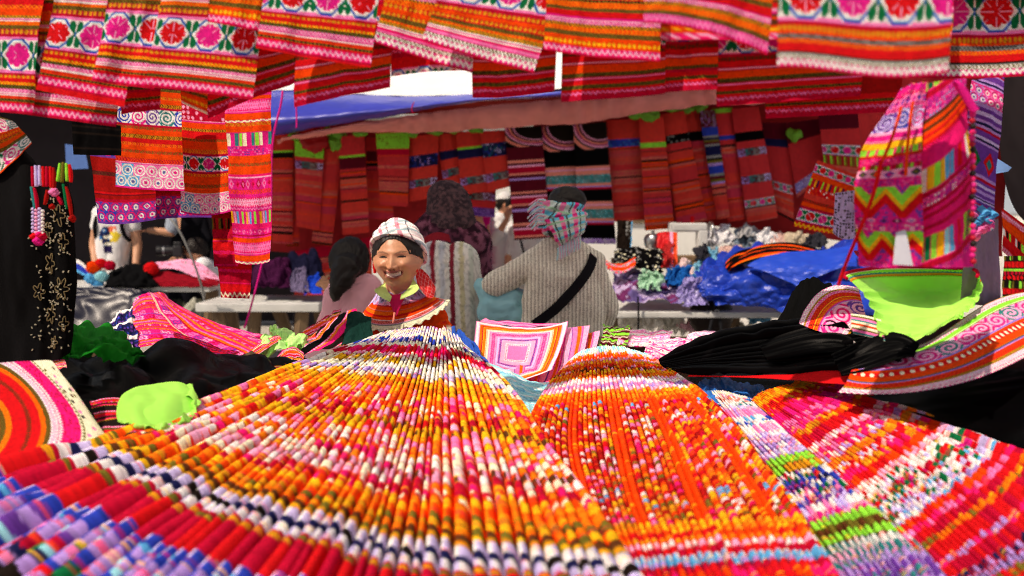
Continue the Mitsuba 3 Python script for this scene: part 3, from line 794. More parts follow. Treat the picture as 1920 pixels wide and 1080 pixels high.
cols = [
    [(700, 634, 1.150), (560, 692, 1.135), (385, 770, 1.10), (255, 822, 1.085), (150, 860, 1.07), (0, 905, 1.05), (-220, 1000, 1.01)],
    [(728, 624, 1.165), (640, 690, 1.150), (500, 785, 1.125), (400, 850, 1.11), (320, 900, 1.10), (195, 970, 1.08), (-60, 1130, 1.02)],
    [(765, 618, 1.170), (712, 692, 1.155), (625, 800, 1.130), (560, 880, 1.115), (500, 945, 1.105), (410, 1040, 1.09), (240, 1230, 1.04)],
    [(800, 616, 1.172), (775, 700, 1.155), (740, 815, 1.130), (710, 905, 1.115), (680, 990, 1.105), (635, 1095, 1.09), (560, 1290, 1.05)],
    [(832, 624, 1.160), (824, 715, 1.138), (815, 840, 1.112), (808, 930, 1.098), (800, 1025, 1.088), (790, 1130, 1.07), (780, 1230, 1.06)],
    [(850, 634, 1.165), (872, 715, 1.150), (895, 835, 1.125), (915, 930, 1.112), (930, 1030, 1.10), (950, 1130, 1.085), (965, 1230, 1.07)],
    [(866, 645, 1.160), (920, 722, 1.148), (975, 840, 1.122), (1015, 930, 1.110), (1055, 1030, 1.10), (1095, 1130, 1.08), (1130, 1230, 1.06)],
    [(878, 660, 1.140), (968, 745, 1.118), (1035, 850, 1.098), (1098, 930, 1.085), (1178, 1050, 1.07), (1250, 1150, 1.05), (1300, 1230, 1.03)]]
fan(k, zctrl(cols), [0, 0.16, 0.34, 0.53, 0.66, 0.76, 0.88, 1], [0, .2, .43, .58, .7, .85, 1], 46, 13, 400, G1, 1, depth=1.7, wob=0.010, cuts=(('crimson_band', _e[-8], _e[-7]), ('hem_band', _e[-7], 2)))

G2 = ([(9, 'solid', ['cyan', 'white']), (7, 'cell', ['white', 'cyan', 'cream']), (8, 'dot', ['orange', 'palep', 'oran2']), (6, 'solid', ['orange']), (7, 'solid', ['salmon', 'palep']), (8, 'dot', ['orange', 'oran2', 'yellow']), (8, 'cell', ['orange', 'red', 'oran2']), (7, 'cell', ['brown', 'palep', 'orange']), (9, 'dot', ['orange', 'yellow', 'oran2']), (9, 'cell', ['oran2', 'orange', 'gold']),
       (7, 'solid', ['palep', 'white']), (8, 'dot', ['palep', 'white', 'white']), (8, 'solid', ['lila', 'palep', 'pink']), (8, 'dot', ['salmon', 'white', 'palep']), (9, 'dot', ['orange', 'yellow', 'oran2']), (10, 'dot', ['orange', 'gold', 'oran2']), (10, 'cell', ['orange', 'oran2'])] +
      [(15, 'motif', ['orange', 'red', 'dred'] + list(np.random.default_rng(i).permutation(['white', 'oran2', 'oran2', 'yellow', 'hot', 'sky', 'olive', 'palep', 'gold', 'yellow', 'orange', 'pink', 'crim'])[:5]), 8) for i in range(18)] +
      [(11, 'dot', ['orange', 'yellow', 'gold']), (11, 'dot', ['red', 'oran2', 'yellow']), (11, 'solid', ['orange', 'red']), (11, 'dot', ['orange', 'gold', 'oran2']), (12, 'dot', ['red', 'palep', 'white']), (14, 'solid', ['crim', 'red']), (14, 'half', ['sky', 'white']), (9, 'dot', ['navy', 'sky', 'lila']), (12, 'solid', ['crim', 'red']), (30, 'dot', ['red', 'orange', 'hot', 'red']), (20, 'cell', ['red', 'orange', 'oran2'])])
k = thing('pleated_skirt', 'orange pleated skirt with dotted embroidery right of the largest one, pale blue top', 'skirt', gs)
cols = [
    [(1076, 672, 1.10), (1002, 770, 1.075), (985, 880, 1.06), (1030, 1000, 1.04), (1080, 1130, 1.02)],
    [(1102, 656, 1.13), (1080, 765, 1.10), (1085, 885, 1.085), (1130, 1010, 1.07), (1180, 1140, 1.05)],
    [(1140, 650, 1.14), (1172, 760, 1.112), (1205, 880, 1.095), (1245, 1005, 1.08), (1300, 1130, 1.06)],
    [(1178, 655, 1.135), (1258, 758, 1.108), (1325, 872, 1.09), (1390, 1000, 1.075), (1450, 1110, 1.055)],
    [(1212, 668, 1.11), (1325, 755, 1.08), (1425, 868, 1.06), (1515, 1000, 1.045), (1580, 1110, 1.03)]]
fan(k, zctrl(cols), [0, .24, .5, .76, 1], [0, .25, .5, .76, 1], 38, 12, 340, G2, 2, depth=1.9, wob=0.006, cuts=(('blue_waist_band', 0, 0.035), ('red_hem_band', 0.83, 2)), flat=lambda U, V: 0.75 + 0.25 * V)

G3 = [(8, 'solid', ['white', 'cream']), (8, 'cell', ['white', 'palep', 'salmon']), (8, 'cell', ['white', 'salmon', 'brown']), (9, 'cell', ['white', 'teal', 'white']), (8, 'cell', ['lav', 'palep', 'white']), (14, 'solid', ['pink', 'lila', 'palep']), (9, 'solid', ['sky', 'blue', 'white']), (8, 'cell', ['white', 'sky', 'blue']), (14, 'solid', ['palep', 'pink', 'white']), (10, 'dot', ['lila', 'white', 'lav']), (10, 'dot', ['violet', 'lav', 'palep']), (10, 'dot', ['violet', 'white', 'lila']), (11, 'dot', ['lila', 'white', 'lav']),
      (13, 'dot', ['olive', 'lime', 'lime']), (13, 'dot', ['brown', 'lime', 'gold']), (12, 'cell', ['white', 'blue', 'green', 'crim']), (12, 'cell', ['blue', 'violet', 'white', 'navy']), (12, 'cell', ['white', 'violet', 'blue', 'green', 'pink']), (12, 'cell', ['violet', 'white', 'lav', 'crim', 'blue']), (12, 'solid', ['white', 'lav', 'pink']), (9, 'cell', ['mag', 'lila', 'palep']), (14, 'dot', ['olive', 'lime', 'lime']), (10, 'solid', ['brown', 'olive']), (14, 'dot', ['brown', 'lime', 'lime']),
      (12, 'half', ['white', 'teal']), (12, 'half', ['teal', 'palep']), (12, 'half', ['lila', 'teal']), (14, 'half', ['violet', 'lila']), (14, 'cell', ['violet', 'lila', 'teal']), (14, 'half', ['lila', 'violet']), (20, 'half', ['violet', 'lav'])]
k = thing('pleated_skirt', 'white, lilac and green banded pleated skirt between the orange and the red one', 'skirt', gs)
cols = [
    [(1318, 742, 1.07), (1375, 835, 1.055), (1455, 945, 1.04), (1540, 1065, 1.02), (1600, 1150, 1.01)],
    [(1345, 735, 1.10), (1425, 820, 1.085), (1525, 920, 1.07), (1625, 1040, 1.055), (1700, 1140, 1.04)],
    [(1375, 740, 1.10), (1480, 815, 1.085), (1600, 910, 1.07), (1715, 1030, 1.055), (1800, 1130, 1.04)],
    [(1408, 758, 1.065), (1545, 830, 1.05), (1685, 930, 1.035), (1810, 1045, 1.02), (1900, 1140, 1.01)]]
fan(k, zctrl(cols), [0, .33, .66, 1], [0, .25, .5, .78, 1], 22, 13, 300, G3, 3, depth=1.7, wob=0.006, cuts=(('green_dotted_band', 0.375, 0.455), ('green_dotted_band', 0.635, 0.73)), flat=lambda U, V: 0.8 + 0.2 * V)

G4 = [(8, 'dot', ['orange', 'yellow', 'oran2']), (8, 'dot', ['oran2', 'gold', 'yellow']), (9, 'dot', ['orange', 'gold', 'red']), (9, 'cell', ['red', 'hot', 'orange']), (14, 'solid', ['hot', 'crim', 'mag']), (8, 'dot', ['crim', 'pink', 'hot']), (9, 'dot', ['hot', 'pink', 'mag']), (9, 'dot', ['red', 'orange', 'gold']), (14, 'solid', ['red', 'red', 'crim']), (9, 'dot', ['red', 'palep', 'white']), (9, 'dot', ['red', 'pink', 'hot']), (9, 'dot', ['red', 'white', 'hot', 'lila']), (10, 'dot', ['crim', 'gold', 'oran2']), (9, 'cell', ['red', 'white', 'lav', 'red']), (10, 'dot', ['red', 'hot', 'gold']),
      (10, 'solid', ['orange', 'red']), (8, 'dot', ['orange', 'palep', 'white']), (12, 'cell', ['white', 'green', 'red', 'white', 'lav']), (12, 'cell', ['green', 'mag', 'white', 'red', 'crim']), (12, 'cell', ['white', 'mag', 'red', 'green', 'sky']), (12, 'cell', ['lav', 'crim', 'white', 'green']), (9, 'cell', ['white', 'lila', 'sky']), (12, 'solid', ['red', 'orange']), (10, 'dot', ['red', 'hot', 'pink']), (12, 'solid', ['red', 'crim']), (10, 'dot', ['red', 'oran2', 'olive']), (22, 'solid', ['red', 'red', 'crim']), (10, 'dot', ['red', 'lila', 'hot']), (20, 'solid', ['red', 'crim']), (12, 'dot', ['red', 'lila', 'navy']), (12, 'half', ['lila', 'navy']), (14, 'dot', ['red', 'red', 'olive']), (18, 'solid', ['red', 'orange'])]
k = thing('pleated_skirt', 'red pleated skirt at the right edge with pink dots and a green flecked band', 'skirt', gs)
cols = [
    [(1412, 750, 1.10), (1520, 850, 1.085), (1640, 960, 1.065), (1760, 1070, 1.05), (1840, 1140, 1.04)],
    [(1432, 735, 1.125), (1575, 815, 1.112), (1720, 905, 1.098), (1850, 1010, 1.08), (1960, 1100, 1.065)],
    [(1470, 728, 1.13), (1630, 785, 1.117), (1790, 858, 1.105), (1930, 945, 1.09), (2080, 1040, 1.075)],
    [(1510, 730, 1.10), (1670, 770, 1.085), (1830, 830, 1.07), (1960, 885, 1.06), (2120, 960, 1.05)]]
fan(k, zctrl(cols), [0, .36, .72, 1], [0, .25, .5, .78, 1], 26, 13, 300, G4, 4, depth=1.7, wob=0.006, cuts=(('flecked_band', 0.485, 0.62),), flat=lambda U, V: 0.8 + 0.2 * V)


# ------------------------------------------------------------------ folded and heaped cloth around them
def drape(name, label, ctrl, nu, nv, pat=None, color=None, bsdf='cloth', amp=0.012, f=(5, 4), seed=0, cat='cloth', group=None, us=None, vs=None, cuts=(), jitter=0.25, bottom_up=False, relief=0.0006, key=None, ridged=False):
    key = key or thing(name, label, cat, group)
    P, U, V = surf(ctrl, nu, nv, us, vs)
    P = folds(P, U, V, amp * (0.5 if ridged else 1), f[0], f[1], seed)
    if ridged:
        a_ = meshkit.noise(np.stack([U * f[0] * 0.9 + V * 2.5 + seed, V * f[1] * 0.8 - U * 1.5, U * 0 + seed * .37], -1), seed)
        b_ = meshkit.noise(np.stack([U * f[0] * 2.1 - V * 3 + seed, V * f[1] * 1.9 + U * 2, U * 0 + seed * .77], -1), seed + 1)
        P = P + normals(P) * (amp * (1.2 * (0.5 - np.abs(a_ - 0.5) * 2.4) + 0.55 * (0.5 - np.abs(b_ - 0.5) * 2.4)))[..., None]
    if pat is not None:
        cloth(key, P, pat, bsdf, relief, bottom_up, cuts)
    else:
        c = C[color] if isinstance(color, str) else np.asarray(color)
        cc = c * (1 - jitter / 2 + jitter * meshkit.fbm(np.stack([U * 30, V * 30, U * 0 + seed], -1), 3, seed))[..., None]
        put(key, (P.reshape(-1, 3), grid_faces(nv, nu)), bsdf, True, np.clip(cc.reshape(-1, 3), 0, 0.95))
    return key


def Z(*rows):
    return [[atz(*p) for p in r] for r in rows]


def Y(*rows):
    return [[at(*p) for p in r] for r in rows]


# mid left heap: black cloth
drape('black_cloth_heap', 'heap of plain black cloth between the green velvet and the largest skirt', Y([(105, 668, 1.95), (240, 648, 2.0), (380, 640, 2.02), (480, 652, 2.02), (590, 650, 2.0)], [(100, 690, 1.8), (220, 672, 1.78), (360, 665, 1.8), (480, 668, 1.85), (600, 668, 1.9)], [(110, 735, 1.62), (230, 720, 1.58), (360, 712, 1.58), (480, 712, 1.65), (590, 712, 1.75)], [(130, 800, 1.45), (240, 800, 1.42), (360, 800, 1.42), (470, 790, 1.5), (560, 760, 1.62)], [(120, 900, 1.36), (240, 900, 1.36), (360, 890, 1.36), (460, 850, 1.42), (560, 800, 1.56)]), 160, 110, color=lin('050506'), bsdf='black_satin', amp=0.06, f=(4, 4), seed=3, ridged=True)
drape('green_velvet_cloth', 'crumpled green velvet cloth at left beside the black embroidered garment', Y([(95, 640, 1.75), (130, 608, 1.85), (190, 606, 1.9), (235, 630, 1.9), (252, 662, 1.88)], [(90, 655, 1.66), (130, 630, 1.68), (190, 630, 1.7), (235, 648, 1.76), (256, 668, 1.8)], [(85, 680, 1.6), (130, 668, 1.58), (180, 668, 1.6), (230, 672, 1.66), (258, 676, 1.74)]), 110, 70, color=lin('0e6e14'), bsdf='velvet', amp=0.024, f=(6, 3), seed=8, ridged=True)
drape('trim_scrap', 'scrap of purple and crimson trim left of the green velvet', Y([(52, 622, 1.72), (108, 603, 1.76)], [(56, 650, 1.66), (116, 634, 1.7)]), 50, 30, pat=Bands([(12, specks('violet', ['white', 'hot', 'sky'], 3, 0.5)), (3, solid('crim')), (12, specks('crim', ['violet', 'pink'], 3, 0.5))], 0.0012), amp=0.006, seed=2)
STR = [(5, solid('crim')), (7, zig('mag', 'palep', 7, 0.22)), (5, rope('dark', 'olive', 5)), (7, beads('orange', 'yellow', 7)), (5, lines(['white', 'hot', 'white'])), (8, rope('red', 'oran2', 6)), (6, solid('orange')), (6, net('hot', 'palep', 7)), (5, solid('red'))]
drape('striped_cloth', 'orange and black striped cloth at the left edge above the white dotted cloth', Y([(-60, 628, 1.75), (30, 655, 1.72), (95, 675, 1.68)], [(-60, 668, 1.6), (20, 690, 1.58), (92, 704, 1.56)]), 80, 40, pat=Bands(STR, 0.0011), amp=0.01, seed=4)
drape('striped_cloth', 'orange and red patterned cloth under the green velvet', Y([(62, 680, 1.62), (120, 668, 1.62)], [(60, 700, 1.5), (126, 690, 1.5)]), 50, 30, pat=Bands(STR, 0.0009, 0.01), amp=0.006, seed=14)

key = thing('ring_banded_cloth', 'cloth with concentric orange and pink rings and a white dotted border at lower left', 'cloth')
ctrl = Y([(-160, 702, 1.31), (-40, 684, 1.32), (60, 676, 1.33), (98, 678, 1.33)], [(-160, 765, 1.26), (-40, 752, 1.27), (80, 736, 1.28), (150, 745, 1.29)], [(-160, 830, 1.21), (-40, 826, 1.22), (100, 806, 1.23), (206, 824, 1.24)], [(-160, 930, 1.13), (-40, 922, 1.14), (100, 890, 1.16), (215, 862, 1.19)])
P, U, V = surf(ctrl, 260, 220)
P = folds(P, U, V, 0.005, 3, 3, 5)
s_, t_ = st(P)
RG = [(52, solid('orange')), (10, rope('brown', 'olive', 6)), (10, rope('orange', 'gold', 6)), (24, solid('red')), (10, beads('red', 'brown', 7)), (14, solid('red')), (8, rope('orange', 'oran2', 6)), (8, rope('brown', 'olive', 5)), (11, zig('white', 'palep', 7)), (8, zig('mag', 'white', 6)), (26, specks('hot', ['crim', 'mag'], 5, 0.6)), (6, teeth('cream', 'olive', 7)), (400, specks('cream', ['brown', 'pink', 'olive', 'dark'], 9, 0.28))]
dx, dy = s_ - 100 * 0.0009, (t_ - 130 * 0.0011) * 0.8
col, h = Bands(RG, 0.00093)(np.arctan2(dy, dx) * 0.16 + 2, np.hypot(dx, dy))
P = P + normals(P) * (h * 0.0007)[..., None]
put(key, (P.reshape(-1, 3), grid_faces(220, 260)), 'cloth', True, col.reshape(-1, 3))

# lime collar at left
def loop_band(key, pn, center, rx, rz_top, z0, z1, a0, a1, tilt, colr, n=120, m=26, flare=1.0, trims=(), bsdf='satin', wav=0.01, seed=0, lab=None, yaw=0.0, tup=0.0):
    """A standing loop of cloth: an elliptic band from z0 to z1, its upper rim wider by flare."""
    a = np.linspace(a0, a1, n)
    w = np.linspace(0, 1, m)
    A, W = np.meshgrid(a, w)
    k_ = 1 + (flare - 1) * W
    x = rx * np.cos(A) * k_
    y = rz_top * np.sin(A) * k_
    z = z0 + (z1 - z0) * W + tilt * np.sin(A) * W + tup * np.cos(A) * W + wav * (meshkit.noise(np.stack([A * 2.2, W * 1.5, A * 0 + seed], -1), seed) - 0.5) * 2
    rr = 1 + 0.08 * (meshkit.noise(np.stack([A * 1.6, W * 0.8, A * 0 + seed + 9], -1), seed) - 0.5) + 0.012 * np.sin(W * 30 + 3 * meshkit.noise(np.stack([A * 2, W, A * 0], -1), 2))
    ca, sa = math.cos(yaw), math.sin(yaw)
    P = np.stack([center[0] + ca * x * rr - sa * y * rr, center[1] + sa * x * rr + ca * y * rr, center[2] + z], -1)
    c = np.broadcast_to(np.asarray(colr, float), P.shape) * (0.92 + 0.16 * meshkit.fbm(np.stack([A * 9, W * 60, A * 0], -1), 2, 4))[..., None]
    part(key, pn, (P.reshape(-1, 3), grid_faces(m, n)), bsdf, True, c.reshape(-1, 3), lab)
    return P


key = thing('lime_waistband_cloth', 'folded lime green waistband lying on red embroidered cloth left of the largest skirt', 'cloth')
ctrl = Y([(222, 770, 1.36), (236, 736, 1.5), (290, 730, 1.54), (345, 722, 1.52), (360, 748, 1.42)], [(214, 784, 1.30), (240, 752, 1.36), (290, 742, 1.40), (346, 742, 1.40), (366, 760, 1.34)], [(220, 792, 1.27), (252, 778, 1.27), (296, 782, 1.28), (340, 780, 1.29), (366, 774, 1.30)], [(240, 800, 1.25), (268, 800, 1.24), (306, 806, 1.24), (330, 798, 1.26), (352, 784, 1.28)])
P, U, V = surf(ctrl, 90, 60)
P = creases(folds(P, U, V, 0.010, 3, 2, 31), U, V, 0.012, 2.2, 2.6, 33)
P = P + normals(P) * (0.004 * np.sin(V * 9 + 3 * U + 5 * meshkit.noise(np.stack([U * 3, V * 2, U * 0], -1), 3)))[..., None]
part(key, 'waistband', (P.reshape(-1, 3), grid_faces(60, 90)), 'satin', True, np.broadcast_to(lin('a0e456'), (5400, 3)))
ctrl = Y([(168, 752, 1.42), (210, 742, 1.45), (250, 748, 1.44), (330, 780, 1.38)], [(182, 792, 1.3), (215, 788, 1.3), (270, 792, 1.28), (340, 804, 1.27)], [(200, 830, 1.22), (250, 826, 1.2), (300, 818, 1.22), (350, 812, 1.24)])
P, U, V = surf(ctrl, 110, 70)
P = folds(P, U, V, 0.008, 3, 3, 6)
col, h = Bands([(6, rope('hot', 'palep', 5)), (7, rope('dark', 'olive', 5)), (9, solid('red')), (8, specks('crim', ['pink', 'gold', 'mag'], 3, 0.6)), (12, solid('dark')), (7, zig('crim', 'hot', 7)), (5, rope('dark', 'gold', 5)), (30, solid('dark'))], 0.0012)(*st(P))
part(key, 'embroidered_body', (P.reshape(-1, 3), grid_faces(70, 110)), 'cloth', True, col.reshape(-1, 3))

# pink patterned cloths folded over each other, middle left
PK = [(6, lines(['violet', 'cream', 'dark', 'orange', 'cream', 'mag'])), (4, solid('hot')), (26, curl('mag', ('palep', 'crim', 'pink', 'violet'), 1.6, 1.2)), (4, solid('crim')), (8, rope('orange', 'oran2', 6)), (7, net('mag', 'pink', 8)), (8, solid('hot')), (8, rope('orange', 'gold', 5)), (16, diam('hot', ['palep', 'mag', 'crim'], 12)), (8, rope('red', 'orange', 6)), (5, solid('mag')), (10, specks('orange', ['gold', 'mag', 'yellow'], 3, 0.6)), (8, solid('hot')), (20, curl('hot', ('palep', 'pink', 'mag'), 1.4, 1.0)), (6, lines(['violet', 'mag']))]
drape('pink_cloth', 'pink and orange patterned cloth rolled upright left of the long pink fold', Y([(250, 570, 2.35), (272, 552, 2.42), (300, 566, 2.4)], [(252, 610, 2.2), (290, 600, 2.2), (330, 612, 2.25)], [(258, 655, 2.05), (305, 648, 2.02), (372, 652, 2.05)]), 110, 90, pat=Bands(PK[2:], 0.0013), amp=0.012, seed=21, f=(3, 3))
drape('pink_cloth', 'long magenta patterned cloth folded in a sweeping curve toward the lime waistband', Y([(280, 545, 2.42), (292, 548, 2.44), (306, 552, 2.46), (320, 560, 2.5)], [(296, 580, 2.3), (330, 582, 2.36), (352, 590, 2.42), (392, 602, 2.5)], [(328, 618, 2.18), (370, 614, 2.24), (420, 612, 2.34), (455, 620, 2.44)], [(392, 652, 2.1), (432, 640, 2.15), (472, 632, 2.22), (512, 630, 2.3)], [(440, 672, 2.05), (470, 658, 2.1), (500, 645, 2.15), (520, 640, 2.2)]), 110, 150, pat=lambda s, t: Bands(PK, 0.0011)(t, s), amp=0.012, seed=22, f=(3, 4))
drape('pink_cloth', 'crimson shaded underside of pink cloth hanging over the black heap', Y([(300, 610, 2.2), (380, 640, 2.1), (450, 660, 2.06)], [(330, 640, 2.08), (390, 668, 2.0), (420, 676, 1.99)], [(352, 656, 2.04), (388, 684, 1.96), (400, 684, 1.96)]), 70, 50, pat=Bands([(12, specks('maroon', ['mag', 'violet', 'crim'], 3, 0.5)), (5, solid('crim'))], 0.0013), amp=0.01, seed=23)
drape('lime_cloth', 'pale lime and white crumpled cloth left of the smiling woman', Y([(508, 622, 2.3), (520, 610, 2.36), (545, 618, 2.36), (566, 622, 2.34)], [(490, 645, 2.18), (520, 636, 2.2), (550, 634, 2.22), (572, 632, 2.24)], [(478, 660, 2.1), (515, 654, 2.1), (550, 646, 2.12), (578, 640, 2.16)]), 70, 60, color=lin('b8f088'), bsdf='satin', amp=0.03, f=(5, 4), seed=24, ridged=True)
drape('striped_cloth', 'orange trimmed band curving beside the pale lime cloth', Y([(470, 655, 2.12), (500, 636, 2.18), (522, 628, 2.24)], [(482, 664, 2.06), (512, 646, 2.12), (528, 634, 2.18)]), 60, 30, pat=Bands(STR, 0.0007), amp=0.004, seed=25)
drape('blue_cloth', 'small blue and white cloths bundled beside the upright pink roll', Y([(198, 608, 2.2), (222, 590, 2.3), (250, 576, 2.35)], [(205, 630, 2.1), (228, 618, 2.12), (256, 620, 2.15)], [(225, 650, 2.0), (240, 648, 2.0), (262, 655, 2.03)]), 60, 50, pat=Bands([(14, solid('white')), (60, specks('navy', ['blue', 'violet'], 8, 0.4))], 0.0016), amp=0.02, f=(5, 5), seed=26)
# beside the woman, left
drape('striped_cloth', 'black cloth with orange and pink striped edges left of the smiling woman, nearest her arm', Y([(600, 612, 2.3), (640, 590, 2.34), (668, 583, 2.36)], [(580, 640, 2.2), (635, 622, 2.2), (672, 612, 2.24)], [(555, 668, 2.1), (610, 655, 2.1), (668, 636, 2.15)]), 100, 70, pat=lambda s, t: Bands([(22, solid('dark')), (6, zig('hot', 'palep', 6)), (6, rope('dark', 'gold', 5)), (9, rope('orange', 'oran2', 6)), (6, lines(['hot', 'palep'])), (26, solid('black')), (7, zig('hot', 'palep', 6)), (8, rope('orange', 'gold', 5)), (20, solid('hot'))], 0.0016)(t, s + 0.4 * t), amp=0.018, seed=27, f=(4, 3))
drape('striped_cloth', 'orange and pink cloth rising behind the black one left of the smiling woman', Y([(560, 628, 2.36), (600, 600, 2.42), (640, 578, 2.46)], [(520, 655, 2.2), (575, 640, 2.26), (630, 610, 2.34)]), 90, 50, pat=Bands(STR, 0.0016), amp=0.016, seed=28)
drape('dark_green_velvet', 'dark green velvet fold between the striped cloth and the woman\'s sleeve', Y([(652, 592, 2.26), (672, 584, 2.28), (694, 598, 2.26)], [(645, 625, 2.18), (672, 622, 2.17), (700, 626, 2.16)], [(640, 648, 2.1), (670, 642, 2.1), (705, 636, 2.1)]), 60, 50, color=lin('0a2c26'), bsdf='velvet', amp=0.015, f=(4, 4), seed=29)
drape('striped_cloth', 'small banded cloth corner with pink hem on the black heap', Y([(520, 668, 2.0), (545, 650, 2.04), (568, 664, 2.0)], [(515, 690, 1.92), (548, 680, 1.92), (574, 684, 1.92)]), 60, 40, pat=Bands(STR, 0.0011), amp=0.008, seed=30)
drape('striped_cloth', 'pink hemmed cloth corner tucked under the left edge of the largest skirt', Y([(484, 688, 1.88), (510, 684, 1.9), (548, 690, 1.9)], [(485, 712, 1.8), (515, 706, 1.8), (556, 700, 1.84)]), 60, 40, pat=Bands(STR, 0.0011, 0.02), amp=0.006, seed=31)

# blue cloths between the skirts
drape('blue_cloth', 'bright blue waist cloth right of the largest skirt top', Y([(846, 614, 2.18), (866, 622, 2.18), (884, 640, 2.14)], [(852, 650, 2.06), (884, 660, 2.04), (912, 672, 2.02)], [(862, 676, 1.98), (900, 690, 1.95), (940, 700, 1.92)]), 80, 60, color=lin('1f50b4'), bsdf='satin', amp=0.02, f=(7, 4), seed=33)
drape('pale_blue_cloth', 'pale blue cloth lying between the largest skirt and the orange one', Y([(885, 672, 1.98), (930, 690, 1.96), (1010, 715, 1.9), (1050, 722, 1.88)], [(905, 700, 1.85), (945, 720, 1.82), (1000, 740, 1.76), (1040, 744, 1.74)], [(930, 730, 1.72), (965, 760, 1.66), (1000, 790, 1.58), (1030, 790, 1.58)]), 90, 60, pat=Bands([(16, solid('cyan')), (5, solid('white')), (10, specks('cyan', ['sky', 'white'], 6, 0.5)), (3, solid('sky'))], 0.0014), amp=0.02, f=(6, 4), seed=34)
drape('blue_cloth', 'crumpled blue cloth at the top of the white and lilac skirt', Y([(1308, 716, 1.72), (1350, 712, 1.74), (1400, 722, 1.72), (1440, 728, 1.7)], [(1316, 740, 1.62), (1360, 742, 1.6), (1410, 748, 1.58), (1440, 744, 1.6)], [(1330, 760, 1.54), (1370, 762, 1.52), (1410, 764, 1.52), (1430, 760, 1.52)]), 90, 50, color=lin('2a6cc0'), bsdf='satin', amp=0.018, f=(9, 5), seed=35)

# square framed cloths in a stack
key = thing('square_embroidered_cloth', 'orange framed square cloth with a pink centre on top of the stack before the man', 'cloth')
sq = Y([(893, 602, 2.34), (945, 611, 2.37), (1000, 614, 2.38), (1066, 604, 2.37)], [(890, 635, 2.2), (945, 640, 2.23), (1000, 642, 2.24), (1058, 634, 2.25)], [(886, 672, 2.06), (940, 678, 2.07), (990, 682, 2.09), (1046, 668, 2.1)], [(884, 700, 1.96), (935, 715, 1.94), (975, 716, 1.95), (1036, 694, 1.99)])
P, U, V = surf(sq, 170, 170)
P = folds(P, U, V, 0.006, 4, 3, 9)
e = np.minimum(np.minimum(U, 1 - U), np.minimum(V, 1 - V)) * 0.36
SQ = [(3, solid('pink')), (11, solid('white')), (5, lines(['palep', 'oran2'])), (9, rope('orange', 'oran2', 6)), (5, lines(['crim', 'yellow'])), (10, rope('orange', 'gold', 6)), (5, lines(['cream', 'orange'])), (8, solid('cream')), (6, lines(['pink', 'palep'])), (22, net('palep', 'mag', 14)), (5, solid('pink')), (8, solid('lav')), (10, net('pink', 'violet', 12)), (16, solid('palep')), (10, diam('white', ['mag', 'pink'], 8)), (60, solid('pink'))]
along = np.where((np.minimum(U, 1 - U) < np.minimum(V, 1 - V)), V, U) * 0.36
col, h = Bands(SQ, 0.00105)(along, e)
P = P + normals(P) * (h * 0.0007)[..., None]
put(key, (P.reshape(-1, 3), grid_faces(170, 170)), 'cloth', True, col.reshape(-1, 3))
for i, (dx, dz, lb) in enumerate(((26, -0.012, 'orange and pink edged square cloth lying under the top square cloth'), (48, -0.03, 'pale pink square cloth lowest in the stack before the man'))):
    s2 = [[p + np.array([0.035 * (i + 1) + 0.012 * j, 0.012 * (i + 1), dz]) for j, p in enumerate(r)] for r in sq]
    drape('square_embroidered_cloth', lb, s2, 120, 120, pat=lambda s, t: Bands([(14, solid('palep')), (6, lines(['mag', 'pink'])), (8, rope('orange', 'oran2', 6)), (12, solid('pink')), (6, lines(['violet', 'palep']))], 0.0012)(t, np.abs(s - s.max())), amp=0.012, f=(4, 3), seed=40 + i)
drape('square_embroidered_cloth', 'pink edged cloth peeping out behind the top square cloth', Y([(910, 596, 2.46), (980, 606, 2.46), (1060, 606, 2.44)], [(900, 604, 2.36), (980, 614, 2.38), (1064, 610, 2.38)]), 80, 20, pat=Bands([(5, solid('mag')), (6, solid('palep')), (3, solid('pink'))], 0.001), amp=0.01, seed=44)

# ================================================================== the skirts hanging in the shade of the back stall
def arcs(w):
    """Crescent rows of ribbon round a waist, in the upper part of a piece w metres wide."""
    def f(s, q, h):
        r = np.hypot((s - w * 0.95) / w, q * 1.0) 
        c = np.array([C['salmon'], C['dark'], C['palep'], C['mag'] * 0.5, C['salmon'], C['maroon'], C['palep'] * 0.7, C['dark']])
        i = np.clip(((1.08 - r) * 16).astype(int), -1, 7)
        return np.where((i >= 0)[..., None], c[i % 8], C['black']), np.zeros_like(s)
    return f


def woven(seed, base=('ered', 'ered2', 'ered3', 'ered', 'ered2', 'ered')):
    r = np.random.default_rng(seed)
    out = []
    for i in range(60):
        b = base[r.integers(len(base))]
        k_ = r.integers(6)
        if k_ == 0:
            out.append((4 + r.integers(3), lines([b, 'sal2', b])))
        elif k_ == 1:
            out.append((6, net('ered3', 'sal2', 7)))
        elif k_ == 2:
            out.append((2, solid('dark')))
        elif k_ == 3:
            out.append((2, solid('orange')))
        else:
            out.append((5 + r.integers(10), solid(b)))
    return out


PATB = (14, curl('maroon', ('lila', 'teal', 'grey', 'lav'), 1.2, 1.0))
HEMV = (18, specks('violet', ['lila', 'navy', 'crim'], 3, 0.7))


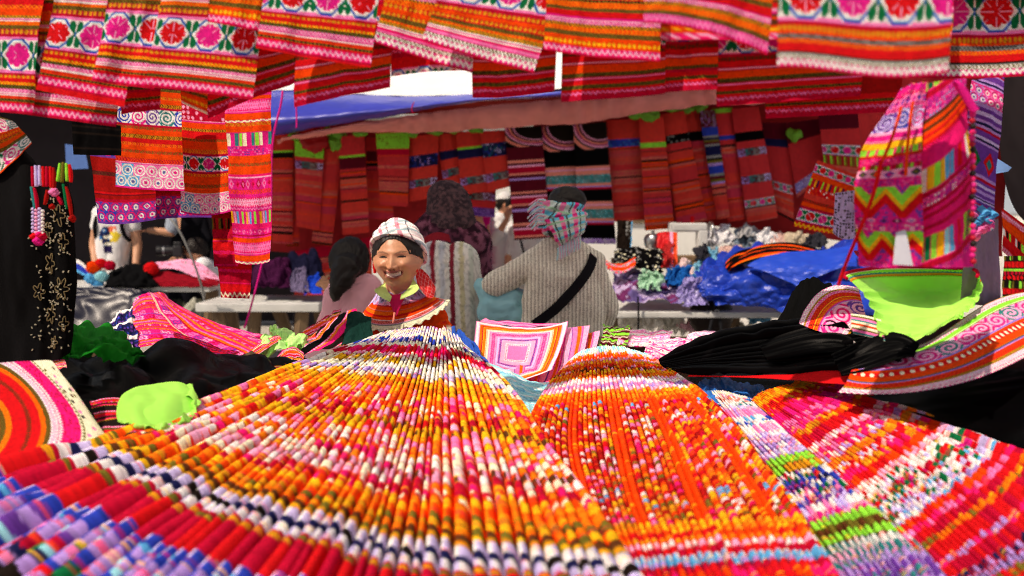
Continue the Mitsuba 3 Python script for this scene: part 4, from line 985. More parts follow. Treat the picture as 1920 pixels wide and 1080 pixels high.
def esk(label, tl, tr, bl, br, spec, seed, y=6.5, cuts=(), ties=(), amp=0.012):
    wd = 0.06 * np.subtract(tr, tl)
    tl, tr, bl, br = np.subtract(tl, wd), np.add(tr, wd), np.subtract(bl, wd), np.add(br, wd)
    key = thing('hanging_skirt', label, 'skirt', 'skirts hanging in the shade of the back stall')
    c = [[at(*tl, y), at((tl[0] + tr[0]) / 2, (tl[1] + tr[1]) / 2, y - 0.03), at(*tr, y)], [at(*bl, y + 0.02), at((bl[0] + br[0]) / 2, (bl[1] + br[1]) / 2, y - 0.02), at(*br, y + 0.02)]]
    w = np.linalg.norm(c[1][2] - c[1][0])
    h = np.linalg.norm(c[1][1] - c[0][1])
    P, U, V = surf(c, max(10, int(w / 0.008)), max(10, int(h / 0.006)))
    P = folds(P, U, V, amp, 3.0, 1.2, seed)
    k = y / F_PX
    s_ = sum(a for a, _ in spec)
    cloth(key, P, Bands([(a, fn) for a, fn in spec] + woven(seed), k, grain=0.25), 'cloth', 0.0012, bottom_up=False, cuts=[(n, a * k, b * k) for n, a, b in cuts] or [('waist', 0, 12 * k)])
    for (px, py, rx, rz, col) in ties:
        m = trimesh.creation.icosphere(subdivisions=3, radius=1.0)
        m.apply_scale([rx * k, 0.05, rz * k])
        d = meshkit.fbm(m.vertices * 22 + seed, 3, seed) - 0.5
        m.vertices += m.vertices / np.linalg.norm(m.vertices, axis=1, keepdims=True) * (d * 0.08)[:, None]
        m.vertices += at(px, py, y - 0.07)
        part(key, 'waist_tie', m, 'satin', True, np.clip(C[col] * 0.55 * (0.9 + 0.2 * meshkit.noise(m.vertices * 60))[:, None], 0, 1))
    return key


LM = [(12, solid('ered2')), (26, specks('lime', ['olive', 'lime'], 4, 0.3))]
E_ = esk
E_('red hanging skirt at the far left of the back stall row, beside the pink string', (508, 252), (548, 250), (512, 455), (546, 458), [(30, solid('ered')), (4, solid('lime')), (10, solid('dark'))], 1, ties=[(556, 256, 12, 7, 'lime')])
E_('narrow dark red hanging skirt second from the left in the back stall row', (545, 252), (566, 250), (538, 462), (560, 462), [(32, solid('ered2')), (4, solid('lime'))], 2, 6.6)
E_('red hanging skirt with a broad lime waist and violet hem, left in the back row', (556, 246), (606, 250), (558, 425), (596, 432), [(6, solid('ered2')), (40, specks('lime', ['olive', 'lime'], 3, 0.3)), (8, solid('ered2')), PATB] , 3, 6.45, cuts=[('waist', 0, 46)], ties=[(590, 262, 26, 22, 'red'), (614, 248, 14, 6, 'lime')])
E_('narrow red hanging skirt with a twisted lime waist tie above a round red yoke', (604, 280), (640, 276), (586, 456), (620, 462), [(26, solid('ered')), (4, lines(['sal2', 'ered'])), (20, solid('ered2'))], 4, 6.5, ties=[(630, 265, 15, 19, 'lime'), (636, 252, 12, 10, 'lime')])
E_('red hanging skirt with a thin lime line under its yoke', (636, 256), (680, 252), (645, 440), (690, 436), [(36, solid('ered2')), (4, solid('lime')), (20, solid('maroon'))], 5, 6.4, ties=[(676, 250, 13, 6, 'lime')])
E_('dark red hanging skirt half hidden right of the thin lime line', (688, 258), (716, 258), (690, 410), (738, 412), [(24, solid('ered2')), (20, solid('maroon'))], 6, 6.6)
E_('red hanging skirt with a wide bright lime waistband', (708, 248), (764, 246), (716, 384), (762, 388), [(2, solid('ered2')), (28, specks('lime', ['olive', 'lime'], 3, 0.3)), (12, solid('crim'))], 7, 6.4, cuts=[('waistband', 0, 30)], ties=[(766, 242, 12, 7, 'lime'), (774, 250, 12, 8, 'lime')])
E_('red hanging skirt with blue band and violet hem, fifth from the lime waistband group', (770, 256), (820, 250), (770, 378), (816, 370), [(36, solid('ered')), (22, specks('navy', ['blue', 'lila'], 5, 0.3)), (22, solid('ered')), PATB, (26, solid('ered')), HEMV], 8, 6.45, cuts=[('blue_band', 36, 58), ('violet_hem', 120, 140)])
E_('tilted red hanging skirt with pattern band, squeezed between two blue banded ones', (820, 252), (852, 250), (836, 368), (866, 354), [(30, solid('ered')), (16, solid('navy')), (18, solid('ered')), PATB, (26, solid('ered')), HEMV], 9, 6.5, ties=[(815, 247, 16, 7, 'lime'), (848, 244, 16, 6, 'lime')])
E_('red hanging skirt with lime line over blue band, leaning right', (858, 248), (902, 244), (868, 366), (922, 356), [(28, solid('ered')), (4, solid('lime')), (16, solid('navy')), (34, solid('ered')), PATB, (20, solid('ered')), HEMV], 10, 6.45, cuts=[('violet_hem', 116, 140)], ties=[(892, 242, 14, 6, 'lime')])
E_('red hanging skirt with speckled blue band, left of the maroon striped one', (902, 246), (948, 244), (918, 360), (968, 346), [(22, solid('ered')), (24, specks('navy', ['blue', 'teal', 'lav'], 4, 0.4)), (30, solid('ered')), PATB, (22, solid('ered')), HEMV], 11, 6.4, cuts=[('blue_band', 22, 46)])
E_('short red hanging skirt behind, with violet hem beside the gap to the photographer', (862, 350), (926, 352), (874, 402), (924, 408), [(10, solid('ered2')), PATB, (14, solid('ered2')), (30, specks('violet', ['lila', 'navy'], 3, 0.6))], 12, 6.7)
W1 = 62 * 6.35 / F_PX
ST_ = [(5, solid('salmon')), (4, solid('maroon')), (4, solid('palep')), (10, solid('crim')), (4, solid('salmon')), (5, solid('maroon')), (5, solid('lila'))]
E_('maroon hanging skirt with pink crescent yoke and striped bands', (950, 240), (1012, 236), (968, 450), (1028, 446), [(36, arcs(W1 / (6.35 / F_PX))), (24, solid('maroon'))] + ST_ + [(20, solid('maroon'))] + ST_ + [(22, solid('maroon'))] + ST_, 13, 6.35)
TS = [(5, solid('salmon')), (3, solid('palep')), (7, solid('salmon')), (16, specks('teal', ['cyan', 'grey'], 3, 0.5)), (5, solid('salmon')), (3, solid('lila')), (4, solid('crim'))]
E_('black hanging skirt with pink crescents and teal stripes behind the plaid headscarf', (1014, 238), (1076, 232), (1012, 420), (1078, 420), [(48, arcs(62)), (28, solid('black'))] + TS + [(22, solid('black'))] + TS + [(20, solid('black'))], 14, 6.4)
E_('black hanging skirt with pink crescents and teal stripes right of the plaid headscarf', (1078, 234), (1134, 228), (1090, 456), (1152, 458), [(48, arcs(56)), (30, solid('black'))] + TS + [(22, solid('black'))] + TS + [(26, solid('black')), (18, specks('lila', ['navy', 'white'], 4, 0.5))], 15, 6.35)
E_('wide red hanging skirt with round yoke over a blue band, right of the black ones', (1136, 226), (1204, 222), (1150, 416), (1202, 412), [(36, solid('ered')), (14, specks('blue', ['sky', 'navy'], 4, 0.3))], 16, 6.45, cuts=[('blue_band', 36, 50)])
E_('red hanging skirt with lime band low on its waist and lime ties', (1200, 220), (1242, 218), (1212, 432), (1262, 428), [(46, solid('ered')), (10, solid('lime'))], 17, 6.35, cuts=[('lime_band', 46, 56)], ties=[(1192, 208, 15, 13, 'lime'), (1218, 214, 17, 11, 'lime')])
E_('red hanging skirt with dark band slanting right of the low lime band', (1243, 214), (1282, 208), (1272, 424), (1324, 412), [(40, solid('ered')), (14, specks('black', ['grey'], 5, 0.2))], 18, 6.4, ties=[(1256, 203, 14, 8, 'lime')])
E_('red hanging skirt overlapped at left, right of the slanting dark band', (1282, 208), (1318, 206), (1300, 420), (1350, 408), [(38, solid('ered')), (16, solid('black'))], 19, 6.5, ties=[(1284, 206, 15, 7, 'lime'), (1310, 200, 14, 8, 'lime')])
E_('narrow blue and grey striped hanging skirt between red ones', (1312, 208), (1340, 206), (1346, 412), (1366, 408), [(30, specks('maroon', ['lila', 'grey'], 4, 0.5)), (16, solid('blue')), (20, lines(['grey', 'navy', 'olive', 'maroon', 'grey'])), (16, solid('navy')), (20, lines(['grey', 'dark', 'olive', 'lila'])), (14, solid('blue')), (20, lines(['grey', 'maroon', 'olive', 'lila']))], 20, 6.42)
E_('plain dark red hanging skirt with lime top and blue strip', (1336, 204), (1372, 202), (1368, 416), (1394, 412), [(8, solid('lime')), (42, solid('ered2')), (8, solid('blue'))], 21, 6.45)
E_('dark red hanging skirt with black band and two flower strips', (1374, 204), (1420, 200), (1404, 418), (1456, 408), [(44, solid('ered2')), (16, solid('black')), (14, solid('ered2')), PATB, (36, solid('ered2')), PATB, (30, solid('ered2')), (14, flower())], 22, 6.4, cuts=[('flower_band', 168, 182)])
E_('dark red hanging skirt leaning right with a flower strip at its hem', (1424, 230), (1478, 230), (1452, 396), (1486, 416), [(30, solid('maroon')), (14, solid('navy')), (50, solid('ered2')), (16, solid('ered2')), (16, flower())], 23, 6.55)
E_('dark red hanging skirt in deep shade with lime tie and violet strip', (1476, 230), (1560, 220), (1500, 372), (1580, 300), [(30, solid('maroon')), (60, solid('ered2')), (14, curl('lav', ('blue', 'violet')))], 24, 6.5, ties=[(1490, 252, 16, 10, 'lime')])
E_('dark red hanging skirt in deep shade nearest the sunlit pink jackets', (1540, 215), (1640, 205), (1560, 370), (1640, 400), [(30, solid('maroon')), (30, solid('ered2')), (20, flower()), (20, bars(['lime', 'olive', 'crim'], 4, 0.6, 'dred'))], 25, 6.3)
E_('crimson skirt on the ground level behind the sitting girl in pink', (560, 470), (690, 445), (560, 560), (690, 540), [(20, solid('crim'))], 26, 6.75)
# nearer cloths at right of the row
hang('hanging_cloth', 'tilted orange cloth with flower band beside the sunlit pink jackets', 'textile', [(1532, 300), (1612, 330)], [(1487, 424), (1530, 434), (1572, 440)], (3.6, 3.6), [(10, zig('red', 'yellow', 9)), (3, solid('crim')), (22, flower()), (4, solid('crim')), (8, solid('orange')), (6, rope('red', 'brown', 5)), (10, solid('ered')), (12, specks('red', ['white', 'orange'], 4, 0.35)), (15, bars(['lime', 'crim', 'yellow', 'navy', 'red'], 5, 0.7, 'red')), (10, solid('orange')), (16, flower()), (8, solid('ered'))], 0, 0, 0.004, seed=51, kpx=3.6, cuts=(('flower_band', 13, 35),))
hang('hanging_cloth', 'white cloth with small black dots beside the tilted orange cloth', 'textile', [(1566, 362), (1608, 356)], [(1562, 436), (1580, 448), (1606, 446)], (3.4, 3.4), [(80, specks('lav', ['navy', 'dark'], 6, 0.5))], 0, 0, 0.003, seed=52, kpx=3.4)

# ================================================================== right hand cluster
def smooth_(x, a, b):
    t = np.clip((x - a) / (b - a), 0, 1)
    return t * t * (3 - 2 * t)

J1 = [(12, specks('mag', ['violet', 'hot', 'pink'], 4, 0.8)), (56, bigzig(46)), (14, specks('mag', ['violet', 'pink', 'white'], 4, 0.7)), (10, diam('mag', ['dark', 'palep', 'violet'], 20)), (58, bigzig(52)), (16, specks('mag', ['violet', 'pink', 'hot'], 4, 0.8)), (16, diam('palep', ['navy', 'olive', 'violet', 'mag'], 22)), (9, bars(['crim', 'olive', 'lime', 'hot'], 5, 0.8, 'crim')), (14, specks('hot', ['violet', 'pink', 'mag'], 4, 0.8)), (5, rope('crim', 'orange', 6)),
      (13, bars(['lime', 'lime', 'hot'], 5, 0.95, 'lime')), (13, solid('yellow')), (6, lines(['hot', 'palep', 'mag'])), (10, solid('mag')), (6, solid('palep')), (40, curl('lav', ('violet', 'blue', 'mag', 'olive'), 2.4, 0.95)), (8, rope('mag', 'pink', 6)), (16, diam('pink', ['blue', 'mag', 'violet'], 16)), (10, specks('hot', ['white', 'violet'], 4, 0.6)), (12, solid('mag')), (14, bars(['sky', 'mag', 'yellow', 'hot'], 9, .9, 'mag')), (20, specks('mag', ['violet', 'lila', 'pink'], 4, 0.8))]
J2 = [(12, specks('mag', ['pink', 'violet'], 5, 0.7)), (12, solid('crim')), (54, bars(['lime', 'green', 'lime', 'yellow', 'cyan', 'sky', 'hot', 'red', 'hot'], 11, 0.9, 'hot')), (10, solid('hot')), (46, lines(['crim', 'hot', 'hot', 'crim', 'hot', 'crim'])), (20, specks('mag', ['violet', 'pink', 'white'], 6, 0.8)), (8, solid('crim')), (50, bars(['white', 'yellow', 'lime', 'yellow', 'sky', 'sky', 'hot', 'red', 'hot'], 12, 0.95, 'hot')), (34, solid('hot')), (8, rope('crim', 'hot', 6)), (34, lines(['red', 'orange', 'red', 'orange', 'brown'])), (16, lines(['orange', 'brown'])), (24, specks('mag', ['violet', 'pink', 'sky'], 6, 0.8))]
GJ = 'sunlit pink pieces at the right'
key = hang('embroidered_jacket', 'sunlit pink jacket with yellow and lime zigzags, left of the crimson pleated one', 'jacket', [(1706, 160), (1738, 152)], [(1608, 498), (1660, 502), (1728, 498)], (1.14, 1.1), J1, 0, 0, 0.0015, seed=61, kpx=1.12, amp=0.01, cuts=(('zigzag_band', 10, 42), ('zigzag_band', 72, 98))) if False else None
key = thing('embroidered_jacket', 'sunlit pink jacket with yellow and lime zigzags, left of the crimson striped jacket', 'jacket', GJ)
ctrl = Y([(1690, 168, 1.13), (1712, 158, 1.12), (1738, 152, 1.11)], [(1628, 262, 1.13), (1680, 252, 1.11), (1732, 240, 1.1)], [(1600, 350, 1.13), (1662, 350, 1.1), (1728, 346, 1.09)], [(1608, 498, 1.13), (1665, 502, 1.1), (1730, 498, 1.09)])
P, U, V = surf(ctrl, 120, 300)
P = folds(P, U, V * 2, 0.012, 4, 2, 61)
cloth(key, P, Bands(J1, 1.12 / F_PX), relief=0.0012, cuts=[('zigzag_band', 12 * 1.12 / F_PX, 68 * 1.12 / F_PX), ('curl_band', 272 * 1.12 / F_PX, 312 * 1.12 / F_PX)])
for pts in ([(1640, 330), (1668, 270), (1690, 200)], [(1698, 330), (1704, 250), (1712, 190)]):
    part(key, 'orange_piping', tube([at(*p, 1.085) for p in pts], 0.0022, 6, n=20), 'cloth', True, C['orange'])
part(key, 'lining_flap', tarp_mesh := (lambda Q: (Q.reshape(-1, 3), grid_faces(30, 14)))(surf(Y([(1680, 436, 1.08), (1698, 430, 1.08)], [(1674, 496, 1.075), (1712, 498, 1.075)]), 14, 30)[0]), 'cloth', True, lin('cfd0dc'))
key = thing('embroidered_jacket', 'sunlit crimson jacket with blocks of lime, yellow and blue stripes beside purple cloth', 'jacket', GJ)
ctrl = Y([(1732, 156, 1.12), (1775, 150, 1.13), (1812, 148, 1.15)], [(1726, 300, 1.11), (1776, 290, 1.1), (1818, 276, 1.13)], [(1722, 400, 1.1), (1776, 396, 1.09), (1822, 388, 1.13)], [(1720, 500, 1.1), (1776, 502, 1.1), (1826, 500, 1.14)])
P, U, V = surf(ctrl, 120, 300)
P = folds(P, U, V * 2, 0.008, 3, 2, 62)
s_, t_ = st(P)
cloth(key, P, lambda s, t: Bands(J2, 1.12 / F_PX)(s, np.maximum(t - 0.45 * (s - 0.04), 0)), relief=0.0012, cuts=[('hem_trim', 0, 0.012)])
for pts in ([(1792, 160), (1806, 172), (1822, 200), (1826, 204)],):
    part(key, 'bead_trim', tube([at(*p, 1.1) for p in pts], 0.006, 8, n=24), 'cloth', True, C['mag'])
for i in range(26):
    m = trimesh.creation.icosphere(subdivisions=1, radius=0.0045)
    q = at(1822 + 3 * hs(i, 3), 215 + i * 11, 1.105)
    m.apply_translation(q)
    part(key, 'bead', m, 'satin', True, C[['mag', 'crim', 'dark', 'hot'][i % 4]])
PU = [(30, scallop('pink', 'lila', 'mag', 2)), (6, lines(['mag', 'lila'])), (12, lines(['navy', 'lila', 'violet'])), (6, solid('violet')), (8, lines(['lila', 'crim', 'violet'])), (10, lines(['violet', 'lav', 'navy', 'lila'])), (12, lines(['violet', 'lila'])), (26, lines(['violet', 'lav', 'violet', 'crim', 'lila'])), (52, diam('violet', ['green', 'red', 'teal', 'navy'], 34)), (12, lines(['violet', 'lila', 'navy'])), (10, lines(['lav', 'violet'])), (14, lines(['violet', 'crim', 'lila'])), (10, lines(['navy', 'lila'])), (30, lines(['violet', 'lav', 'violet', 'lila']))]
key = thing('purple_scarf', 'purple striped scarf with blue knots at its end hanging in shade at the right', 'scarf')
ctrl = Y([(1822, 150, 1.5), (1852, 145, 1.5), (1886, 135, 1.5)], [(1806, 290, 1.5), (1838, 286, 1.49), (1872, 280, 1.5)], [(1796, 434, 1.5), (1826, 440, 1.48), (1864, 430, 1.5)])
P, U, V = surf(ctrl, 70, 240)
P = folds(P, U, V, 0.008, 2, 3, 63)
cloth(key, P, lambda s, t: Bands(PU, 1.5 / F_PX)(s, np.maximum(t + 0.55 * (s - 0.03), 0)), relief=0.0012)
scene[key + '__woven_cloth'] = scene.pop(key)
for i, (px, py) in enumerate(((1812, 405), (1818, 420), (1836, 400), (1842, 418), (1850, 404), (1806, 430), (1828, 432))):
    a = at(px, py, 1.47)
    part(key, 'knot', tube([a + [0, 0, .012], a + [0.008, -0.01, 0], a + [-0.004, -0.012, -0.01], a + [0.004, 0, -0.018]], [0.007, 0.009, 0.009, 0.005], 8), 'cloth', True, C['sky'] if i % 3 else C['pink'])
drape('grey_violet_cloth', 'grey violet plain cloth hanging below the purple scarf', Y([(1808, 420, 1.56), (1872, 410, 1.56)], [(1806, 500, 1.56), (1874, 500, 1.56)], [(1800, 570, 1.56), (1876, 574, 1.56)]), 50, 90, color=lin('84728c'), amp=0.012, f=(3, 2), seed=64)
# sheets added for the dark at far right; curtain colour stands in for shade
kd = thing('shade_curtain', 'charcoal curtain added behind the purple scarf, its colour standing in for shade', 'curtain')
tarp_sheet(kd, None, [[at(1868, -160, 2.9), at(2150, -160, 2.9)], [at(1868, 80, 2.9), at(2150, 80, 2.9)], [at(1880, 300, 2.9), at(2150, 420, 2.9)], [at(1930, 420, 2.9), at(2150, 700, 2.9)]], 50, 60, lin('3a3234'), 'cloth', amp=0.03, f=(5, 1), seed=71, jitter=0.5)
kd = thing('filler_cloth', 'red cloth added to fill the dark behind the sunlit pink jackets', 'cloth')
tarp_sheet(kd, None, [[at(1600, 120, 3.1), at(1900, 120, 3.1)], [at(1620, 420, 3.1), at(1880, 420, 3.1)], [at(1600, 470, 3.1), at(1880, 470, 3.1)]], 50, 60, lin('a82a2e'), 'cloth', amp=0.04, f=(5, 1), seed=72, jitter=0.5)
hang('hanging_cloth', 'small orange cloth with lime fringe seen at the right edge', 'textile', [(1880, 390), (1930, 430)], [(1878, 470), (1930, 520)], (2.6, 2.6), [(12, net('red', 'palep', 9)), (18, solid('red')), (18, bars(['white', 'dark', 'lime', 'red'], 8, 0.7, 'red')), (20, solid('orange'))], 0, 0, 0.004, seed=73)
hang('hanging_cloth', 'dark red cloth with lime dashes at the right edge below the orange one', 'textile', [(1882, 480), (1940, 480)], [(1878, 575), (1940, 578)], (2.5, 2.5), [(10, beads('dark', 'red', 8)), (8, beads('dark', 'crim', 7)), (6, lines(['lime', 'dark'])), (12, beads('dred', 'red', 8)), (16, bars(['olive', 'dark', 'lime'], 6, 0.6, 'dark'))], 0, 0, 0.004, seed=74)
k = thing('blue_flag', 'pale blue pointed cloth catching light right of the purple scarf', 'cloth')
P = surf(Y([(1862, 292, 1.75), (1897, 314, 1.72)], [(1864, 326, 1.75), (1890, 322, 1.73)]), 24, 24)[0]
put(k, (P.reshape(-1, 3), grid_faces(24, 24)), 'cloth', True, lin('7aa2e0'))
k = thing('red_string', 'red string slanting down from the sunlit jackets to the red banded cloth', 'string')
put(k, tube([at(1652, 300, 1.08), at(1632, 380, 1.1), at(1604, 450, 1.13), at(1572, 534, 1.17)], 0.0028, 6, n=30), 'cloth', True, C['red'])

# ------------------------------------------------------------------ the piles at the right
drape('black_skirt_pile', 'large pile of black cloth filling the lower right behind the red skirt', Y([(1440, 640, 2.05), (1560, 600, 2.05), (1700, 590, 2.0), (1850, 600, 1.95), (2100, 600, 1.9)], [(1300, 700, 1.95), (1520, 690, 1.74), (1680, 690, 1.58), (1860, 680, 1.5), (2100, 660, 1.47)], [(1300, 725, 1.85), (1500, 735, 1.60), (1680, 748, 1.44), (1860, 738, 1.35), (2100, 700, 1.32)], [(1300, 760, 1.7), (1500, 780, 1.5), (1680, 810, 1.33), (1880, 850, 1.2), (2100, 850, 1.15)], [(1300, 860, 1.45), (1500, 880, 1.33), (1680, 920, 1.2), (1880, 980, 1.08), (2100, 1000, 1.03)]), 150, 120, color=lin('040405'), bsdf='black_satin', amp=0.02, f=(2, 8), seed=75)
drape('black_cloth', 'upright black cloth fold between the blue tarpaulin and the red banded cloth', Y([(1480, 560, 1.9), (1510, 520, 1.92), (1560, 532, 1.9)], [(1450, 610, 1.8), (1510, 590, 1.76), (1580, 590, 1.74)], [(1420, 650, 1.72), (1510, 640, 1.66), (1600, 640, 1.64)]), 70, 60, color=lin('050505'), amp=0.025, f=(4, 1), seed=76)
key = thing('black_pleated_skirt', 'black pleated skirt fanned flat in front of the lime waistband', 'skirt')
cols = [
    [at(1236, 676, 1.86), at(1330, 640, 1.80), at(1440, 622, 1.70), at(1560, 606, 1.58)],
    [at(1238, 682, 1.84), at(1345, 664, 1.72), at(1470, 648, 1.60), at(1620, 632, 1.48)],
    [at(1242, 690, 1.82), at(1350, 682, 1.68), at(1490, 672, 1.54), at(1680, 646, 1.40)],
    [at(1248, 698, 1.80), at(1352, 702, 1.62), at(1490, 704, 1.48), at(1690, 682, 1.34)]]
fan(key, [[c[r] for c in cols] for r in range(4)], None, None, 9, 16, 140, [(10, 'solid', ['black'])] * 12, 9, depth=1.3, bsdf='black_satin', cuts=(('waistband', 0, 0.05),))
for lb, a_, b_, c_, sd in (('long black pleat end over the red banded cloth left of the lime waistband', [(1420, 640, 1.62), (1500, 612, 1.58), (1566, 606, 1.55), (1608, 628, 1.50)], [(1430, 660, 1.56), (1510, 640, 1.52), (1570, 632, 1.49), (1606, 648, 1.46)], [(1440, 676, 1.53), (1515, 664, 1.48), (1572, 656, 1.45), (1604, 660, 1.44)], 78), ('pointed black pleat end lying on the embroidered body below the lime waistband', [(1560, 668, 1.44), (1625, 636, 1.43), (1668, 624, 1.41), (1720, 646, 1.36)], [(1570, 690, 1.39), (1630, 664, 1.38), (1680, 646, 1.36), (1718, 660, 1.34)], [(1580, 704, 1.36), (1636, 692, 1.34), (1680, 680, 1.325), (1708, 672, 1.325)], 79)):
    drape('black_cloth', lb, Y(a_, b_, c_), 80, 50, color=lin('040405'), bsdf='black_satin', amp=0.02, f=(0.7, 7), seed=sd)
drape('red_lining_strip', 'bright red strip of lining under the black pleated skirt', Y([(1290, 702, 1.7), (1450, 703, 1.52), (1580, 696, 1.42), (1692, 690, 1.35)], [(1290, 708, 1.69), (1450, 712, 1.50), (1580, 722, 1.37), (1690, 724, 1.305)]), 90, 20, color='red', amp=0.006, f=(4, 2), seed=77)

key = thing('lime_waisted_skirt', 'embroidered skirt with a wide lime waistband standing open on the black pile', 'skirt')
# body: a flared sheet running down to the right, pale curls then orange bands with white beads
LB = [(8, zig('mag', 'white', 9, 0.3)), (10, rope('palep', 'white', 8)), (8, rope('olive', 'gold', 6)), (16, rope('orange', 'red', 8)), (9, lines(['lila', 'violet', 'olive'])), (18, solid('orange')), (18, beads('red', 'cream', 17, 0.5)), (8, solid('orange')), (7, lines(['lila', 'blue', 'lila'])), (52, curl('palep', ('mag', 'hot', 'mag', 'teal'), 1.9, 1.15)), (6, lines(['olive', 'lime', 'cream'])), (12, solid('lime'))]
ctrl = Y([(1600, 640, 1.46), (1660, 652, 1.42), (1740, 640, 1.42), (1830, 580, 1.5), (1960, 545, 1.58)],
         [(1600, 676, 1.40), (1680, 682, 1.34), (1780, 655, 1.35), (1870, 604, 1.44), (1990, 560, 1.53)],
         [(1590, 710, 1.34), (1690, 712, 1.28), (1810, 680, 1.28), (1910, 632, 1.37), (2020, 585, 1.48)],
         [(1570, 735, 1.31), (1700, 736, 1.25), (1830, 710, 1.24), (1935, 662, 1.31), (2050, 610, 1.43)])
P, U, V = surf(ctrl, 330, 130)
P = folds(P, U, V, 0.005, 4, 2, 81)
cloth(key, P, Bands(LB, 0.00098), relief=0.0012, cuts=[('zigzag_hem', 0, 0.0175), ('curl_band', 0.1, 0.151)])
# the left wing of the body
LW = [(8, zig('pink', 'white', 8, 0.3)), (7, rope('palep', 'white', 7)), (6, rope('olive', 'gold', 6)), (9, rope('palep', 'mag', 7)), (14, rope('orange', 'red', 8)), (7, lines(['red', 'yellow', 'red'])), (10, rope('orange', 'oran2', 8)), (6, lines(['mag', 'lila'])), (60, curl('palep', ('mag', 'hot', 'violet'), 1.9, 1.0))]
ctrl = Y([(1498, 606, 1.6), (1522, 560, 1.68), (1560, 536, 1.72), (1610, 540, 1.72)], [(1535, 620, 1.54), (1552, 585, 1.6), (1580, 566, 1.64), (1616, 566, 1.65)], [(1590, 640, 1.47), (1598, 620, 1.5), (1612, 606, 1.53), (1625, 596, 1.56)])
P, U, V = surf(ctrl, 130, 110)
cols_ = Bands(LW, 0.00125)
s_, t_ = st(P)
col, h = cols_(s_, t_)
P = folds(P, U, V, 0.005, 3, 2, 82) + normals(P) * (h * 0.001)[..., None]
part(key, 'body_wing', (P.reshape(-1, 3), grid_faces(110, 130)), 'cloth', True, col.reshape(-1, 3))
# the waistband: its far side stands, its near side is folded down towards the camera
ctrl = Y([(1588, 522, 1.47), (1606, 508, 1.56), (1690, 501, 1.64), (1775, 501, 1.64), (1822, 508, 1.56), (1830, 520, 1.50)],
         [(1606, 536, 1.47), (1636, 530, 1.57), (1700, 528, 1.645), (1772, 528, 1.645), (1824, 530, 1.57), (1836, 538, 1.49)],
         [(1630, 560, 1.46), (1662, 560, 1.55), (1712, 562, 1.62), (1768, 560, 1.62), (1816, 558, 1.55), (1832, 562, 1.47)],
         [(1642, 588, 1.43), (1674, 592, 1.47), (1716, 596, 1.50), (1762, 590, 1.51), (1802, 580, 1.48), (1818, 580, 1.44)],
         [(1646, 612, 1.40), (1682, 620, 1.40), (1718, 620, 1.41), (1756, 608, 1.43), (1790, 592, 1.44), (1806, 590, 1.43)],
         [(1650, 632, 1.39), (1686, 643, 1.37), (1716, 640, 1.37), (1750, 622, 1.40), (1784, 600, 1.43), (1800, 594, 1.43)])
P, U, V = surf(ctrl, 220, 120)
N0 = normals(P)
P = P + N0 * (0.0022 * np.sin(V * 46 + 5 * meshkit.noise(np.stack([U * 5, V * 2, U * 0], -1), 2)) * smooth_(V, .2, .35) + 0.014 * (meshkit.fbm(np.stack([U * 3.2, V * 2.4, U * 0 + 7], -1), 3, 2) - .5) * smooth_(V, .25, .5))[..., None]
P = creases(P, U, np.maximum(V, .15), 0.006, 3.0, 2.5, 86)
cL = np.broadcast_to(lin('aef25e'), P.shape).copy()
for v0, v1, cn in ((0, .012, 'crim'), (.012, .03, 'salmon'), (.03, .042, 'cream'), (.042, .075, 'lime'), (.075, .1, 'teal'), (.1, .118, 'gold'), (.118, .13, 'crim'), (.13, .15, 'lime')):
    cL[(V >= v0 + .006 * np.sin(U * 300) * (cn == 'teal')) & (V < v1)] = C[cn]
nb = 16
part(key, 'edging', (P[:nb + 3].reshape(-1, 3), grid_faces(nb + 3, 220)), 'cloth', True, cL[:nb + 3].reshape(-1, 3), 'red, green and gold edging of the waistband')
part(key, 'waistband', (P[nb + 2:].reshape(-1, 3), grid_faces(120 - nb - 2, 220)), 'satin', True, cL[nb + 2:].reshape(-1, 3), 'neon lime waistband lying open')
part(key, 'rim_piping', tube(P[0, ::3], 0.0035, 8), 'cloth', True, C['crim'])
ctrl = Y([(1596, 588, 1.47), (1625, 592, 1.45), (1652, 600, 1.42)], [(1596, 606, 1.45), (1625, 612, 1.43), (1655, 620, 1.4)], [(1600, 626, 1.44), (1630, 632, 1.42), (1660, 640, 1.38)])
P, U, V = surf(ctrl, 50, 40)
col, h = Bands([(6, solid('cream')), (4, solid('olive')), (5, solid('pink')), (4, solid('teal')), (6, solid('cream')), (4, solid('orange'))], 0.00105)(*st(P))
part(key, 'striped_tuck', (P.reshape(-1, 3), grid_faces(40, 50)), 'cloth', True, col.reshape(-1, 3))
drape('pink_cloth', 'crimson and white striped scrap between the black pleats and lime skirt', Y([(1600, 640, 1.46), (1650, 644, 1.43), (1690, 636, 1.42)], [(1604, 664, 1.41), (1640, 664, 1.39), (1672, 654, 1.38)]), 60, 30, pat=Bands([(8, solid('white')), (5, solid('crim')), (7, solid('palep')), (6, specks('crim', ['pink', 'white'], 3, 0.5))], 0.001), amp=0.006, seed=85)

# ================================================================== people
SK = {'tan': lin('c4906e'), 'fair': lin('d09a78'), 'mid': lin('bb845e')}


def smooth01(a, b, x):
    t = np.clip((x - a) / (b - a), 0, 1)
    return t * t * (3 - 2 * t)


def gauss(x, z, cx, cz, sx, sz):
    return np.exp(-((x - cx) / sx) ** 2 - ((z - cz) / sz) ** 2)


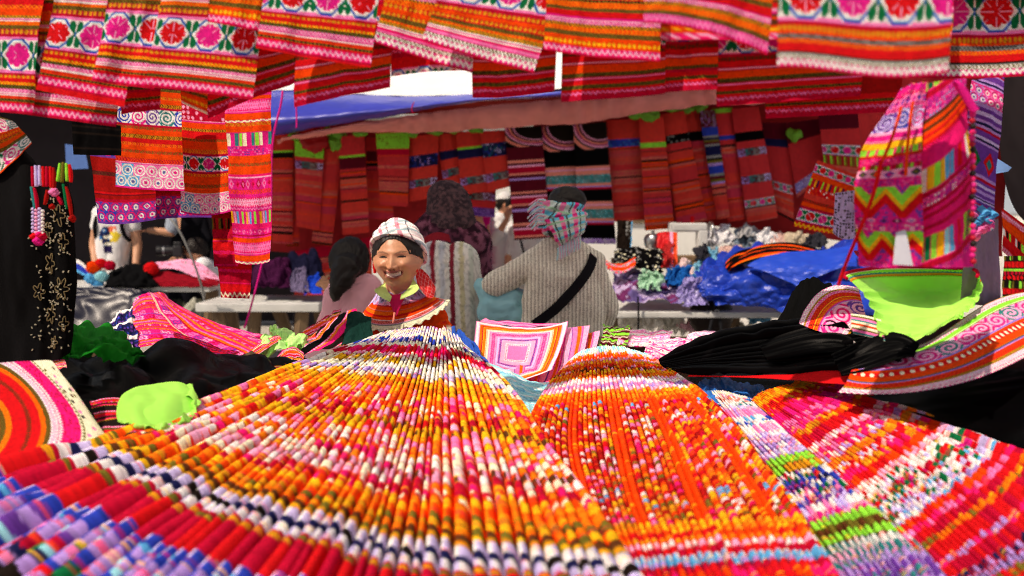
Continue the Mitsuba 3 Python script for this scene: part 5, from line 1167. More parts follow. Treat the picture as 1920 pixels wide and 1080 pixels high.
def head_points(x0, y0, z0, smile, detail):
    """Shapes the unit sphere (x0, y0, z0) into a head one unit tall, its face towards -y."""
    z = 0.5 * z0
    jaw = 1 - 0.33 * smooth01(-0.05, -0.47, z) - 0.04 * smooth01(0.2, 0.5, z)
    x = 0.374 * x0 * jaw
    y = np.where(y0 < 0, 0.40, 0.46) * y0 * (1 - 0.10 * smooth01(-0.1, -0.5, z)) - 0.05 * smooth01(-0.1, -0.5, z) + 0.02
    y = np.where(y0 > 0, y * (1 - 0.35 * smooth01(-0.12, -0.5, z)), y)
    if detail:
        f = smooth01(-0.05, 0.6, -y0)
        d = 0.016 * gauss(x, z, 0, 0.12, 0.24, 0.045)                        # brow
        for s in (-1, 1):
            d = d - 0.034 * gauss(x, z, s * 0.135, 0.05, 0.07, 0.04) + 0.024 * gauss(x, z, s * 0.138, 0.047, 0.042, 0.026)
            d = d + (0.03 + 0.03 * smile) * gauss(x, z, s * 0.185, -0.065, 0.075, 0.07)
            d = d + 0.034 * gauss(x, z, s * 0.055, -0.105, 0.028, 0.026)
            u_ = np.abs(x) - (0.085 + 0.30 * np.clip(-0.09 - z, 0, 0.2))       # the fold from nose to mouth corner
            d = d - 0.018 * smile * np.exp(-(u_ / 0.016) ** 2) * smooth01(-0.08, -0.12, z) * smooth01(-0.27, -0.22, z) * (x * s > 0)
        t = smooth01(0.1, -0.10, z) * smooth01(-0.155, -0.11, z)
        d = d + (0.018 + 0.085 * t) * np.exp(-(x / (0.028 + 0.022 * t)) ** 2) * smooth01(0.13, 0.05, z) * smooth01(-0.16, -0.12, z)
        zm = -0.22 + 2.3 * smile * x ** 2
        w = smooth01(0.135 + 0.02 * smile, 0.08, np.abs(x))
        op = 0.012 + 0.030 * smile
        d = d + 0.026 * w * (np.exp(-((z - zm - op) / 0.018) ** 2) + np.exp(-((z - zm + op) / 0.02) ** 2))
        d = d - 0.014 * w * np.exp(-((z - zm) / (op * 0.7)) ** 2)
        d = d + 0.032 * gauss(x, z, 0, -0.41, 0.09, 0.06) - 0.015 * gauss(x, z, 0, -0.31, 0.10, 0.025)
        d = d + 0.006 * (meshkit.fbm(np.stack([x * 14, y0 * 3, z * 14], -1), 3, 6) - 0.5)
        y = y - d * f
    return x, y, z


def head_colour(q, skin, smile, detail=True, lips=None):
    x, y, z = q[:, 0], q[:, 1], q[:, 2]
    c = np.broadcast_to(skin, (len(q), 3)).copy()
    c *= (0.84 + 0.20 * meshkit.fbm(q * 9, 3, 2) + 0.12 * meshkit.fbm(q * 38, 2, 5))[:, None] * (1 + np.stack([0 * q[:, 0], 0.10 * (meshkit.fbm(q * 6, 2, 8) - .5), 0.16 * (meshkit.fbm(q * 6, 2, 8) - .5)], 1))
    if not detail:
        return c
    fr_ = y < -0.12
    redd = gauss(x, z, 0.19, -0.07, 0.09, 0.08) + gauss(x, z, -0.19, -0.07, 0.09, 0.08) + 0.6 * gauss(x, z, 0, -0.11, 0.05, 0.05)
    c = c * (1 + np.where(fr_, redd, 0)[:, None] * np.array([0.04, -0.08, -0.11]))
    zm = -0.22 + 2.3 * smile * x ** 2
    op = 0.012 + 0.030 * smile
    wl = 0.122 + 0.034 * smile
    lip = fr_ & (np.abs(x) < wl) & (np.abs(z - zm) < (op + 0.024) * np.sqrt(np.clip(1 - (x / wl) ** 2, 0, 1)))
    c[lip] = lin('b0645a') if lips is None else lips
    mouth = fr_ & (np.abs(x) < wl - 0.015) & (np.abs(z - zm) < op * np.sqrt(np.clip(1 - (x / (wl - 0.015)) ** 2, 0, 1)))
    if smile > 0.4:
        c[mouth] = lin('5a241e')
        teeth = mouth & (z - zm > -0.5 * op) & (z - zm < 0.7 * op) & (np.abs(x) < wl * 0.72)
        c[teeth] = lin('e4d2c2')
        c[teeth & (np.abs(fr(x / 0.034 + 0.5) - 0.5) > 0.46)] = lin('c8b09e')
    else:
        c[mouth & (np.abs(z - zm) < 0.006)] = lin('5a2420')
    for s in (-1, 1):
        u = (x - s * 0.138) / 0.075
        brow = fr_ & (np.abs(u) < 1.2) & (np.abs(z - (0.128 - 0.014 * u * u + 0.008 * s * u)) < 0.013 * (1.25 - np.abs(u) * 0.6))
        c[brow] = c[brow] * 0.5 + 0.004
        ze = 0.045 + 0.012 * (1 - u * u)
        eye = fr_ & (np.abs(u) < 0.85) & (np.abs(z - ze) < 0.015 * (1.1 - 0.6 * u * u))
        c[eye] = lin('3a241c')
        c[eye & (np.abs(u) < 0.4)] = lin('140c0a')
        c[fr_ & (np.abs(u) < 0.95) & (np.abs(z - ze - 0.030 + 0.008 * u * u) < 0.004)] *= 0.7
        c[fr_ & (np.hypot((x - s * 0.028) / 1.4, z + 0.135) < 0.011)] = lin('4a241a')
    return c


def rot(yaw=0, pitch=0, roll=0):
    cy, sy, cp, sp, cr, sr = math.cos(yaw), math.sin(yaw), math.cos(pitch), math.sin(pitch), math.cos(roll), math.sin(roll)
    Rz = np.array([[cy, -sy, 0], [sy, cy, 0], [0, 0, 1]])
    Rx = np.array([[1, 0, 0], [0, cp, -sp], [0, sp, cp]])
    Ry = np.array([[cr, 0, sr], [0, 1, 0], [-sr, 0, cr]])
    return Rz @ Rx @ Ry


class Head:
    def __init__(self, centre, h, yaw=0, pitch=0, roll=0, smile=0.0, skin='tan', n=90):
        self.c, self.h, self.R, self.smile, self.skin = np.asarray(centre, float), h, rot(yaw, pitch, roll), smile, SK[skin]
        m = trimesh.creation.uv_sphere(1.0, count=[n, 2 * n])
        v = np.array(m.vertices)
        self.v0, self.f = v, np.array(m.faces)
        self.local = np.stack(head_points(v[:, 0], v[:, 1], v[:, 2], smile, True), 1)

    def world(self, q):
        return self.c + (np.asarray(q) * self.h) @ self.R.T

    def to_local(self, p):
        return ((p - self.c) @ self.R) / self.h

    def manifold(self):
        m = trimesh.Trimesh(self.world(self.local), self.f, process=True)
        u = man_from(m)
        for s in (-1, 1):
            a = self.world([s * 0.367, 0.05, 0.05])
            b = self.world([s * 0.354, 0.035, -0.06])
            u = u + limb(a, 0.055 * self.h, b, 0.035 * self.h, 12)
        return u

    def shell(self, k=1.07, n=60, dy=0.02, dz=0.01):
        m = trimesh.creation.uv_sphere(1.0, count=[n, 2 * n])
        v = np.array(m.vertices)
        q = np.stack(head_points(v[:, 0], v[:, 1], v[:, 2], 0, False), 1) * k + [0, dy, dz]
        return trimesh.Trimesh(q, m.faces, process=True)      # local

    def local_to_world_mesh(self, man):
        m = tm(man)
        m.vertices = self.world(m.vertices)
        return m

    def hair(self, k=1.08, front=0.16, low=-0.18, noise_=0.012, face=(0.34, 0.42, 0.46)):
        u = man_from(self.shell(k, 70))
        s = m3.Manifold.sphere(1.0, 48).scale([face[0], face[1], face[2]]).translate([0, -0.46, front - face[2]])
        u = u - s
        u = u.trim_by_plane([0.0, 0.35, 1.0], low)
        m = tm(u.refine_to_length(0.03))
        m.vertices += (m.vertex_normals * ((meshkit.fbm(m.vertices * np.array([14, 14, 4]), 2, 4) - 0.5) * 2 * noise_ + 0.022 * (meshkit.noise(m.vertices * np.array([46, 46, 5]), 7) - 0.5))[:, None])
        m.vertices = self.world(m.vertices)
        return m


def hand(wrist, d, up, size, curl=0.5, side=1):
    """Palm, four fingers and a thumb as hull chains; d: pointing direction of the hand, up: back of the hand."""
    d = np.asarray(d, float) / np.linalg.norm(d)
    up = np.asarray(up, float) - np.dot(up, d) * d
    up = up / np.linalg.norm(up)
    r = np.cross(d, up) * side
    S = size / 0.18
    out = []
    palm = [np.asarray(wrist) + d * 0.02 * S + r * k * S for k in (-0.02, 0.02)] + [np.asarray(wrist) + d * 0.085 * S + r * k * S for k in (-0.034, 0.032)]
    out.append(m3.Manifold.batch_hull([m3.Manifold.sphere(0.0125 * S, 10).translate(list(map(float, p))) for p in palm]))
    for i, (k, L) in enumerate(((-0.032, 0.072), (-0.011, 0.082), (0.011, 0.077), (0.031, 0.06))):
        p = np.asarray(wrist) + d * 0.085 * S + r * k * S
        a = curl * 0.4
        for j, (fr_, rad) in enumerate(((0.42, 0.0095), (0.32, 0.0085), (0.26, 0.0075))):
            a += curl * 0.55
            q = p + (d * math.cos(a) - up * math.sin(a)) * L * fr_ * S
            out.append(limb(p, rad * S, q, (rad - 0.0008) * S, 10))
            p = q
    p = np.asarray(wrist) + d * 0.03 * S - r * 0.028 * S
    q = p + (d * 0.55 - r * 0.75 - up * 0.3 * curl) * 0.036 * S
    q2 = q + (d * 0.85 - r * 0.25 - up * 0.6 * curl) * 0.03 * S
    out += [limb(p, 0.012 * S, q, 0.0105 * S, 10), limb(q, 0.0105 * S, q2, 0.0085 * S, 10)]
    return out


def person(label, group=None):
    return thing('person', label, 'person', group)


def skeleton(base, H, yaw=0, **over):
    """Joints of a standing figure facing -y turned by yaw, in metres."""
    J = dict(pelvis=(0, 0, .53), waist=(0, 0, .62), chest=(0, 0, .735), neck=(0, .01, .83), skull=(0, 0, .925), shl=(-.105, 0, .795), shr=(.105, 0, .795), ell=(-.13, .01, .63), elr=(.13, .01, .63), wrl=(-.14, -.03, .49), wrr=(.14, -.03, .49),
             hipl=(-.055, 0, .51), hipr=(.055, 0, .51), knl=(-.06, -.01, .28), knr=(.06, -.01, .28), anl=(-.06, .01, .045), anr=(.06, .01, .045), tol=(-.065, -.085, .015), tor=(.065, -.085, .015))
    J.update(over)
    R = rot(yaw)
    return {k: np.asarray(base, float) + (R @ (np.asarray(v, float) * H)) if len(v) == 3 else np.asarray(v[0], float) for k, v in J.items()}


def abs_(p):
    return (np.asarray(p, float), 'abs')


def torso_bones(J, H, g=0.0):
    w = lambda a, b, t: J[a] * (1 - t) + J[b] * t
    b = []
    for s in ('l', 'r'):
        b += [(w('chest', 'sh' + s, .45), .062 * H + g, w('waist', 'hip' + s, .5), .052 * H + g), (w('waist', 'hip' + s, .5), .052 * H + g, w('pelvis', 'hip' + s, .7), .058 * H + g),
              (w('neck', 'sh' + s, .25), .034 * H + g, J['sh' + s], .034 * H + g), (J['sh' + s], .036 * H + g, w('chest', 'sh' + s, .45), .06 * H + g)]
    b += [(w('chest', 'shl', .4), .06 * H + g, w('chest', 'shr', .4), .06 * H + g), (w('waist', 'hipl', .5), .052 * H + g, w('waist', 'hipr', .5), .052 * H + g), (J['hipl'], .058 * H + g, J['hipr'], .058 * H + g)]
    return b


def arm_bones(J, H, s, g=0.0, to=1.0, upper=True):
    e, w_ = J['el' + s], J['wr' + s]
    b = [(J['sh' + s], .034 * H + g, e, .026 * H + g)]
    if to > 0:
        b.append((e, .026 * H + g, e * (1 - to) + w_ * to, (.026 - .008 * to) * H + g))
    return b


def leg_bones(J, H, s, g=0.0):
    return [(J['hip' + s], .056 * H + g, J['kn' + s], .036 * H + g), (J['kn' + s], .036 * H + g, J['an' + s], .024 * H + g)]


def foot(J, H, s):
    return [(J['an' + s], .024 * H, J['to' + s], .016 * H)]


def body(key, J, H, head, hands=()):
    bones = torso_bones(J, H) + [(J['neck'], .030 * H, head.world([0, 0.06, -0.28]), .034 * H)]
    for s in ('l', 'r'):
        bones += arm_bones(J, H, s) + leg_bones(J, H, s) + foot(J, H, s)
    m = limbs(bones, 0.03, 8)
    u = man_from(m) + head.manifold()
    for h_ in hands:
        u = m3.Manifold.batch_boolean([u] + h_, m3.OpType.Add)
    if not hands:
        for s in ('l', 'r'):
            d = J['wr' + s] - J['el' + s]
            u = m3.Manifold.batch_boolean([u] + hand(J['wr' + s], d, [0.2, -1, 0.2], .105 * H, .45, 1 if s == 'l' else -1), m3.OpType.Add)
    m = tm(u)
    q = head.to_local(np.asarray(m.vertices))
    inside = (np.abs(q) < [0.5, 0.6, 0.56]).all(1)
    c = np.broadcast_to(head.skin, (len(q), 3)).copy()
    c[inside] = head_colour(q[inside], head.skin, head.smile)
    part(key, 'body', m, 'skin', True, c)


def garment(key, name, bones, colf, ln=0.02, it=8, wr=0.006, f=14, seed=1, bsdf='cloth', cut=None, label=None):
    u = m3.Manifold.batch_boolean([limb(*b) for b in bones], m3.OpType.Add)
    m = tm(u.refine_to_length(ln))
    m.merge_vertices()
    trimesh.smoothing.filter_taubin(m, lamb=0.5, nu=0.52, iterations=it)
    wrinkle(m, wr, f, seed)
    if cut is not None:
        m2 = man_from(m)
        for n_, o in cut:
            m2 = m2.trim_by_plane(n_, o)
        m = tm(m2)
    c = colf(np.asarray(m.vertices)) if callable(colf) else np.broadcast_to(colf, (len(m.vertices), 3))
    return part(key, name, m, bsdf, True, np.clip(c, 0, 0.95), label), m


def flatc(col, j=0.12, f=18, seed=3):
    return lambda v: np.asarray(col) * (1 - j / 2 + j * meshkit.fbm(v * f, 3, seed))[:, None]


def shoes(key, J, H, col):
    for s in ('l', 'r'):
        a, t = J['an' + s], J['to' + s]
        m = limbs([(a + [0, 0.01, -0.02], .03 * H, t, .024 * H)], 0.03, 3)
        part(key, 'shoe', m, 'satin', True, col)


# ---------------------------------------------------------------- the smiling woman
k = person('smiling woman in orange embroidered blouse and plaid headwrap standing behind the skirts')
Yw = 2.42
H = 1.5
hc = at(745, 485, Yw)
base = np.array([hc[0] + 0.005, Yw + 0.03, 0])
J = skeleton(base, H, 0, neck=abs_(at(744, 552, Yw + 0.02)), skull=abs_(hc), chest=abs_(at(752, 668, Yw + 0.03)), shl=abs_(at(708, 604, Yw + 0.03)), shr=abs_(at(806, 600, Yw + 0.03)), ell=abs_(at(672, 690, Yw)), elr=abs_(at(846, 680, Yw)), wrl=abs_(at(700, 760, Yw - 0.12) ), wrr=abs_(at(830, 760, Yw - 0.1)))
hd = Head(hc, 0.216, yaw=-0.06, pitch=0.02, roll=-0.03, smile=1.0, skin='tan', n=190)
body(k, J, H, hd)
part(k, 'hair', hd.hair(1.055, 0.36, -0.01, 0.006, (0.315, 0.44, 0.50)), 'hair', 40)
# headwrap
u = man_from(hd.shell(1.2, 90, 0.03, 0.02)).trim_by_plane([0.05, 0.75, 1.0], 0.13)
m = tm(u.refine_to_length(0.02))
m.merge_vertices()
q = np.asarray(m.vertices)
n_ = m.vertex_normals
m.vertices = q + n_ * (0.010 * np.sin((q[:, 2] + 0.5 * q[:, 1] + 0.25 * q[:, 0]) * 40 + 3 * meshkit.noise(q * 4)) + 0.02 * (meshkit.fbm(q * 5, 3) - 0.5))[:, None]
a_, b_ = q[:, 0] * 1.0 + q[:, 2] * 0.5, q[:, 2] - 0.4 * q[:, 0] + 0.6 * q[:, 1]
cc = np.broadcast_to(lin('faf6f4'), q.shape).copy()
cc[fr(a_ * 3.4) < 0.2] = lin('d898aa')
cc[fr(b_ * 4.2) < 0.2] = lin('a4bcc4')
cc[fr(b_ * 4.2 + 0.45) < 0.07] = lin('c85868')
cc[fr(a_ * 3.4 + 0.5) < 0.045] = lin('5a5a66')
m.vertices = hd.world(m.vertices)
part(k, 'headwrap', m, 'cloth', True, cc)
for px, py in ((702, 486), (780, 484)):
    part(k, 'earring', tube([at(px, py, Yw - 0.02), at(px, py + 10, Yw - 0.02), at(px + 1, py + 26, Yw - 0.02)], [0.004, 0.006, 0.005], 8), 'cloth', True, C['red'])
# blouse
SLV = [(12, solid('red')), (6, lines(['crim', 'orange'])), (12, solid('orange')), (5, lines(['palep', 'orange'])), (10, rope('red', 'oran2', 6)), (6, lines(['orange', 'red'])), (12, solid('orange')), (5, lines(['cream', 'red'])), (14, specks('white', ['lila', 'crim', 'blue', 'dark'], 3, 0.6)), (8, specks('palep', ['navy', 'green', 'crim'], 3, 0.6))]
def chest_col(v):
    s = v[:, 0] - base[0]
    t = 1.19 - v[:, 2]
    c, _ = Bands([(90, solid('orange')), (20, specks('white', ['lila', 'crim', 'dark', 'orange'], 4, 0.6)), (30, specks('palep', ['navy', 'green', 'crim', 'orange'], 4, 0.6)), (60, specks('lav', ['navy', 'crim', 'dark'], 4, 0.6))], 0.001)(s + 1, t)
    return c
garment(k, 'blouse', torso_bones(J, H, 0.006), chest_col, 0.012, 6, 0.006, 20, cut=[([0, 0, 1], 0.75)])
for s_, sh, el in (('l', J['shl'], J['ell']), ('r', J['shr'], J['elr'])):
    ax = (el - sh) / np.linalg.norm(el - sh)
    def slc(v, sh=sh, ax=ax):
        t = (v - sh) @ ax
        return Bands(SLV, 0.00165)(v[:, 0] + v[:, 1] + 3, np.clip(t + 0.05, 0, None))[0]
    garment(k, 'sleeve', [(sh, 0.055, el, 0.066), (el, 0.066, J['wr' + s_], 0.04)], slc, 0.012, 4, 0.008, 18, seed=5)
# yoke
na, nw = 200, 60
A, W = np.meshgrid(np.linspace(0, 2 * np.pi, na), np.linspace(0, 1, nw))
c0, c1 = at(746, 553, Yw + 0.03), at(757, 577, Yw + 0.035)
cen = c0[None, None] * (1 - W[..., None]) + c1[None, None] * W[..., None]
rx = 0.058 + (0.156 - 0.058) * W ** 0.85
ry = 0.056 + (0.135 - 0.056) * W ** 0.85
front = np.clip(-np.sin(A), 0, 1)
P = cen + np.stack([rx * np.cos(A), ry * np.sin(A), -0.055 * front ** 1.5 * W ** 1.2 + 0.028 * np.cos(A) * W - 0.01 * (1 - front) * W ** 2 + 0.004 * np.sin(A * 30) * (W > 0.93)], -1)
P = folds(P, A / 3, W, 0.006, 5, 3, 17)
YK = [(20, specks('grey', ['palep', 'lila', 'crim', 'white'], 3, 0.7)), (12, specks('palep', ['violet', 'crim', 'grey'], 3, 0.6)), (6, lines(['crim', 'orange'])), (10, solid('orange')), (4, lines(['salmon', 'red'])), (12, rope('orange', 'oran2', 6)), (4, solid('red')), (10, solid('orange')), (3, lines(['white', 'red'])), (9, rope('crim', 'salmon', 6)), (5, lines(['palep', 'grey'])), (14, solid('cream')), (4, zig('dark', 'cream', 6))]
col, h = Bands(YK, 0.00118)(A * 0.12, W * 0.1315)
P = P + normals(P) * (h * -0.0012)[..., None]
part(k, 'embroidered_yoke', (P.reshape(-1, 3), grid_faces(nw, na)), 'cloth', True, col.reshape(-1, 3), 'orange banded yoke with a cream ruffled edge')
yf = Yw - 0.085
part(k, 'shirt_front', (lambda Q: (Q.reshape(-1, 3), grid_faces(20, 20)))(surf(Y([(722, 548, Yw - 0.045), (742, 552, Yw - 0.06), (768, 546, Yw - 0.045)], [(730, 566, Yw - 0.075), (743, 568, Yw - 0.09), (757, 562, Yw - 0.08)], [(740, 588, Yw - 0.105), (743, 592, Yw - 0.108), (746, 588, Yw - 0.105)]), 20, 20)[0]), 'cloth', True, lin('cc1e58'))
for pts, w in (([(724, 528, -0.02), (708, 540, -0.06), (704, 549, -0.075), (731, 566, -0.10), (735, 556, -0.095), (724, 540, -0.05)], 0), ([(774, 522, -0.02), (785, 537, -0.06), (779, 548, -0.08), (750, 562, -0.10), (752, 553, -0.095), (768, 537, -0.05)], 1)):
    q = [at(px, py, Yw + d) for px, py, d in pts]
    ctrl = [[q[0], (q[0] + q[1]) / 2, q[1]], [q[5], (q[5] + q[2]) / 2, q[2]], [q[4], (q[4] + q[3]) / 2, q[3]]]
    P, U, V = surf(ctrl, 24, 24)
    P = folds(P, U, V, 0.003, 3, 3, 5 + w)
    part(k, 'collar', (P.reshape(-1, 3), grid_faces(24, 24)), 'satin', True, lin('c4dc7c'))
part(k, 'pull_tab', tube([at(740, 586, yf - 0.035), at(738, 598, yf - 0.045), at(737, 606, yf - 0.045)], 0.0032, 6), 'cloth', True, C['salmon'])
P, U, V = surf(Y([(782, 500, Yw + 0.06), (800, 512, Yw + 0.05), (816, 536, Yw + 0.03)], [(780, 520, Yw + 0.0), (796, 535, Yw - 0.02), (815, 552, Yw - 0.02)], [(786, 536, Yw - 0.03), (796, 552, Yw - 0.05), (808, 560, Yw - 0.05)]), 50, 50)
P = folds(P, U, V, 0.006, 4, 3, 8)
cc = np.broadcast_to(lin('c41414'), P.shape).copy()
cc[(fr(U * 6) < 0.12) | (fr(V * 6 + U) < 0.12)] = lin('d89090')
part(k, 'plaid_scarf', (P.reshape(-1, 3), grid_faces(50, 50)), 'cloth', True, cc.reshape(-1, 3))
garment(k, 'skirt', [(J['pelvis'] + [0, 0, .08], .15, J['pelvis'] + [0, 0, -.35], .24)], flatc(C['crim']), 0.03, 2, 0.02, 10)

# ---------------------------------------------------------------- the man seen from behind
k = person('person seen from behind in grey striped shirt with plaid headscarf and black shoulder strap')
Ym = 3.3
H = 1.5
base = at(1050, 700, Ym) * [1, 1, 0]
J = skeleton(base, H, math.pi, skull=abs_(at(1055, 410, Ym)), neck=abs_(at(1052, 458, Ym)), chest=abs_(at(1056, 530, Ym)), waist=abs_(at(1062, 590, Ym)), shl=abs_(at(1110, 494, Ym)), shr=abs_(at(998, 496, Ym)), ell=abs_(at(1140, 580, Ym + 0.02)), elr=abs_(at(932, 532, Ym + 0.05)), wrl=abs_(at(1126, 618, Ym + 0.2)), wrr=abs_(at(905, 545, Ym + 0.28)))
hd = Head(at(1056, 412, Ym), 0.225, yaw=math.pi - 0.45, pitch=0.1, skin='mid', n=70)
body(k, J, H, hd, [hand(J['wrl'], J['wrl'] - J['ell'], [0, 0, 1], .17, .5), hand(J['wrr'], J['wrr'] - J['elr'], [0, 0, 1], .17, .6)])
part(k, 'hair', hd.hair(1.1, 0.2, -0.3, 0.02), 'hair', 40)
m = trimesh.creation.icosphere(subdivisions=4, radius=1)
m.apply_scale([0.085, 0.08, 0.06])
m.vertices += at(1064, 374, Ym)
wrinkle(m, 0.012, 30)
part(k, 'hair_bun', m, 'hair', True)
def shirt_col(v):
    x = v[:, 0]
    w = fr(x / 0.0165 + 0.04 * meshkit.noise(v * 8))
    c = np.where((w < 0.42)[:, None], lin('aaa294'), np.where((w < 0.7)[:, None], lin('ece7da'), lin('d0c9ba')))
    return c * (0.94 + 0.12 * meshkit.noise(v * 30))[:, None]
# the shirt: back, shoulders, sleeves in one
sb = [(J['chest'] + [-.085, 0, .085], .08, J['chest'] + [-.09, 0, -.12], .095), (J['chest'] + [.085, 0, .085], .08, J['chest'] + [.10, 0, -.12], .095), (J['chest'] + [-.085, 0, .085], .08, J['chest'] + [.085, 0, .085], .08), (J['chest'] + [-.09, 0, -.12], .095, J['chest'] + [.10, 0, -.12], .095),
      (J['chest'] + [-.09, 0, -.12], .095, J['pelvis'] + [-.09, 0, .0], .105), (J['chest'] + [.10, 0, -.12], .095, J['pelvis'] + [.10, 0, .0], .105), (J['pelvis'] + [-.09, 0, 0], .105, J['pelvis'] + [.10, 0, 0], .105),
      (J['neck'] + [-.03, .01, -.02], .055, J['shr'], .058), (J['neck'] + [.03, .01, -.02], .055, J['shl'], .058), (J['shr'], .062, J['elr'], .06), (J['elr'], .06, J['wrr'], .048), (J['shl'], .062, J['ell'], .054), (J['ell'], .054, J['wrl'], .046)]
_, sm = garment(k, 'shirt', sb + torso_bones(J, H, 0.012), shirt_col, 0.0058, 20, 0.014, 9, seed=6)
def back_y(px, py, off):
    d = ray(px, py)
    d = d / d[1]
    v = np.asarray(sm.vertices) - CAM
    e = np.abs(v[:, 0] / v[:, 1] - d[0]) + np.abs(v[:, 2] / v[:, 1] - d[2])
    i = np.argsort(e)[:12]
    return at(px, py, v[i, 1].min() - off)
st_ = [(1113, 478), (1106, 500), (1094, 520), (1078, 540), (1060, 560), (1042, 578), (1022, 594), (1002, 608)]
up_, lo_ = [back_y(px - 7, py - 6, .012) for px, py in st_], [back_y(px + 7, py + 7, .012) for px, py in st_]
P = surf([up_, lo_], 60, 8)[0]
part(k, 'shoulder_strap', (np.vstack([P.reshape(-1, 3), P.reshape(-1, 3) + [0, .02, 0]]), np.vstack([grid_faces(8, 60), grid_faces(8, 60)[:, ::-1] + 480])), 'cloth', True, lin('17161a'))
garment(k, 'trousers', leg_bones(J, H, 'l', .02) + leg_bones(J, H, 'r', .02) + [(J['hipl'], .11, J['hipr'], .11)], flatc(lin('24242c')), 0.03, 3, 0.006)
shoes(k, J, H, lin('18140f'))
# headscarf: plaid cloth wound round the head with fringed ends
u = man_from(hd.shell(1.24, 80, 0.0, 0.0)).trim_by_plane([0, -0.2, 1.0], -0.30).trim_by_plane([0, 0.1, -1.0], -0.26)
m = tm(u.refine_to_length(0.025))
m.merge_vertices()
q = np.asarray(m.vertices)
m.vertices = q + m.vertex_normals * (0.03 * np.sin((q[:, 2] + 0.3 * q[:, 0]) * 34 + 4 * meshkit.noise(q * 3)) + 0.09 * (meshkit.fbm(q * 4, 3) - 0.5))[:, None]
def plaid(a, b, n=6):
    c = np.broadcast_to(lin('b9c6c2'), a.shape + (3,)).copy()
    c[fr(a * n) < 0.35] = lin('e27aa8')
    c[fr(b * n) < 0.3] = lin('63bcd8')
    c[(fr(a * n) < 0.35) & (fr(b * n) < 0.3)] = lin('d02a78')
    c[fr(a * n + 0.5) < 0.14] = lin('4c5a58')
    c[fr(b * n + 0.55) < 0.12] = lin('88b890')
    return c
cc = plaid(q[:, 0] * 0.8 + q[:, 1] * 0.8 + q[:, 2] * 0.5, q[:, 2] - 0.3 * q[:, 0], 3.2)
m.vertices = hd.world(m.vertices)
part(k, 'headscarf', m, 'cloth', True, cc)
P, U, V = surf(Y([(1022, 412, Ym - .12), (1060, 404, Ym - .17), (1096, 396, Ym - .12)], [(1036, 440, Ym - .15), (1066, 430, Ym - .19), (1098, 420, Ym - .13)], [(1050, 462, Ym - .13), (1068, 452, Ym - .16), (1094, 436, Ym - .12)]), 60, 60)
P = folds(P, U, V, 0.012, 4, 4, 3)
part(k, 'scarf_end', (P.reshape(-1, 3), grid_faces(60, 60)), 'cloth', True, plaid(U, V, 3).reshape(-1, 3))
frn = []
for i in range(26):
    t = i / 25
    a = at(1046 + 42 * t, 464 - 22 * t, Ym - .14)
    frn.append(tube([a, a + [0.004 * hs(i), -.005, -.03], a + [0.012 * (hs(i, 2) - .5), -.004, -.055]], 0.0022, 4))
for i in range(22):
    t = i / 21
    a = at(1020 + 4 * math.sin(i), 372 + 48 * t, Ym - .13)
    frn.append(tube([a, a + [-.03, -.01, -.004 + .01 * hs(i)], a + [-.05 - .02 * hs(i, 1), -.01, -.03]], 0.0026, 4))
vs = np.vstack([f_[0] for f_ in frn])
fs = np.vstack([f_[1] + n0 for f_, n0 in zip(frn, np.cumsum([0] + [len(f_[0]) for f_ in frn[:-1]]))])
part(k, 'fringe', (vs, fs), 'cloth', True, np.repeat(np.array([lin(['9fd4e2', 'cfd6cf', 'e0a0c0'][i % 3]) for i in range(len(frn))]), [len(f_[0]) for f_ in frn], axis=0), kind='stuff')

# ---------------------------------------------------------------- woman with the striped baby carrier
k = person('person seen from behind in plum patterned shawl carrying a bundle in striped cloth')
Yc = 3.75
H = 1.55
base = at(838, 700, Yc) * [1, 1, 0]
J = skeleton(base, H, math.pi, skull=abs_(at(838, 376, Yc)), neck=abs_(at(838, 418, Yc)), chest=abs_(at(838, 500, Yc)), shl=abs_(at(884, 448, Yc)), shr=abs_(at(790, 450, Yc)), ell=abs_(at(906, 520, Yc + .05)), elr=abs_(at(776, 530, Yc + .05)), wrl=abs_(at(930, 545, Yc + .2)), wrr=abs_(at(770, 600, Yc + .2)))
hd = Head(at(838, 378, Yc), 0.22, yaw=math.pi, skin='mid', n=60)
body(k, J, H, hd)
hs_c = hd.c
def wrap_col(v):
    n_ = meshkit.fbm(v * 70, 3, 4)
    return np.where((n_ > .56)[:, None], lin('5a4246'), np.where((n_ < .45)[:, None], lin('33282e'), lin('45353a')))
garment(k, 'headscarf', [(hs_c + [0, 0, .01], .105, hs_c + [0, -.02, -.06], .108), (hs_c + [0, 0, -.06], .105, J['neck'] + [0, -.06, -.02], .10), (hs_c + [.04, 0, .0], .08, J['neck'] + [.08, -.05, .0], .075)], wrap_col, 0.01, 6, 0.012, 9, seed=12)
def shawl_col(v):
    n_ = meshkit.fbm(v * 38, 3, 8)
    return np.where((n_ > .54)[:, None], lin('7c4a5e'), np.where((n_ < .43)[:, None], lin('2c1722'), lin('50293a')))
bn = at(834, 490, Yc - 0.14)
garment(k, 'shawl', [(J['neck'] + [0, 0, .02], .10, J['shr'] + [0, -.03, -.02], .10), (J['neck'] + [0, 0, .02], .10, J['shl'] + [0, -.03, -.02], .10), (J['shl'] + [0, 0, -.02], .10, J['shr'] + [0, 0, -.02], .10), (J['shl'], .095, J['ell'] + [-.01, 0, 0], .06), (J['shr'], .095, J['elr'], .06), (J['neck'] + [0, -.04, 0], .10, bn + [0, .06, .06], .12)], shawl_col, 0.014, 8, 0.014, 9)
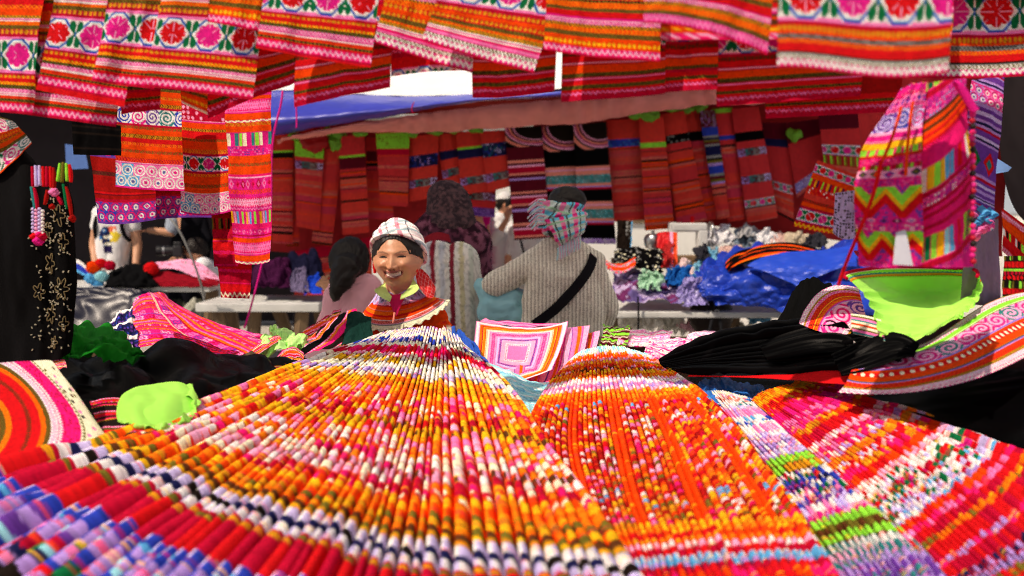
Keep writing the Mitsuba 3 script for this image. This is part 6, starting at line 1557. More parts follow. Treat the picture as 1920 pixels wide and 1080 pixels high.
def carr_col(v):
    u = (v[:, 0] - bn[0]) / 0.17 + 0.16 * (v[:, 2] - bn[2])
    i = np.floor((u + 1) * 7.5).astype(int)
    pal = np.array([lin(x) for x in ('e4e0da', 'ccc8d2', 'b0aeb6', 'e6e2da', 'cac8ce', '8a2434', 'e4e0da', 'c0c4cc', 'e0dcd4', '862a38', 'dedad2', 'c4bc98', 'e0dcd4', 'c2c6ba', 'd4d0c8')])
    c = pal[np.clip(i, 0, 14)]
    st__ = fr((u + 1) * 45) < 0.3
    c = np.where(st__[:, None], c * 0.72, c)
    return c
garment(k, 'striped_carrier', [(bn + [-.03, -.03, -.02], .13, bn + [.0, -.03, -.30], .15), (bn + [.06, -.02, -.02], .12, bn + [.07, -.02, -.32], .14), (bn + [.0, -.03, -.3], .15, bn + [.02, -.0, -.48], .14)], carr_col, 0.012, 8, 0.008, 9, seed=9)
P = surf([[at(790, 450, Yc - .25), at(815, 436, Yc - .29), at(842, 440, Yc - .28)], [at(788, 462, Yc - .255), at(818, 450, Yc - .30), at(846, 456, Yc - .285)]], 40, 10)[0]
part(k, 'carrier_band', (P.reshape(-1, 3), grid_faces(10, 40)), 'cloth', True, lin('84202c'))
garment(k, 'skirt', [(J['pelvis'] + [0, 0, .1], .16, J['pelvis'] + [0, 0, -.5], .24)], flatc(lin('2a1a20')), 0.03, 2, 0.02, 10)
shoes(k, J, H, lin('18140f'))

# ---------------------------------------------------------------- girl in pink, back turned
k = person('dark haired person in pale pink top bending away left of the smiling woman')
Yg = 3.55
H = 1.4
base = at(640, 700, Yg) * [1, 1, 0]
J = skeleton(base, H, math.pi, skull=abs_(at(660, 500, Yg)), neck=abs_(at(664, 528, Yg)), chest=abs_(at(648, 576, Yg)), waist=abs_(at(636, 640, Yg)), pelvis=abs_(at(632, 690, Yg)), shl=abs_(at(692, 536, Yg)), shr=abs_(at(640, 540, Yg + .02)), ell=abs_(at(712, 570, Yg + .05)), elr=abs_(at(622, 540, Yg + .22)), wrl=abs_(at(716, 620, Yg + .1)), wrr=abs_(at(606, 530, Yg + .4)))
hd = Head(at(658, 492, Yg), 0.21, yaw=math.pi - 0.5, pitch=0.3, skin='mid', n=60)
body(k, J, H, hd)
hm = hd.hair(1.16, 0.24, -0.42, 0.03)
part(k, 'hair', hm, 'hair', 40)
pts = [at(650, 500, Yg - .1), at(640, 525, Yg - .13), at(632, 545, Yg - .14), at(628, 562, Yg - .13)]
m = wrinkle(limbs([(pts[0], .07, pts[1], .055), (pts[1], .055, pts[2], .035), (pts[2], .035, pts[3], .012)], 0.012, 3), 0.014, 30)
part(k, 'ponytail', m, 'hair', True)
garment(k, 'pink_top', torso_bones(J, H, 0.012) + [(J['shl'], .05, J['shr'], .055), (J['shl'], .052, J['waist'] + [.06, 0, 0], .085), (J['shr'], .055, J['waist'] + [-.05, 0, 0], .09), (J['waist'] + [-.06, 0, 0], .09, J['pelvis'] + [-.06, 0, 0], .1), (J['waist'] + [.06, 0, 0], .085, J['pelvis'] + [.06, 0, 0], .1), (J['shl'], .05, J['ell'], .036), (J['shr'], .055, (J['shr'] + J['elr']) / 2, .04)], flatc(lin('e3a9b4')), 0.012, 6, 0.01, 10)
garment(k, 'trousers', leg_bones(J, H, 'l', .02) + leg_bones(J, H, 'r', .02) + [(J['pelvis'] + [-.05, 0, -.02], .10, J['pelvis'] + [.05, 0, -.02], .10)], flatc(lin('30303c')), 0.03, 3, 0.006)
shoes(k, J, H, lin('20180f'))


# ---------------------------------------------------------------- visitors further back
def camera_obj(label, centre, yaw, s=1.0):
    ck = thing('photo_camera', label, 'camera')
    R = rot(yaw)
    c = np.asarray(centre)
    def tr(m):
        v = np.asarray(m.vertices if hasattr(m, 'vertices') else m[0]) * s
        f_ = m.faces if hasattr(m, 'faces') else m[1]
        return trimesh.Trimesh(c + v @ R.T, f_, process=False)
    part(ck, 'camera_body', tr(trimesh.util.concatenate([rbox((-.07, -.03, -.05), (.07, .04, .045), .012), rbox((-.03, -.03, .03), (.03, .03, .075), .01)])), 'dark_plastic', 30)
    ln_ = part(ck, 'lens', tr(tube([(0, -.03, 0), (0, -.06, 0), (0, -.0605, 0), (0, -.13, 0), (0, -.1305, 0), (0, -.16, 0)], [.036, .036, .040, .040, .044, .044], 24)), 'dark_plastic', 30)
    part(ln_, 'front_glass', tr(tube([(0, -.158, 0), (0, -.163, 0)], [.036, .034], 24)), 'glass_lens', 30)
    part(ck, 'lens_ring', tr(tube([(0, -.10, 0), (0, -.112, 0)], [.042, .042], 24)), 'steel', 30)
    return ck


# man photographing, white shirt, behind the gap
k = person('person in white shirt and pale cap holding a camera to the face in the gap')
Yp = 8.1
H = 1.68
base = at(945, 700, Yp) * [1, 1, 0]
hc = at(946, 382, Yp)
J = skeleton(base, H, 0.5, skull=abs_(hc), neck=abs_(at(944, 408, Yp)), chest=abs_(at(944, 444, Yp)), waist=abs_(at(946, 478, Yp)), pelvis=abs_(at(948, 510, Yp)), shl=abs_(at(926, 416, Yp)), shr=abs_(at(966, 416, Yp + .05)), ell=abs_(at(926, 452, Yp - .18)), elr=abs_(at(970, 448, Yp - .15)), wrl=abs_(at(950, 412, Yp - .28)), wrr=abs_(at(966, 404, Yp - .25)))
hd = Head(hc, 0.23, yaw=0.55, skin='fair', n=60)
body(k, J, H, hd, [hand(J['wrl'], [0.25, -0.2, 1], [-0.6, -1, 0], .16, .8), hand(J['wrr'], [-0.3, -0.2, 1], [0.6, -1, 0], .16, .8, -1)])
part(k, 'hair', hd.hair(1.1, 0.2, -0.25, 0.01), 'hair', 40)
mm = tm(man_from(hd.shell(1.14, 50)).trim_by_plane([0, 0.1, 1], 0.20))
mm.vertices = hd.world(mm.vertices)
part(k, 'cap', mm, 'cloth', 30, lin('d8d8d8'))
garment(k, 'shirt', torso_bones(J, H, .022) + arm_bones(J, H, 'l', .018, .4) + arm_bones(J, H, 'r', .018, .4), flatc(lin('e4e6e8')), 0.02, 5, 0.012, 9)
garment(k, 'trousers', leg_bones(J, H, 'l', .02) + leg_bones(J, H, 'r', .02) + [(J['hipl'], .11, J['hipr'], .11)], flatc(lin('c8c4ba')), 0.03, 3, 0.006)
shoes(k, J, H, lin('40382f'))
camera_obj('black camera held up to the face of the person in the pale cap', hd.world([0.05, -0.62, 0.03]), 0.55, 1.0)
# second white figure in front of him
k = person('person in white with a dark bag strap, head hidden behind the striped hanging skirt')
Yq = 7.95
H = 1.62
base = at(985, 700, Yq) * [1, 1, 0]
J = skeleton(base, H, math.pi, skull=abs_(at(992, 396, Yq)), neck=abs_(at(990, 424, Yq)), chest=abs_(at(986, 462, Yq)), waist=abs_(at(984, 500, Yq)), shl=abs_(at(1010, 434, Yq)), shr=abs_(at(966, 436, Yq)), ell=abs_(at(1018, 474, Yq)), elr=abs_(at(954, 472, Yq)), wrl=abs_(at(1016, 510, Yq)), wrr=abs_(at(950, 508, Yq - .05)))
hd = Head(at(992, 396, Yq), 0.22, yaw=math.pi, skin='fair', n=50)
body(k, J, H, hd)
part(k, 'hair', hd.hair(1.1, 0.2, -0.3, 0.01), 'hair', 40)
garment(k, 'shirt', torso_bones(J, H, .024) + arm_bones(J, H, 'l', .02, .2) + arm_bones(J, H, 'r', .02, .0), flatc(lin('e6e8ea')), 0.02, 5, 0.012, 9)
part(k, 'bag_strap', tube([J['shr'] + [.02, -.05, .05], J['chest'] + [-.04, -.13, 0], J['waist'] + [.03, -.13, -.05]], 0.012, 6, n=12), 'cloth', True, lin('1a1a1e'))
garment(k, 'trousers', leg_bones(J, H, 'l', .02) + leg_bones(J, H, 'r', .02) + [(J['hipl'], .11, J['hipr'], .11)], flatc(lin('d4d2cc')), 0.03, 3, 0.006)
shoes(k, J, H, lin('40382f'))
# magenta top
k = person('person in bright magenta top with a dark bag, left of the person in white')
Yn = 7.9
H = 1.58
base = at(896, 700, Yn) * [1, 1, 0]
J = skeleton(base, H, math.pi, skull=abs_(at(890, 380, Yn)), neck=abs_(at(890, 404, Yn)), chest=abs_(at(892, 440, Yn)), waist=abs_(at(896, 476, Yn)), pelvis=abs_(at(898, 505, Yn)), shl=abs_(at(908, 412, Yn)), shr=abs_(at(876, 414, Yn)), ell=abs_(at(912, 446, Yn - .06)), elr=abs_(at(868, 448, Yn)), wrl=abs_(at(902, 420, Yn - .18)), wrr=abs_(at(872, 480, Yn)))
hd = Head(at(890, 381, Yn), 0.21, yaw=math.pi, skin='fair', n=50)
body(k, J, H, hd)
part(k, 'hair', hd.hair(1.12, 0.22, -0.4, 0.015), 'hair', 40)
garment(k, 'magenta_top', torso_bones(J, H, .014), flatc(lin('e0148c')), 0.02, 5, 0.01, 9, cut=[([0, 0, -1], -(J['neck'][2] - 0.01))])
part(k, 'shoulder_bag', wrinkle(limbs([(J['waist'] + [.02, -.13, .02], .05, J['pelvis'] + [.04, -.13, .04], .07)], 0.02, 2), 0.006, 12), 'cloth', True, lin('2c2a34'))
part(k, 'bag_strap', tube([J['shr'] + [.03, -.05, .03], J['chest'] + [.01, -.12, 0], J['waist'] + [.02, -.15, .02]], 0.01, 6, n=12), 'cloth', True, lin('3c2a3c'))
garment(k, 'trousers', leg_bones(J, H, 'l', .02) + leg_bones(J, H, 'r', .02) + [(J['hipl'], .11, J['hipr'], .11)], flatc(lin('3a3a48')), 0.03, 3, 0.006)
shoes(k, J, H, lin('40382f'))
# visitor in the printed white shirt
k = person('person in white T-shirt with colourful print, head hidden by the hanging cloths')
Yt = 7.3
H = 1.66
base = at(216, 700, Yt) * [1, 1, 0]
J = skeleton(base, H, 0, skull=abs_(at(216, 360, Yt)), neck=abs_(at(216, 388, Yt)), chest=abs_(at(216, 428, Yt)), waist=abs_(at(214, 468, Yt)), pelvis=abs_(at(212, 500, Yt)), shl=abs_(at(188, 400, Yt)), shr=abs_(at(246, 402, Yt)), ell=abs_(at(176, 458, Yt)), elr=abs_(at(258, 460, Yt)), wrl=abs_(at(180, 502, Yt - .12)), wrr=abs_(at(254, 506, Yt - .12)))
hd = Head(at(216, 358, Yt), 0.22, skin='fair', n=60)
body(k, J, H, hd)
part(k, 'hair', hd.hair(1.1, 0.2, -0.4, 0.012), 'hair', 40)
cpt = J['chest']
def tee(v):
    c = np.broadcast_to(lin('e8e6e6'), v.shape).copy()
    x, z = (v[:, 0] - cpt[0]) / .13, (v[:, 2] - cpt[2] + .10) / .15
    fr_ = v[:, 1] < cpt[1] - .03
    n_ = meshkit.noise(v * 24, 3)
    n2 = meshkit.noise(v * 30 + 9, 5)
    m = fr_ & (np.hypot(x * 0.95, z - .15) < 0.72 + 0.3 * (n_ - .5))
    c[m & (x < 0.15)] = lin('1c2450')
    c[m & (x < 0.15) & (n_ > .62)] = lin('3a78b8')
    c[m & (x >= 0.0) & (z > -.2)] = lin('e2c838')
    c[m & (x > -.1) & (z > .45)] = lin('e27050')
    c[m & (n2 > .72)] = lin('f0ecd8')
    c[fr_ & (x > -.5) & (x < .15) & (z > -.95) & (z < -.45)] = lin('241c4a')
    return c
garment(k, 't_shirt', torso_bones(J, H, .016) + arm_bones(J, H, 'l', .018, 0)[:0] + [(J['shl'], .07, J['shl'] * .6 + J['ell'] * .4, .068), (J['shr'], .07, J['shr'] * .6 + J['elr'] * .4, .068)], tee, 0.014, 5, 0.008, 9)
for s, dx in ((-1, -.13), (1, .13)):
    part(k, 'backpack_strap', tube([J['chest'] + [dx, .02, .14], J['chest'] + [dx, -.10, .09], J['chest'] + [dx * 1.05, -.12, -.02], J['chest'] + [dx * 1.25, -.04, -.12]], 0.018, 6, n=16), 'cloth', True, lin('15151a'))
garment(k, 'trousers', leg_bones(J, H, 'l', .02) + leg_bones(J, H, 'r', .02) + [(J['hipl'], .11, J['hipr'], .11)], flatc(lin('2c3040')), 0.03, 3, 0.006)
shoes(k, J, H, lin('40382f'))
# kneeling photographer
k = person('dark haired person in white shirt leaning over the table to aim a camera left')
Yk = 7.1
H = 1.55
base = at(385, 700, Yk) * [1, 1, 0]
hc = at(366, 470, Yk)
J = skeleton(base, H, -1.2, skull=abs_(hc), neck=abs_(at(380, 492, Yk + .03)), chest=abs_(at(398, 520, Yk + .05)), waist=abs_(at(408, 560, Yk + .08)), pelvis=abs_(at(412, 600, Yk + .1)), shl=abs_(at(382, 500, Yk - .14)), shr=abs_(at(392, 500, Yk + .2)), ell=abs_(at(364, 524, Yk - .2)), elr=abs_(at(368, 522, Yk + .2)), wrl=abs_(at(340, 488, Yk - .16)), wrr=abs_(at(340, 490, Yk + .06)),
             hipl=abs_(at(408, 610, Yk)), hipr=abs_(at(416, 610, Yk + .2)))
hd = Head(hc, 0.225, yaw=-1.15, pitch=0.1, skin='fair', n=70)
body(k, J, H, hd, [hand(J['wrl'], [-0.6, 0.2, 0.6], [-0.5, -1, 0.2], .16, .9), hand(J['wrr'], [-0.8, 0, 0.4], [0, 0, 1], .16, .9)])
part(k, 'hair', hd.hair(1.13, 0.26, -0.12, 0.02), 'hair', 40)
garment(k, 'shirt', torso_bones(J, H, .016) + [(J['shl'], .06, J['ell'], .05), (J['shr'], .06, J['elr'], .05)], flatc(lin('dfe2e6')), 0.02, 5, 0.012, 9)
garment(k, 'trousers', leg_bones(J, H, 'l', .02) + leg_bones(J, H, 'r', .02) + [(J['hipl'], .11, J['hipr'], .11)], flatc(lin('1c1c26')), 0.03, 3, 0.006)
shoes(k, J, H, lin('30281f'))
camera_obj('black camera with long lens held by the person leaning over the table', at(334, 470, Yk - .12), -1.35, 1.15)
# dark clothed visitor with outstretched arm
k = person('person in dark jacket with grey blue sleeve reaching out an arm')
Yd = 7.7
H = 1.66
base = at(352, 700, Yd) * [1, 1, 0]
J = skeleton(base, H, -0.6, skull=abs_(at(350, 366, Yd)), neck=abs_(at(350, 392, Yd)), chest=abs_(at(352, 436, Yd)), waist=abs_(at(354, 480, Yd)), pelvis=abs_(at(356, 520, Yd)), shl=abs_(at(328, 404, Yd - .1)), shr=abs_(at(372, 404, Yd + .1)), ell=abs_(at(320, 436, Yd - .2)), elr=abs_(at(388, 450, Yd)), wrl=abs_(at(280, 432, Yd - .25)), wrr=abs_(at(380, 500, Yd)))
hd = Head(at(350, 362, Yd), 0.22, yaw=-0.7, skin='fair', n=50)
body(k, J, H, hd, [hand(J['wrl'], [-1, 0, -0.05], [0, 0, 1], .17, .5), hand(J['wrr'], [0, 0, -1], [1, 0, 0], .17, .4)])
part(k, 'hair', hd.hair(1.1, 0.2, -0.25, 0.012), 'hair', 40)
garment(k, 'jacket', torso_bones(J, H, .03), flatc(lin('14141a')), 0.02, 5, 0.012, 9)
garment(k, 'sleeve', [(J['shl'], .08, J['ell'] * .85 + J['shl'] * .15, .065)], flatc(lin('9aa4b4')), 0.02, 3, 0.008, 9)
garment(k, 'sleeve', [(J['shr'], .075, J['elr'], .06), (J['elr'], .06, J['wrr'], .045)], flatc(lin('14141a')), 0.02, 3, 0.008, 9)
garment(k, 'trousers', leg_bones(J, H, 'l', .02) + leg_bones(J, H, 'r', .02) + [(J['hipl'], .11, J['hipr'], .11)], flatc(lin('14141c')), 0.03, 3, 0.006)
shoes(k, J, H, lin('30281f'))

# ================================================================== goods and small things
def heap(name, label, ctrl, color, seed, amp=0.03, bsdf='cloth', f=(5, 5), nu=90, nv=60, pat=None, cat='cloth', group=None, jitter=0.3):
    return drape(name, label, ctrl, nu, nv, pat=pat, color=color, bsdf=bsdf, amp=amp, f=f, seed=seed, cat=cat, group=group, jitter=jitter, ridged=True)


def mound(x0, x1, yt, yb, y0, y1, rise=0.5):
    """A heap between two pixel columns lying from y1 (back) to y0 (front): rows from back to front."""
    xs = np.linspace(x0, x1, 5)
    prof = [0.25, 0.9, 0.95, 1.0, 0.3]
    top = [(x, yb - (yb - yt) * p) for x, p in zip(xs, prof)]
    return Y([(x, yb - (yb - y) * 0.35, y1) for x, y in top], [(x, y, (y0 + y1) / 2) for x, y in top], [(x, (y * .6 + yb * .4), y0 + 0.06) for x, y in top], [(x, yb, y0) for x, _ in top])


# left far table goods
heap('black_goods_heap', 'heap of black clothes on the far left table in front of the printed T-shirt', mound(196, 300, 494, 540, 6.35, 6.95), lin('0a0a0c'), 91)
heap('folded_pink_cloth', 'pale pink speckled cloth folded over crimson ones on the far left table', Y([(292, 492, 6.8), (340, 486, 6.85), (375, 492, 6.8), (412, 520, 6.7)], [(290, 508, 6.5), (330, 506, 6.5), (372, 522, 6.45), (413, 526, 6.5)]), None, 92, 0.01, pat=Bands([(60, specks('palep', ['crim', 'grey'], 8, 0.2))], 0.0045))
heap('crimson_cloth', 'crimson cloth under the pale pink speckled one on the far left table', Y([(285, 506, 6.55), (330, 510, 6.5), (413, 524, 6.5)], [(280, 520, 6.42), (330, 525, 6.4), (410, 530, 6.42)], [(282, 536, 6.38), (330, 538, 6.36), (400, 536, 6.38)]), lin('8a1020'), 93, 0.02)
for i, (px, py, r_, cl, lb) in enumerate(((176, 502, 14, 'orange', 'orange yarn pompom on the far left table'), (190, 494, 11, 'red', 'red yarn pompom on top of the pompom group on the far left table'), (206, 498, 11, 'crim', 'crimson yarn pompom right in the pompom group on the far left table'), (172, 522, 13, 'sky', 'pale blue yarn pompom left in the pompom group on the far left table'), (190, 518, 13, 'cyan', 'cyan yarn pompom below the red one on the far left table'), (184, 532, 10, 'sky', 'lowest pale blue yarn pompom on the far left table'), (284, 504, 14, 'red', 'red yarn pompom lying on the folded pale pink cloth'))):
    kk = thing('pompom', lb, 'pompom', 'yarn pompoms on the far left table')
    m = trimesh.creation.icosphere(subdivisions=4, radius=1.0)
    d = meshkit.noise(m.vertices * 9 + i * 7, i) * 0.7 + meshkit.noise(m.vertices * 22, i) * 0.3
    m.vertices *= (0.62 + 0.6 * d)[:, None] * r_ * 6.4 / F_PX * [1, .8, .9]
    m.vertices += at(px, py, 6.45)
    put(kk, m, 'cloth', True, np.clip(C[cl] * (0.85 + .3 * meshkit.noise(np.asarray(m.vertices) * 120))[:, None], 0, .95))
heap('striped_bag', 'blue and white striped cloth at the left end of the far table', Y([(140, 486, 6.5), (152, 490, 6.5), (168, 508, 6.45)], [(140, 510, 6.45), (156, 516, 6.42), (172, 530, 6.4)]), None, 94, 0.01, pat=Bands([(8, solid('white')), (12, solid('blue')), (6, solid('sky'))], 0.006))
heap('navy_cloth', 'dark blue glossy sheet draped from the far left table', Y([(60, 536, 6.36), (220, 540, 6.36), (300, 548, 6.36)], [(60, 570, 6.2), (220, 560, 6.25), (300, 566, 6.3)], [(60, 660, 6.0), (200, 650, 6.05), (260, 640, 6.1)]), lin('0c0c26'), 95, 0.03, 'tarp', (4, 3))
# second left table goods
heap('purple_goods_heap', 'heap of dark purple clothes on the table behind the long pink panels', mound(468, 550, 478, 540, 5.85, 6.3), lin('3a1034'), 96, 0.05)
heap('navy_goods_heap', 'dark navy clothes piled right of the purple heap', mound(530, 605, 470, 540, 5.9, 6.35), lin('14142c'), 97, 0.05)
heap('blue_goods_heap', 'bright blue cloth ball at the right end of the table behind the pink panels', mound(568, 606, 512, 548, 5.78, 5.95), lin('1c44c0'), 98, 0.03)
heap('violet_goods_heap', 'grey violet knitted cloth between the purple and the bright blue one', mound(544, 580, 498, 545, 5.78, 5.95), lin('6a6080'), 99, 0.03)
heap('white_sack', 'pale crumpled sack on the ground under the white table', mound(352, 408, 568, 612, 7.0, 7.6), lin('a8a89c'), 100, 0.08)
heap('clutter_heap', 'grey brown heap of boxes and bags under the far left table', mound(300, 400, 548, 600, 7.4, 8.2), lin('4a4a40'), 101, 0.1)
# string and rope at left
for lb, pts, r_, cl in (('pink string hanging beside the long pink panels at left', [(530, 170, 4.5), (522, 215, 4.5), (512, 262, 4.5), (509, 330, 4.5), (505, 420, 4.5), (480, 540, 4.5), (458, 615, 4.5)], .006, 'mag'), ('thin pink string dangling from the blue tarpaulin roof', [(553, 165, 5.0), (556, 210, 5.0), (556, 240, 5.0)], .005, 'mag'), ('red thread hanging from the blue tarpaulin roof', [(776, 192, 5.0), (772, 205, 5.0), (776, 212, 5.0)], .004, 'crim'),
                        ('grey rope slanting down to the corner of the white table', [(318, 410, 5.6), (350, 460, 5.6), (376, 530, 5.7), (382, 560, 5.75)], .008, 'grey')):
    kk = thing('string' if 'rope' not in lb else 'rope', lb, 'string')
    put(kk, tube([at(*p) for p in pts], r_, 6, n=40), 'cloth', True, C[cl])

# light blue bag held by the person in grey
key = thing('plastic_bag', 'light blue plastic bag hanging from the arm of the person in grey', 'bag')
bx = [at(904, 536, 3.42), at(925, 585, 3.38), at(965, 575, 3.36), at(975, 615, 3.4)]
m = limbs([(bx[0], .03, bx[1], .075), (bx[1], .075, bx[2], .085), (bx[1], .06, bx[3], .08), (bx[2], .085, bx[3], .07), (bx[0], .03, bx[2], .05)], 0.012, 4)
wrinkle(m, 0.035, 11, 4)
put(key, m, 'tarp', True, lin('86bcc8') * (0.85 + 0.3 * meshkit.fbm(np.asarray(m.vertices) * 14, 3))[:, None])

# right table: purple net cloth, black floral, orange trim, blue tarpaulin bundle
heap('purple_net_cloth', 'heap of purple and lilac net cloth along the front of the right table', Y([(1148, 505, 5.5), (1200, 502, 5.5), (1260, 520, 5.5), (1320, 515, 5.5)], [(1146, 530, 5.3), (1200, 522, 5.3), (1260, 535, 5.3), (1324, 535, 5.3)], [(1146, 560, 5.1), (1200, 560, 5.08), (1260, 562, 5.08), (1330, 562, 5.1)]), None, 110, 0.05, 'cloth', (9, 6), 120, 60, pat=lambda s, t: (np.clip(np.where((meshkit.fbm(np.stack([s * 14, t * 20, s * 0], -1), 4, 3) > .54)[..., None], lin('b4a2c8'), np.where((meshkit.fbm(np.stack([s * 9, t * 16, s * 0 + 4], -1), 4, 5) > .55)[..., None], lin('6a2c5c'), lin('6c5c96'))), 0, 1), s * 0))
heap('green_net_cloth', 'pale green net scrap on the purple net cloth', mound(1196, 1240, 508, 536, 5.12, 5.3), lin('a8d0b4'), 111, 0.05)
heap('black_floral_cloth', 'black cloth with small pale flowers heaped on the right table', Y([(1150, 468, 5.6), (1190, 462, 5.6), (1230, 464, 5.6), (1246, 476, 5.6)], [(1152, 480, 5.4), (1196, 480, 5.4), (1230, 482, 5.4), (1244, 492, 5.4)], [(1150, 490, 5.3), (1190, 498, 5.3), (1222, 510, 5.3), (1236, 508, 5.3)]), None, 112, 0.03, 'cloth', (6, 5), 100, 60, pat=Bands([(40, specks('black', ['cream', 'black', 'grey', 'black'], 7, 0.4))], 0.0035))
heap('orange_trim_cloth', 'orange cloth with white flower trim under the black floral cloth', Y([(1136, 488, 5.35), (1160, 494, 5.3), (1192, 482, 5.3)], [(1134, 498, 5.25), (1160, 512, 5.2), (1190, 500, 5.2)]), None, 113, 0.01, pat=Bands([(6, solid('orange')), (9, flower()), (8, solid('orange'))], 0.0035))
heap('blue_goods_heap', 'small bright blue cloth bundle between the net cloth and the blue tarpaulin', mound(1248, 1300, 496, 532, 5.2, 5.45), lin('1a5aa8'), 114, 0.05)
heap('lilac_plastic_bag', 'pale lilac plastic bag against the left end of the blue tarpaulin', mound(1270, 1330, 520, 566, 5.05, 5.2), lin('8f84c0'), 115, 0.05, 'tarp')
key = thing('blue_tarpaulin_bundle', 'glossy blue tarpaulin folded over a heap on the right table', 'tarpaulin')
ctrl = Y([(1320, 500, 5.5), (1370, 470, 5.6), (1430, 462, 5.7), (1500, 468, 5.7), (1560, 462, 5.6), (1640, 440, 5.5)],
         [(1308, 520, 5.25), (1360, 498, 5.2), (1430, 490, 5.2), (1500, 500, 5.1), (1560, 490, 5.1), (1640, 470, 5.1)],
         [(1312, 545, 5.1), (1360, 530, 5.0), (1430, 528, 4.95), (1500, 535, 4.9), (1560, 530, 4.85), (1640, 520, 4.8)],
         [(1330, 572, 5.05), (1380, 572, 4.95), (1440, 580, 4.9), (1490, 590, 4.85), (1550, 590, 4.8), (1640, 590, 4.75)])
P, U, V = surf(ctrl, 220, 130)
fold = 0.06 * (np.abs(fr(U * 2.6 + V * 1.3 + 0.3 * meshkit.noise(np.stack([U * 4, V * 4, U * 0], -1))) - .5) * 2 - .5) + 0.05 * (np.abs(meshkit.fbm(np.stack([U * 7 + V * 3, V * 5 - U * 2, U * 0], -1), 3) - .5) * 4 - .5)
P = P + normals(P) * np.where(normals(P)[..., 1:2] > 0, -1, 1) * fold[..., None]
part(key, 'tarpaulin', (P.reshape(-1, 3), grid_faces(130, 220)), 'tarp', True, np.clip(lin('1c3cae') * (0.9 + 0.2 * meshkit.noise(np.stack([U * 60, V * 60, U * 0], -1)))[..., None], 0, 1).reshape(-1, 3))
ctrl = Y([(1400, 498, 4.96), (1470, 474, 4.98), (1540, 470, 4.96), (1610, 452, 4.92)], [(1440, 512, 4.86), (1490, 500, 4.84), (1550, 492, 4.82), (1606, 480, 4.82)], [(1495, 536, 4.78), (1510, 530, 4.78), (1560, 508, 4.76), (1606, 500, 4.76)])
P, U, V = surf(ctrl, 110, 60)
P = folds(P, U, V, 0.025, 5, 4, 7)
part(key, 'folded_flap', (P.reshape(-1, 3), grid_faces(60, 110)), 'tarp', True, lin('2348c4'))
heap('black_orange_cloth', 'black cloth with orange stripe lying along the top of the blue tarpaulin', Y([(1358, 492, 5.25), (1395, 468, 5.3), (1460, 456, 5.3), (1520, 462, 5.3), (1560, 462, 5.3)], [(1362, 504, 5.1), (1400, 480, 5.1), (1460, 468, 5.1), (1520, 472, 5.1), (1560, 470, 5.1)], [(1366, 506, 5.06), (1402, 492, 5.02), (1462, 480, 5.0), (1520, 478, 5.02), (1552, 474, 5.05)]), None, 116, 0.015, pat=Bands([(14, solid('black')), (4, solid('orange')), (3, solid('oran2')), (14, solid('black')), (5, solid('orange'))], 0.0048))

# sewing machine and stallholders' things on the far right tables
key = thing('sewing_machine', 'old white sewing machine standing among cloth behind the right table', 'sewing machine')
o = at(1292, 470, 6.2)
sc_ = 1.0
part(key, 'arm', rbox(o + [-.16, -.05, .16], o + [.14, .05, .235], .02), 'pale_board', 30)
part(key, 'column', rbox(o + [.06, -.05, -.04], o + [.15, .05, .18], .02), 'pale_board', 30)
part(key, 'needle_head', rbox(o + [-.18, -.045, .05], o + [-.11, .045, .24], .015), 'pale_board', 30)
part(key, 'bed', rbox(o + [-.2, -.08, -.09], o + [.17, .08, -.04], .012), 'wood', 30)
part(key, 'hand_wheel', trimesh.creation.torus(0.07, 0.012).apply_transform(trimesh.transformations.rotation_matrix(math.pi / 2, [0, 1, 0])).apply_translation(o + [.18, 0, .17]), 'steel', 30)
part(key, 'needle_bar', tube([o + [-.145, 0, .06], o + [-.145, 0, -.035]], .006, 8), 'steel', 30)
part(key, 'thread_spool', tube([o + [.02, 0, .235], o + [.02, 0, .29]], .016, 10), 'cloth', 30, C['red'])
t4 = thing('trestle_table', 'dark table at the back right carrying the sewing machine and heaped cloth', 'table')
plank_table(t4, at(1160, 500, 6.2)[0], at(1640, 500, 6.2)[0], 6.0, 6.7, o[2] - .09, [(at(1180, 500, 6.1)[0], 6.1, 0), (at(1600, 500, 6.1)[0], 6.1, 0), (at(1400, 500, 6.1)[0], 6.6, 0)], 'wood')
r2 = np.random.default_rng(5)
HC = [('a6a6a8', 'grey crumpled cloth'), ('d8d8dc', 'white crumpled cloth'), ('6c7c8c', 'slate blue crumpled cloth'), ('caa9a0', 'dusty pink crumpled cloth'), ('7ab4d0', 'pale blue crumpled cloth'), ('303038', 'charcoal crumpled cloth'), ('b02c2c', 'red crumpled cloth'), ('bcae98', 'beige crumpled cloth'), ('e0c8c8', 'rose white crumpled cloth')]
POS = [(1326, 452, 40, 26, 0), (1352, 438, 46, 24, 1), (1395, 446, 54, 28, 2), (1372, 466, 50, 24, 3), (1340, 478, 40, 26, 4), (1318, 468, 30, 24, 5), (1250, 468, 30, 36, 6), (1430, 442, 46, 24, 1), (1460, 448, 48, 26, 3), (1400, 430, 40, 18, 0), (1490, 450, 50, 24, 7), (1528, 446, 46, 24, 5), (1282, 498, 34, 26, 8), (1310, 500, 32, 26, 4)]
WHERE = ['left of the grey pile beside the sewing machine', 'above the pile right of the sewing machine', 'in the middle of the pile above the blue tarpaulin', 'just above the left corner of the blue tarpaulin', 'wound at the left tip of the blue tarpaulin', 'at the foot of the sewing machine', 'standing left of the sewing machine', 'high in the pile right of centre', 'right of the white one in the high pile', 'topmost in the pile behind', 'toward the right end of the pile above the black and orange cloth', 'at the far right end of the pile', 'below the sewing machine bed', 'below right of the sewing machine']
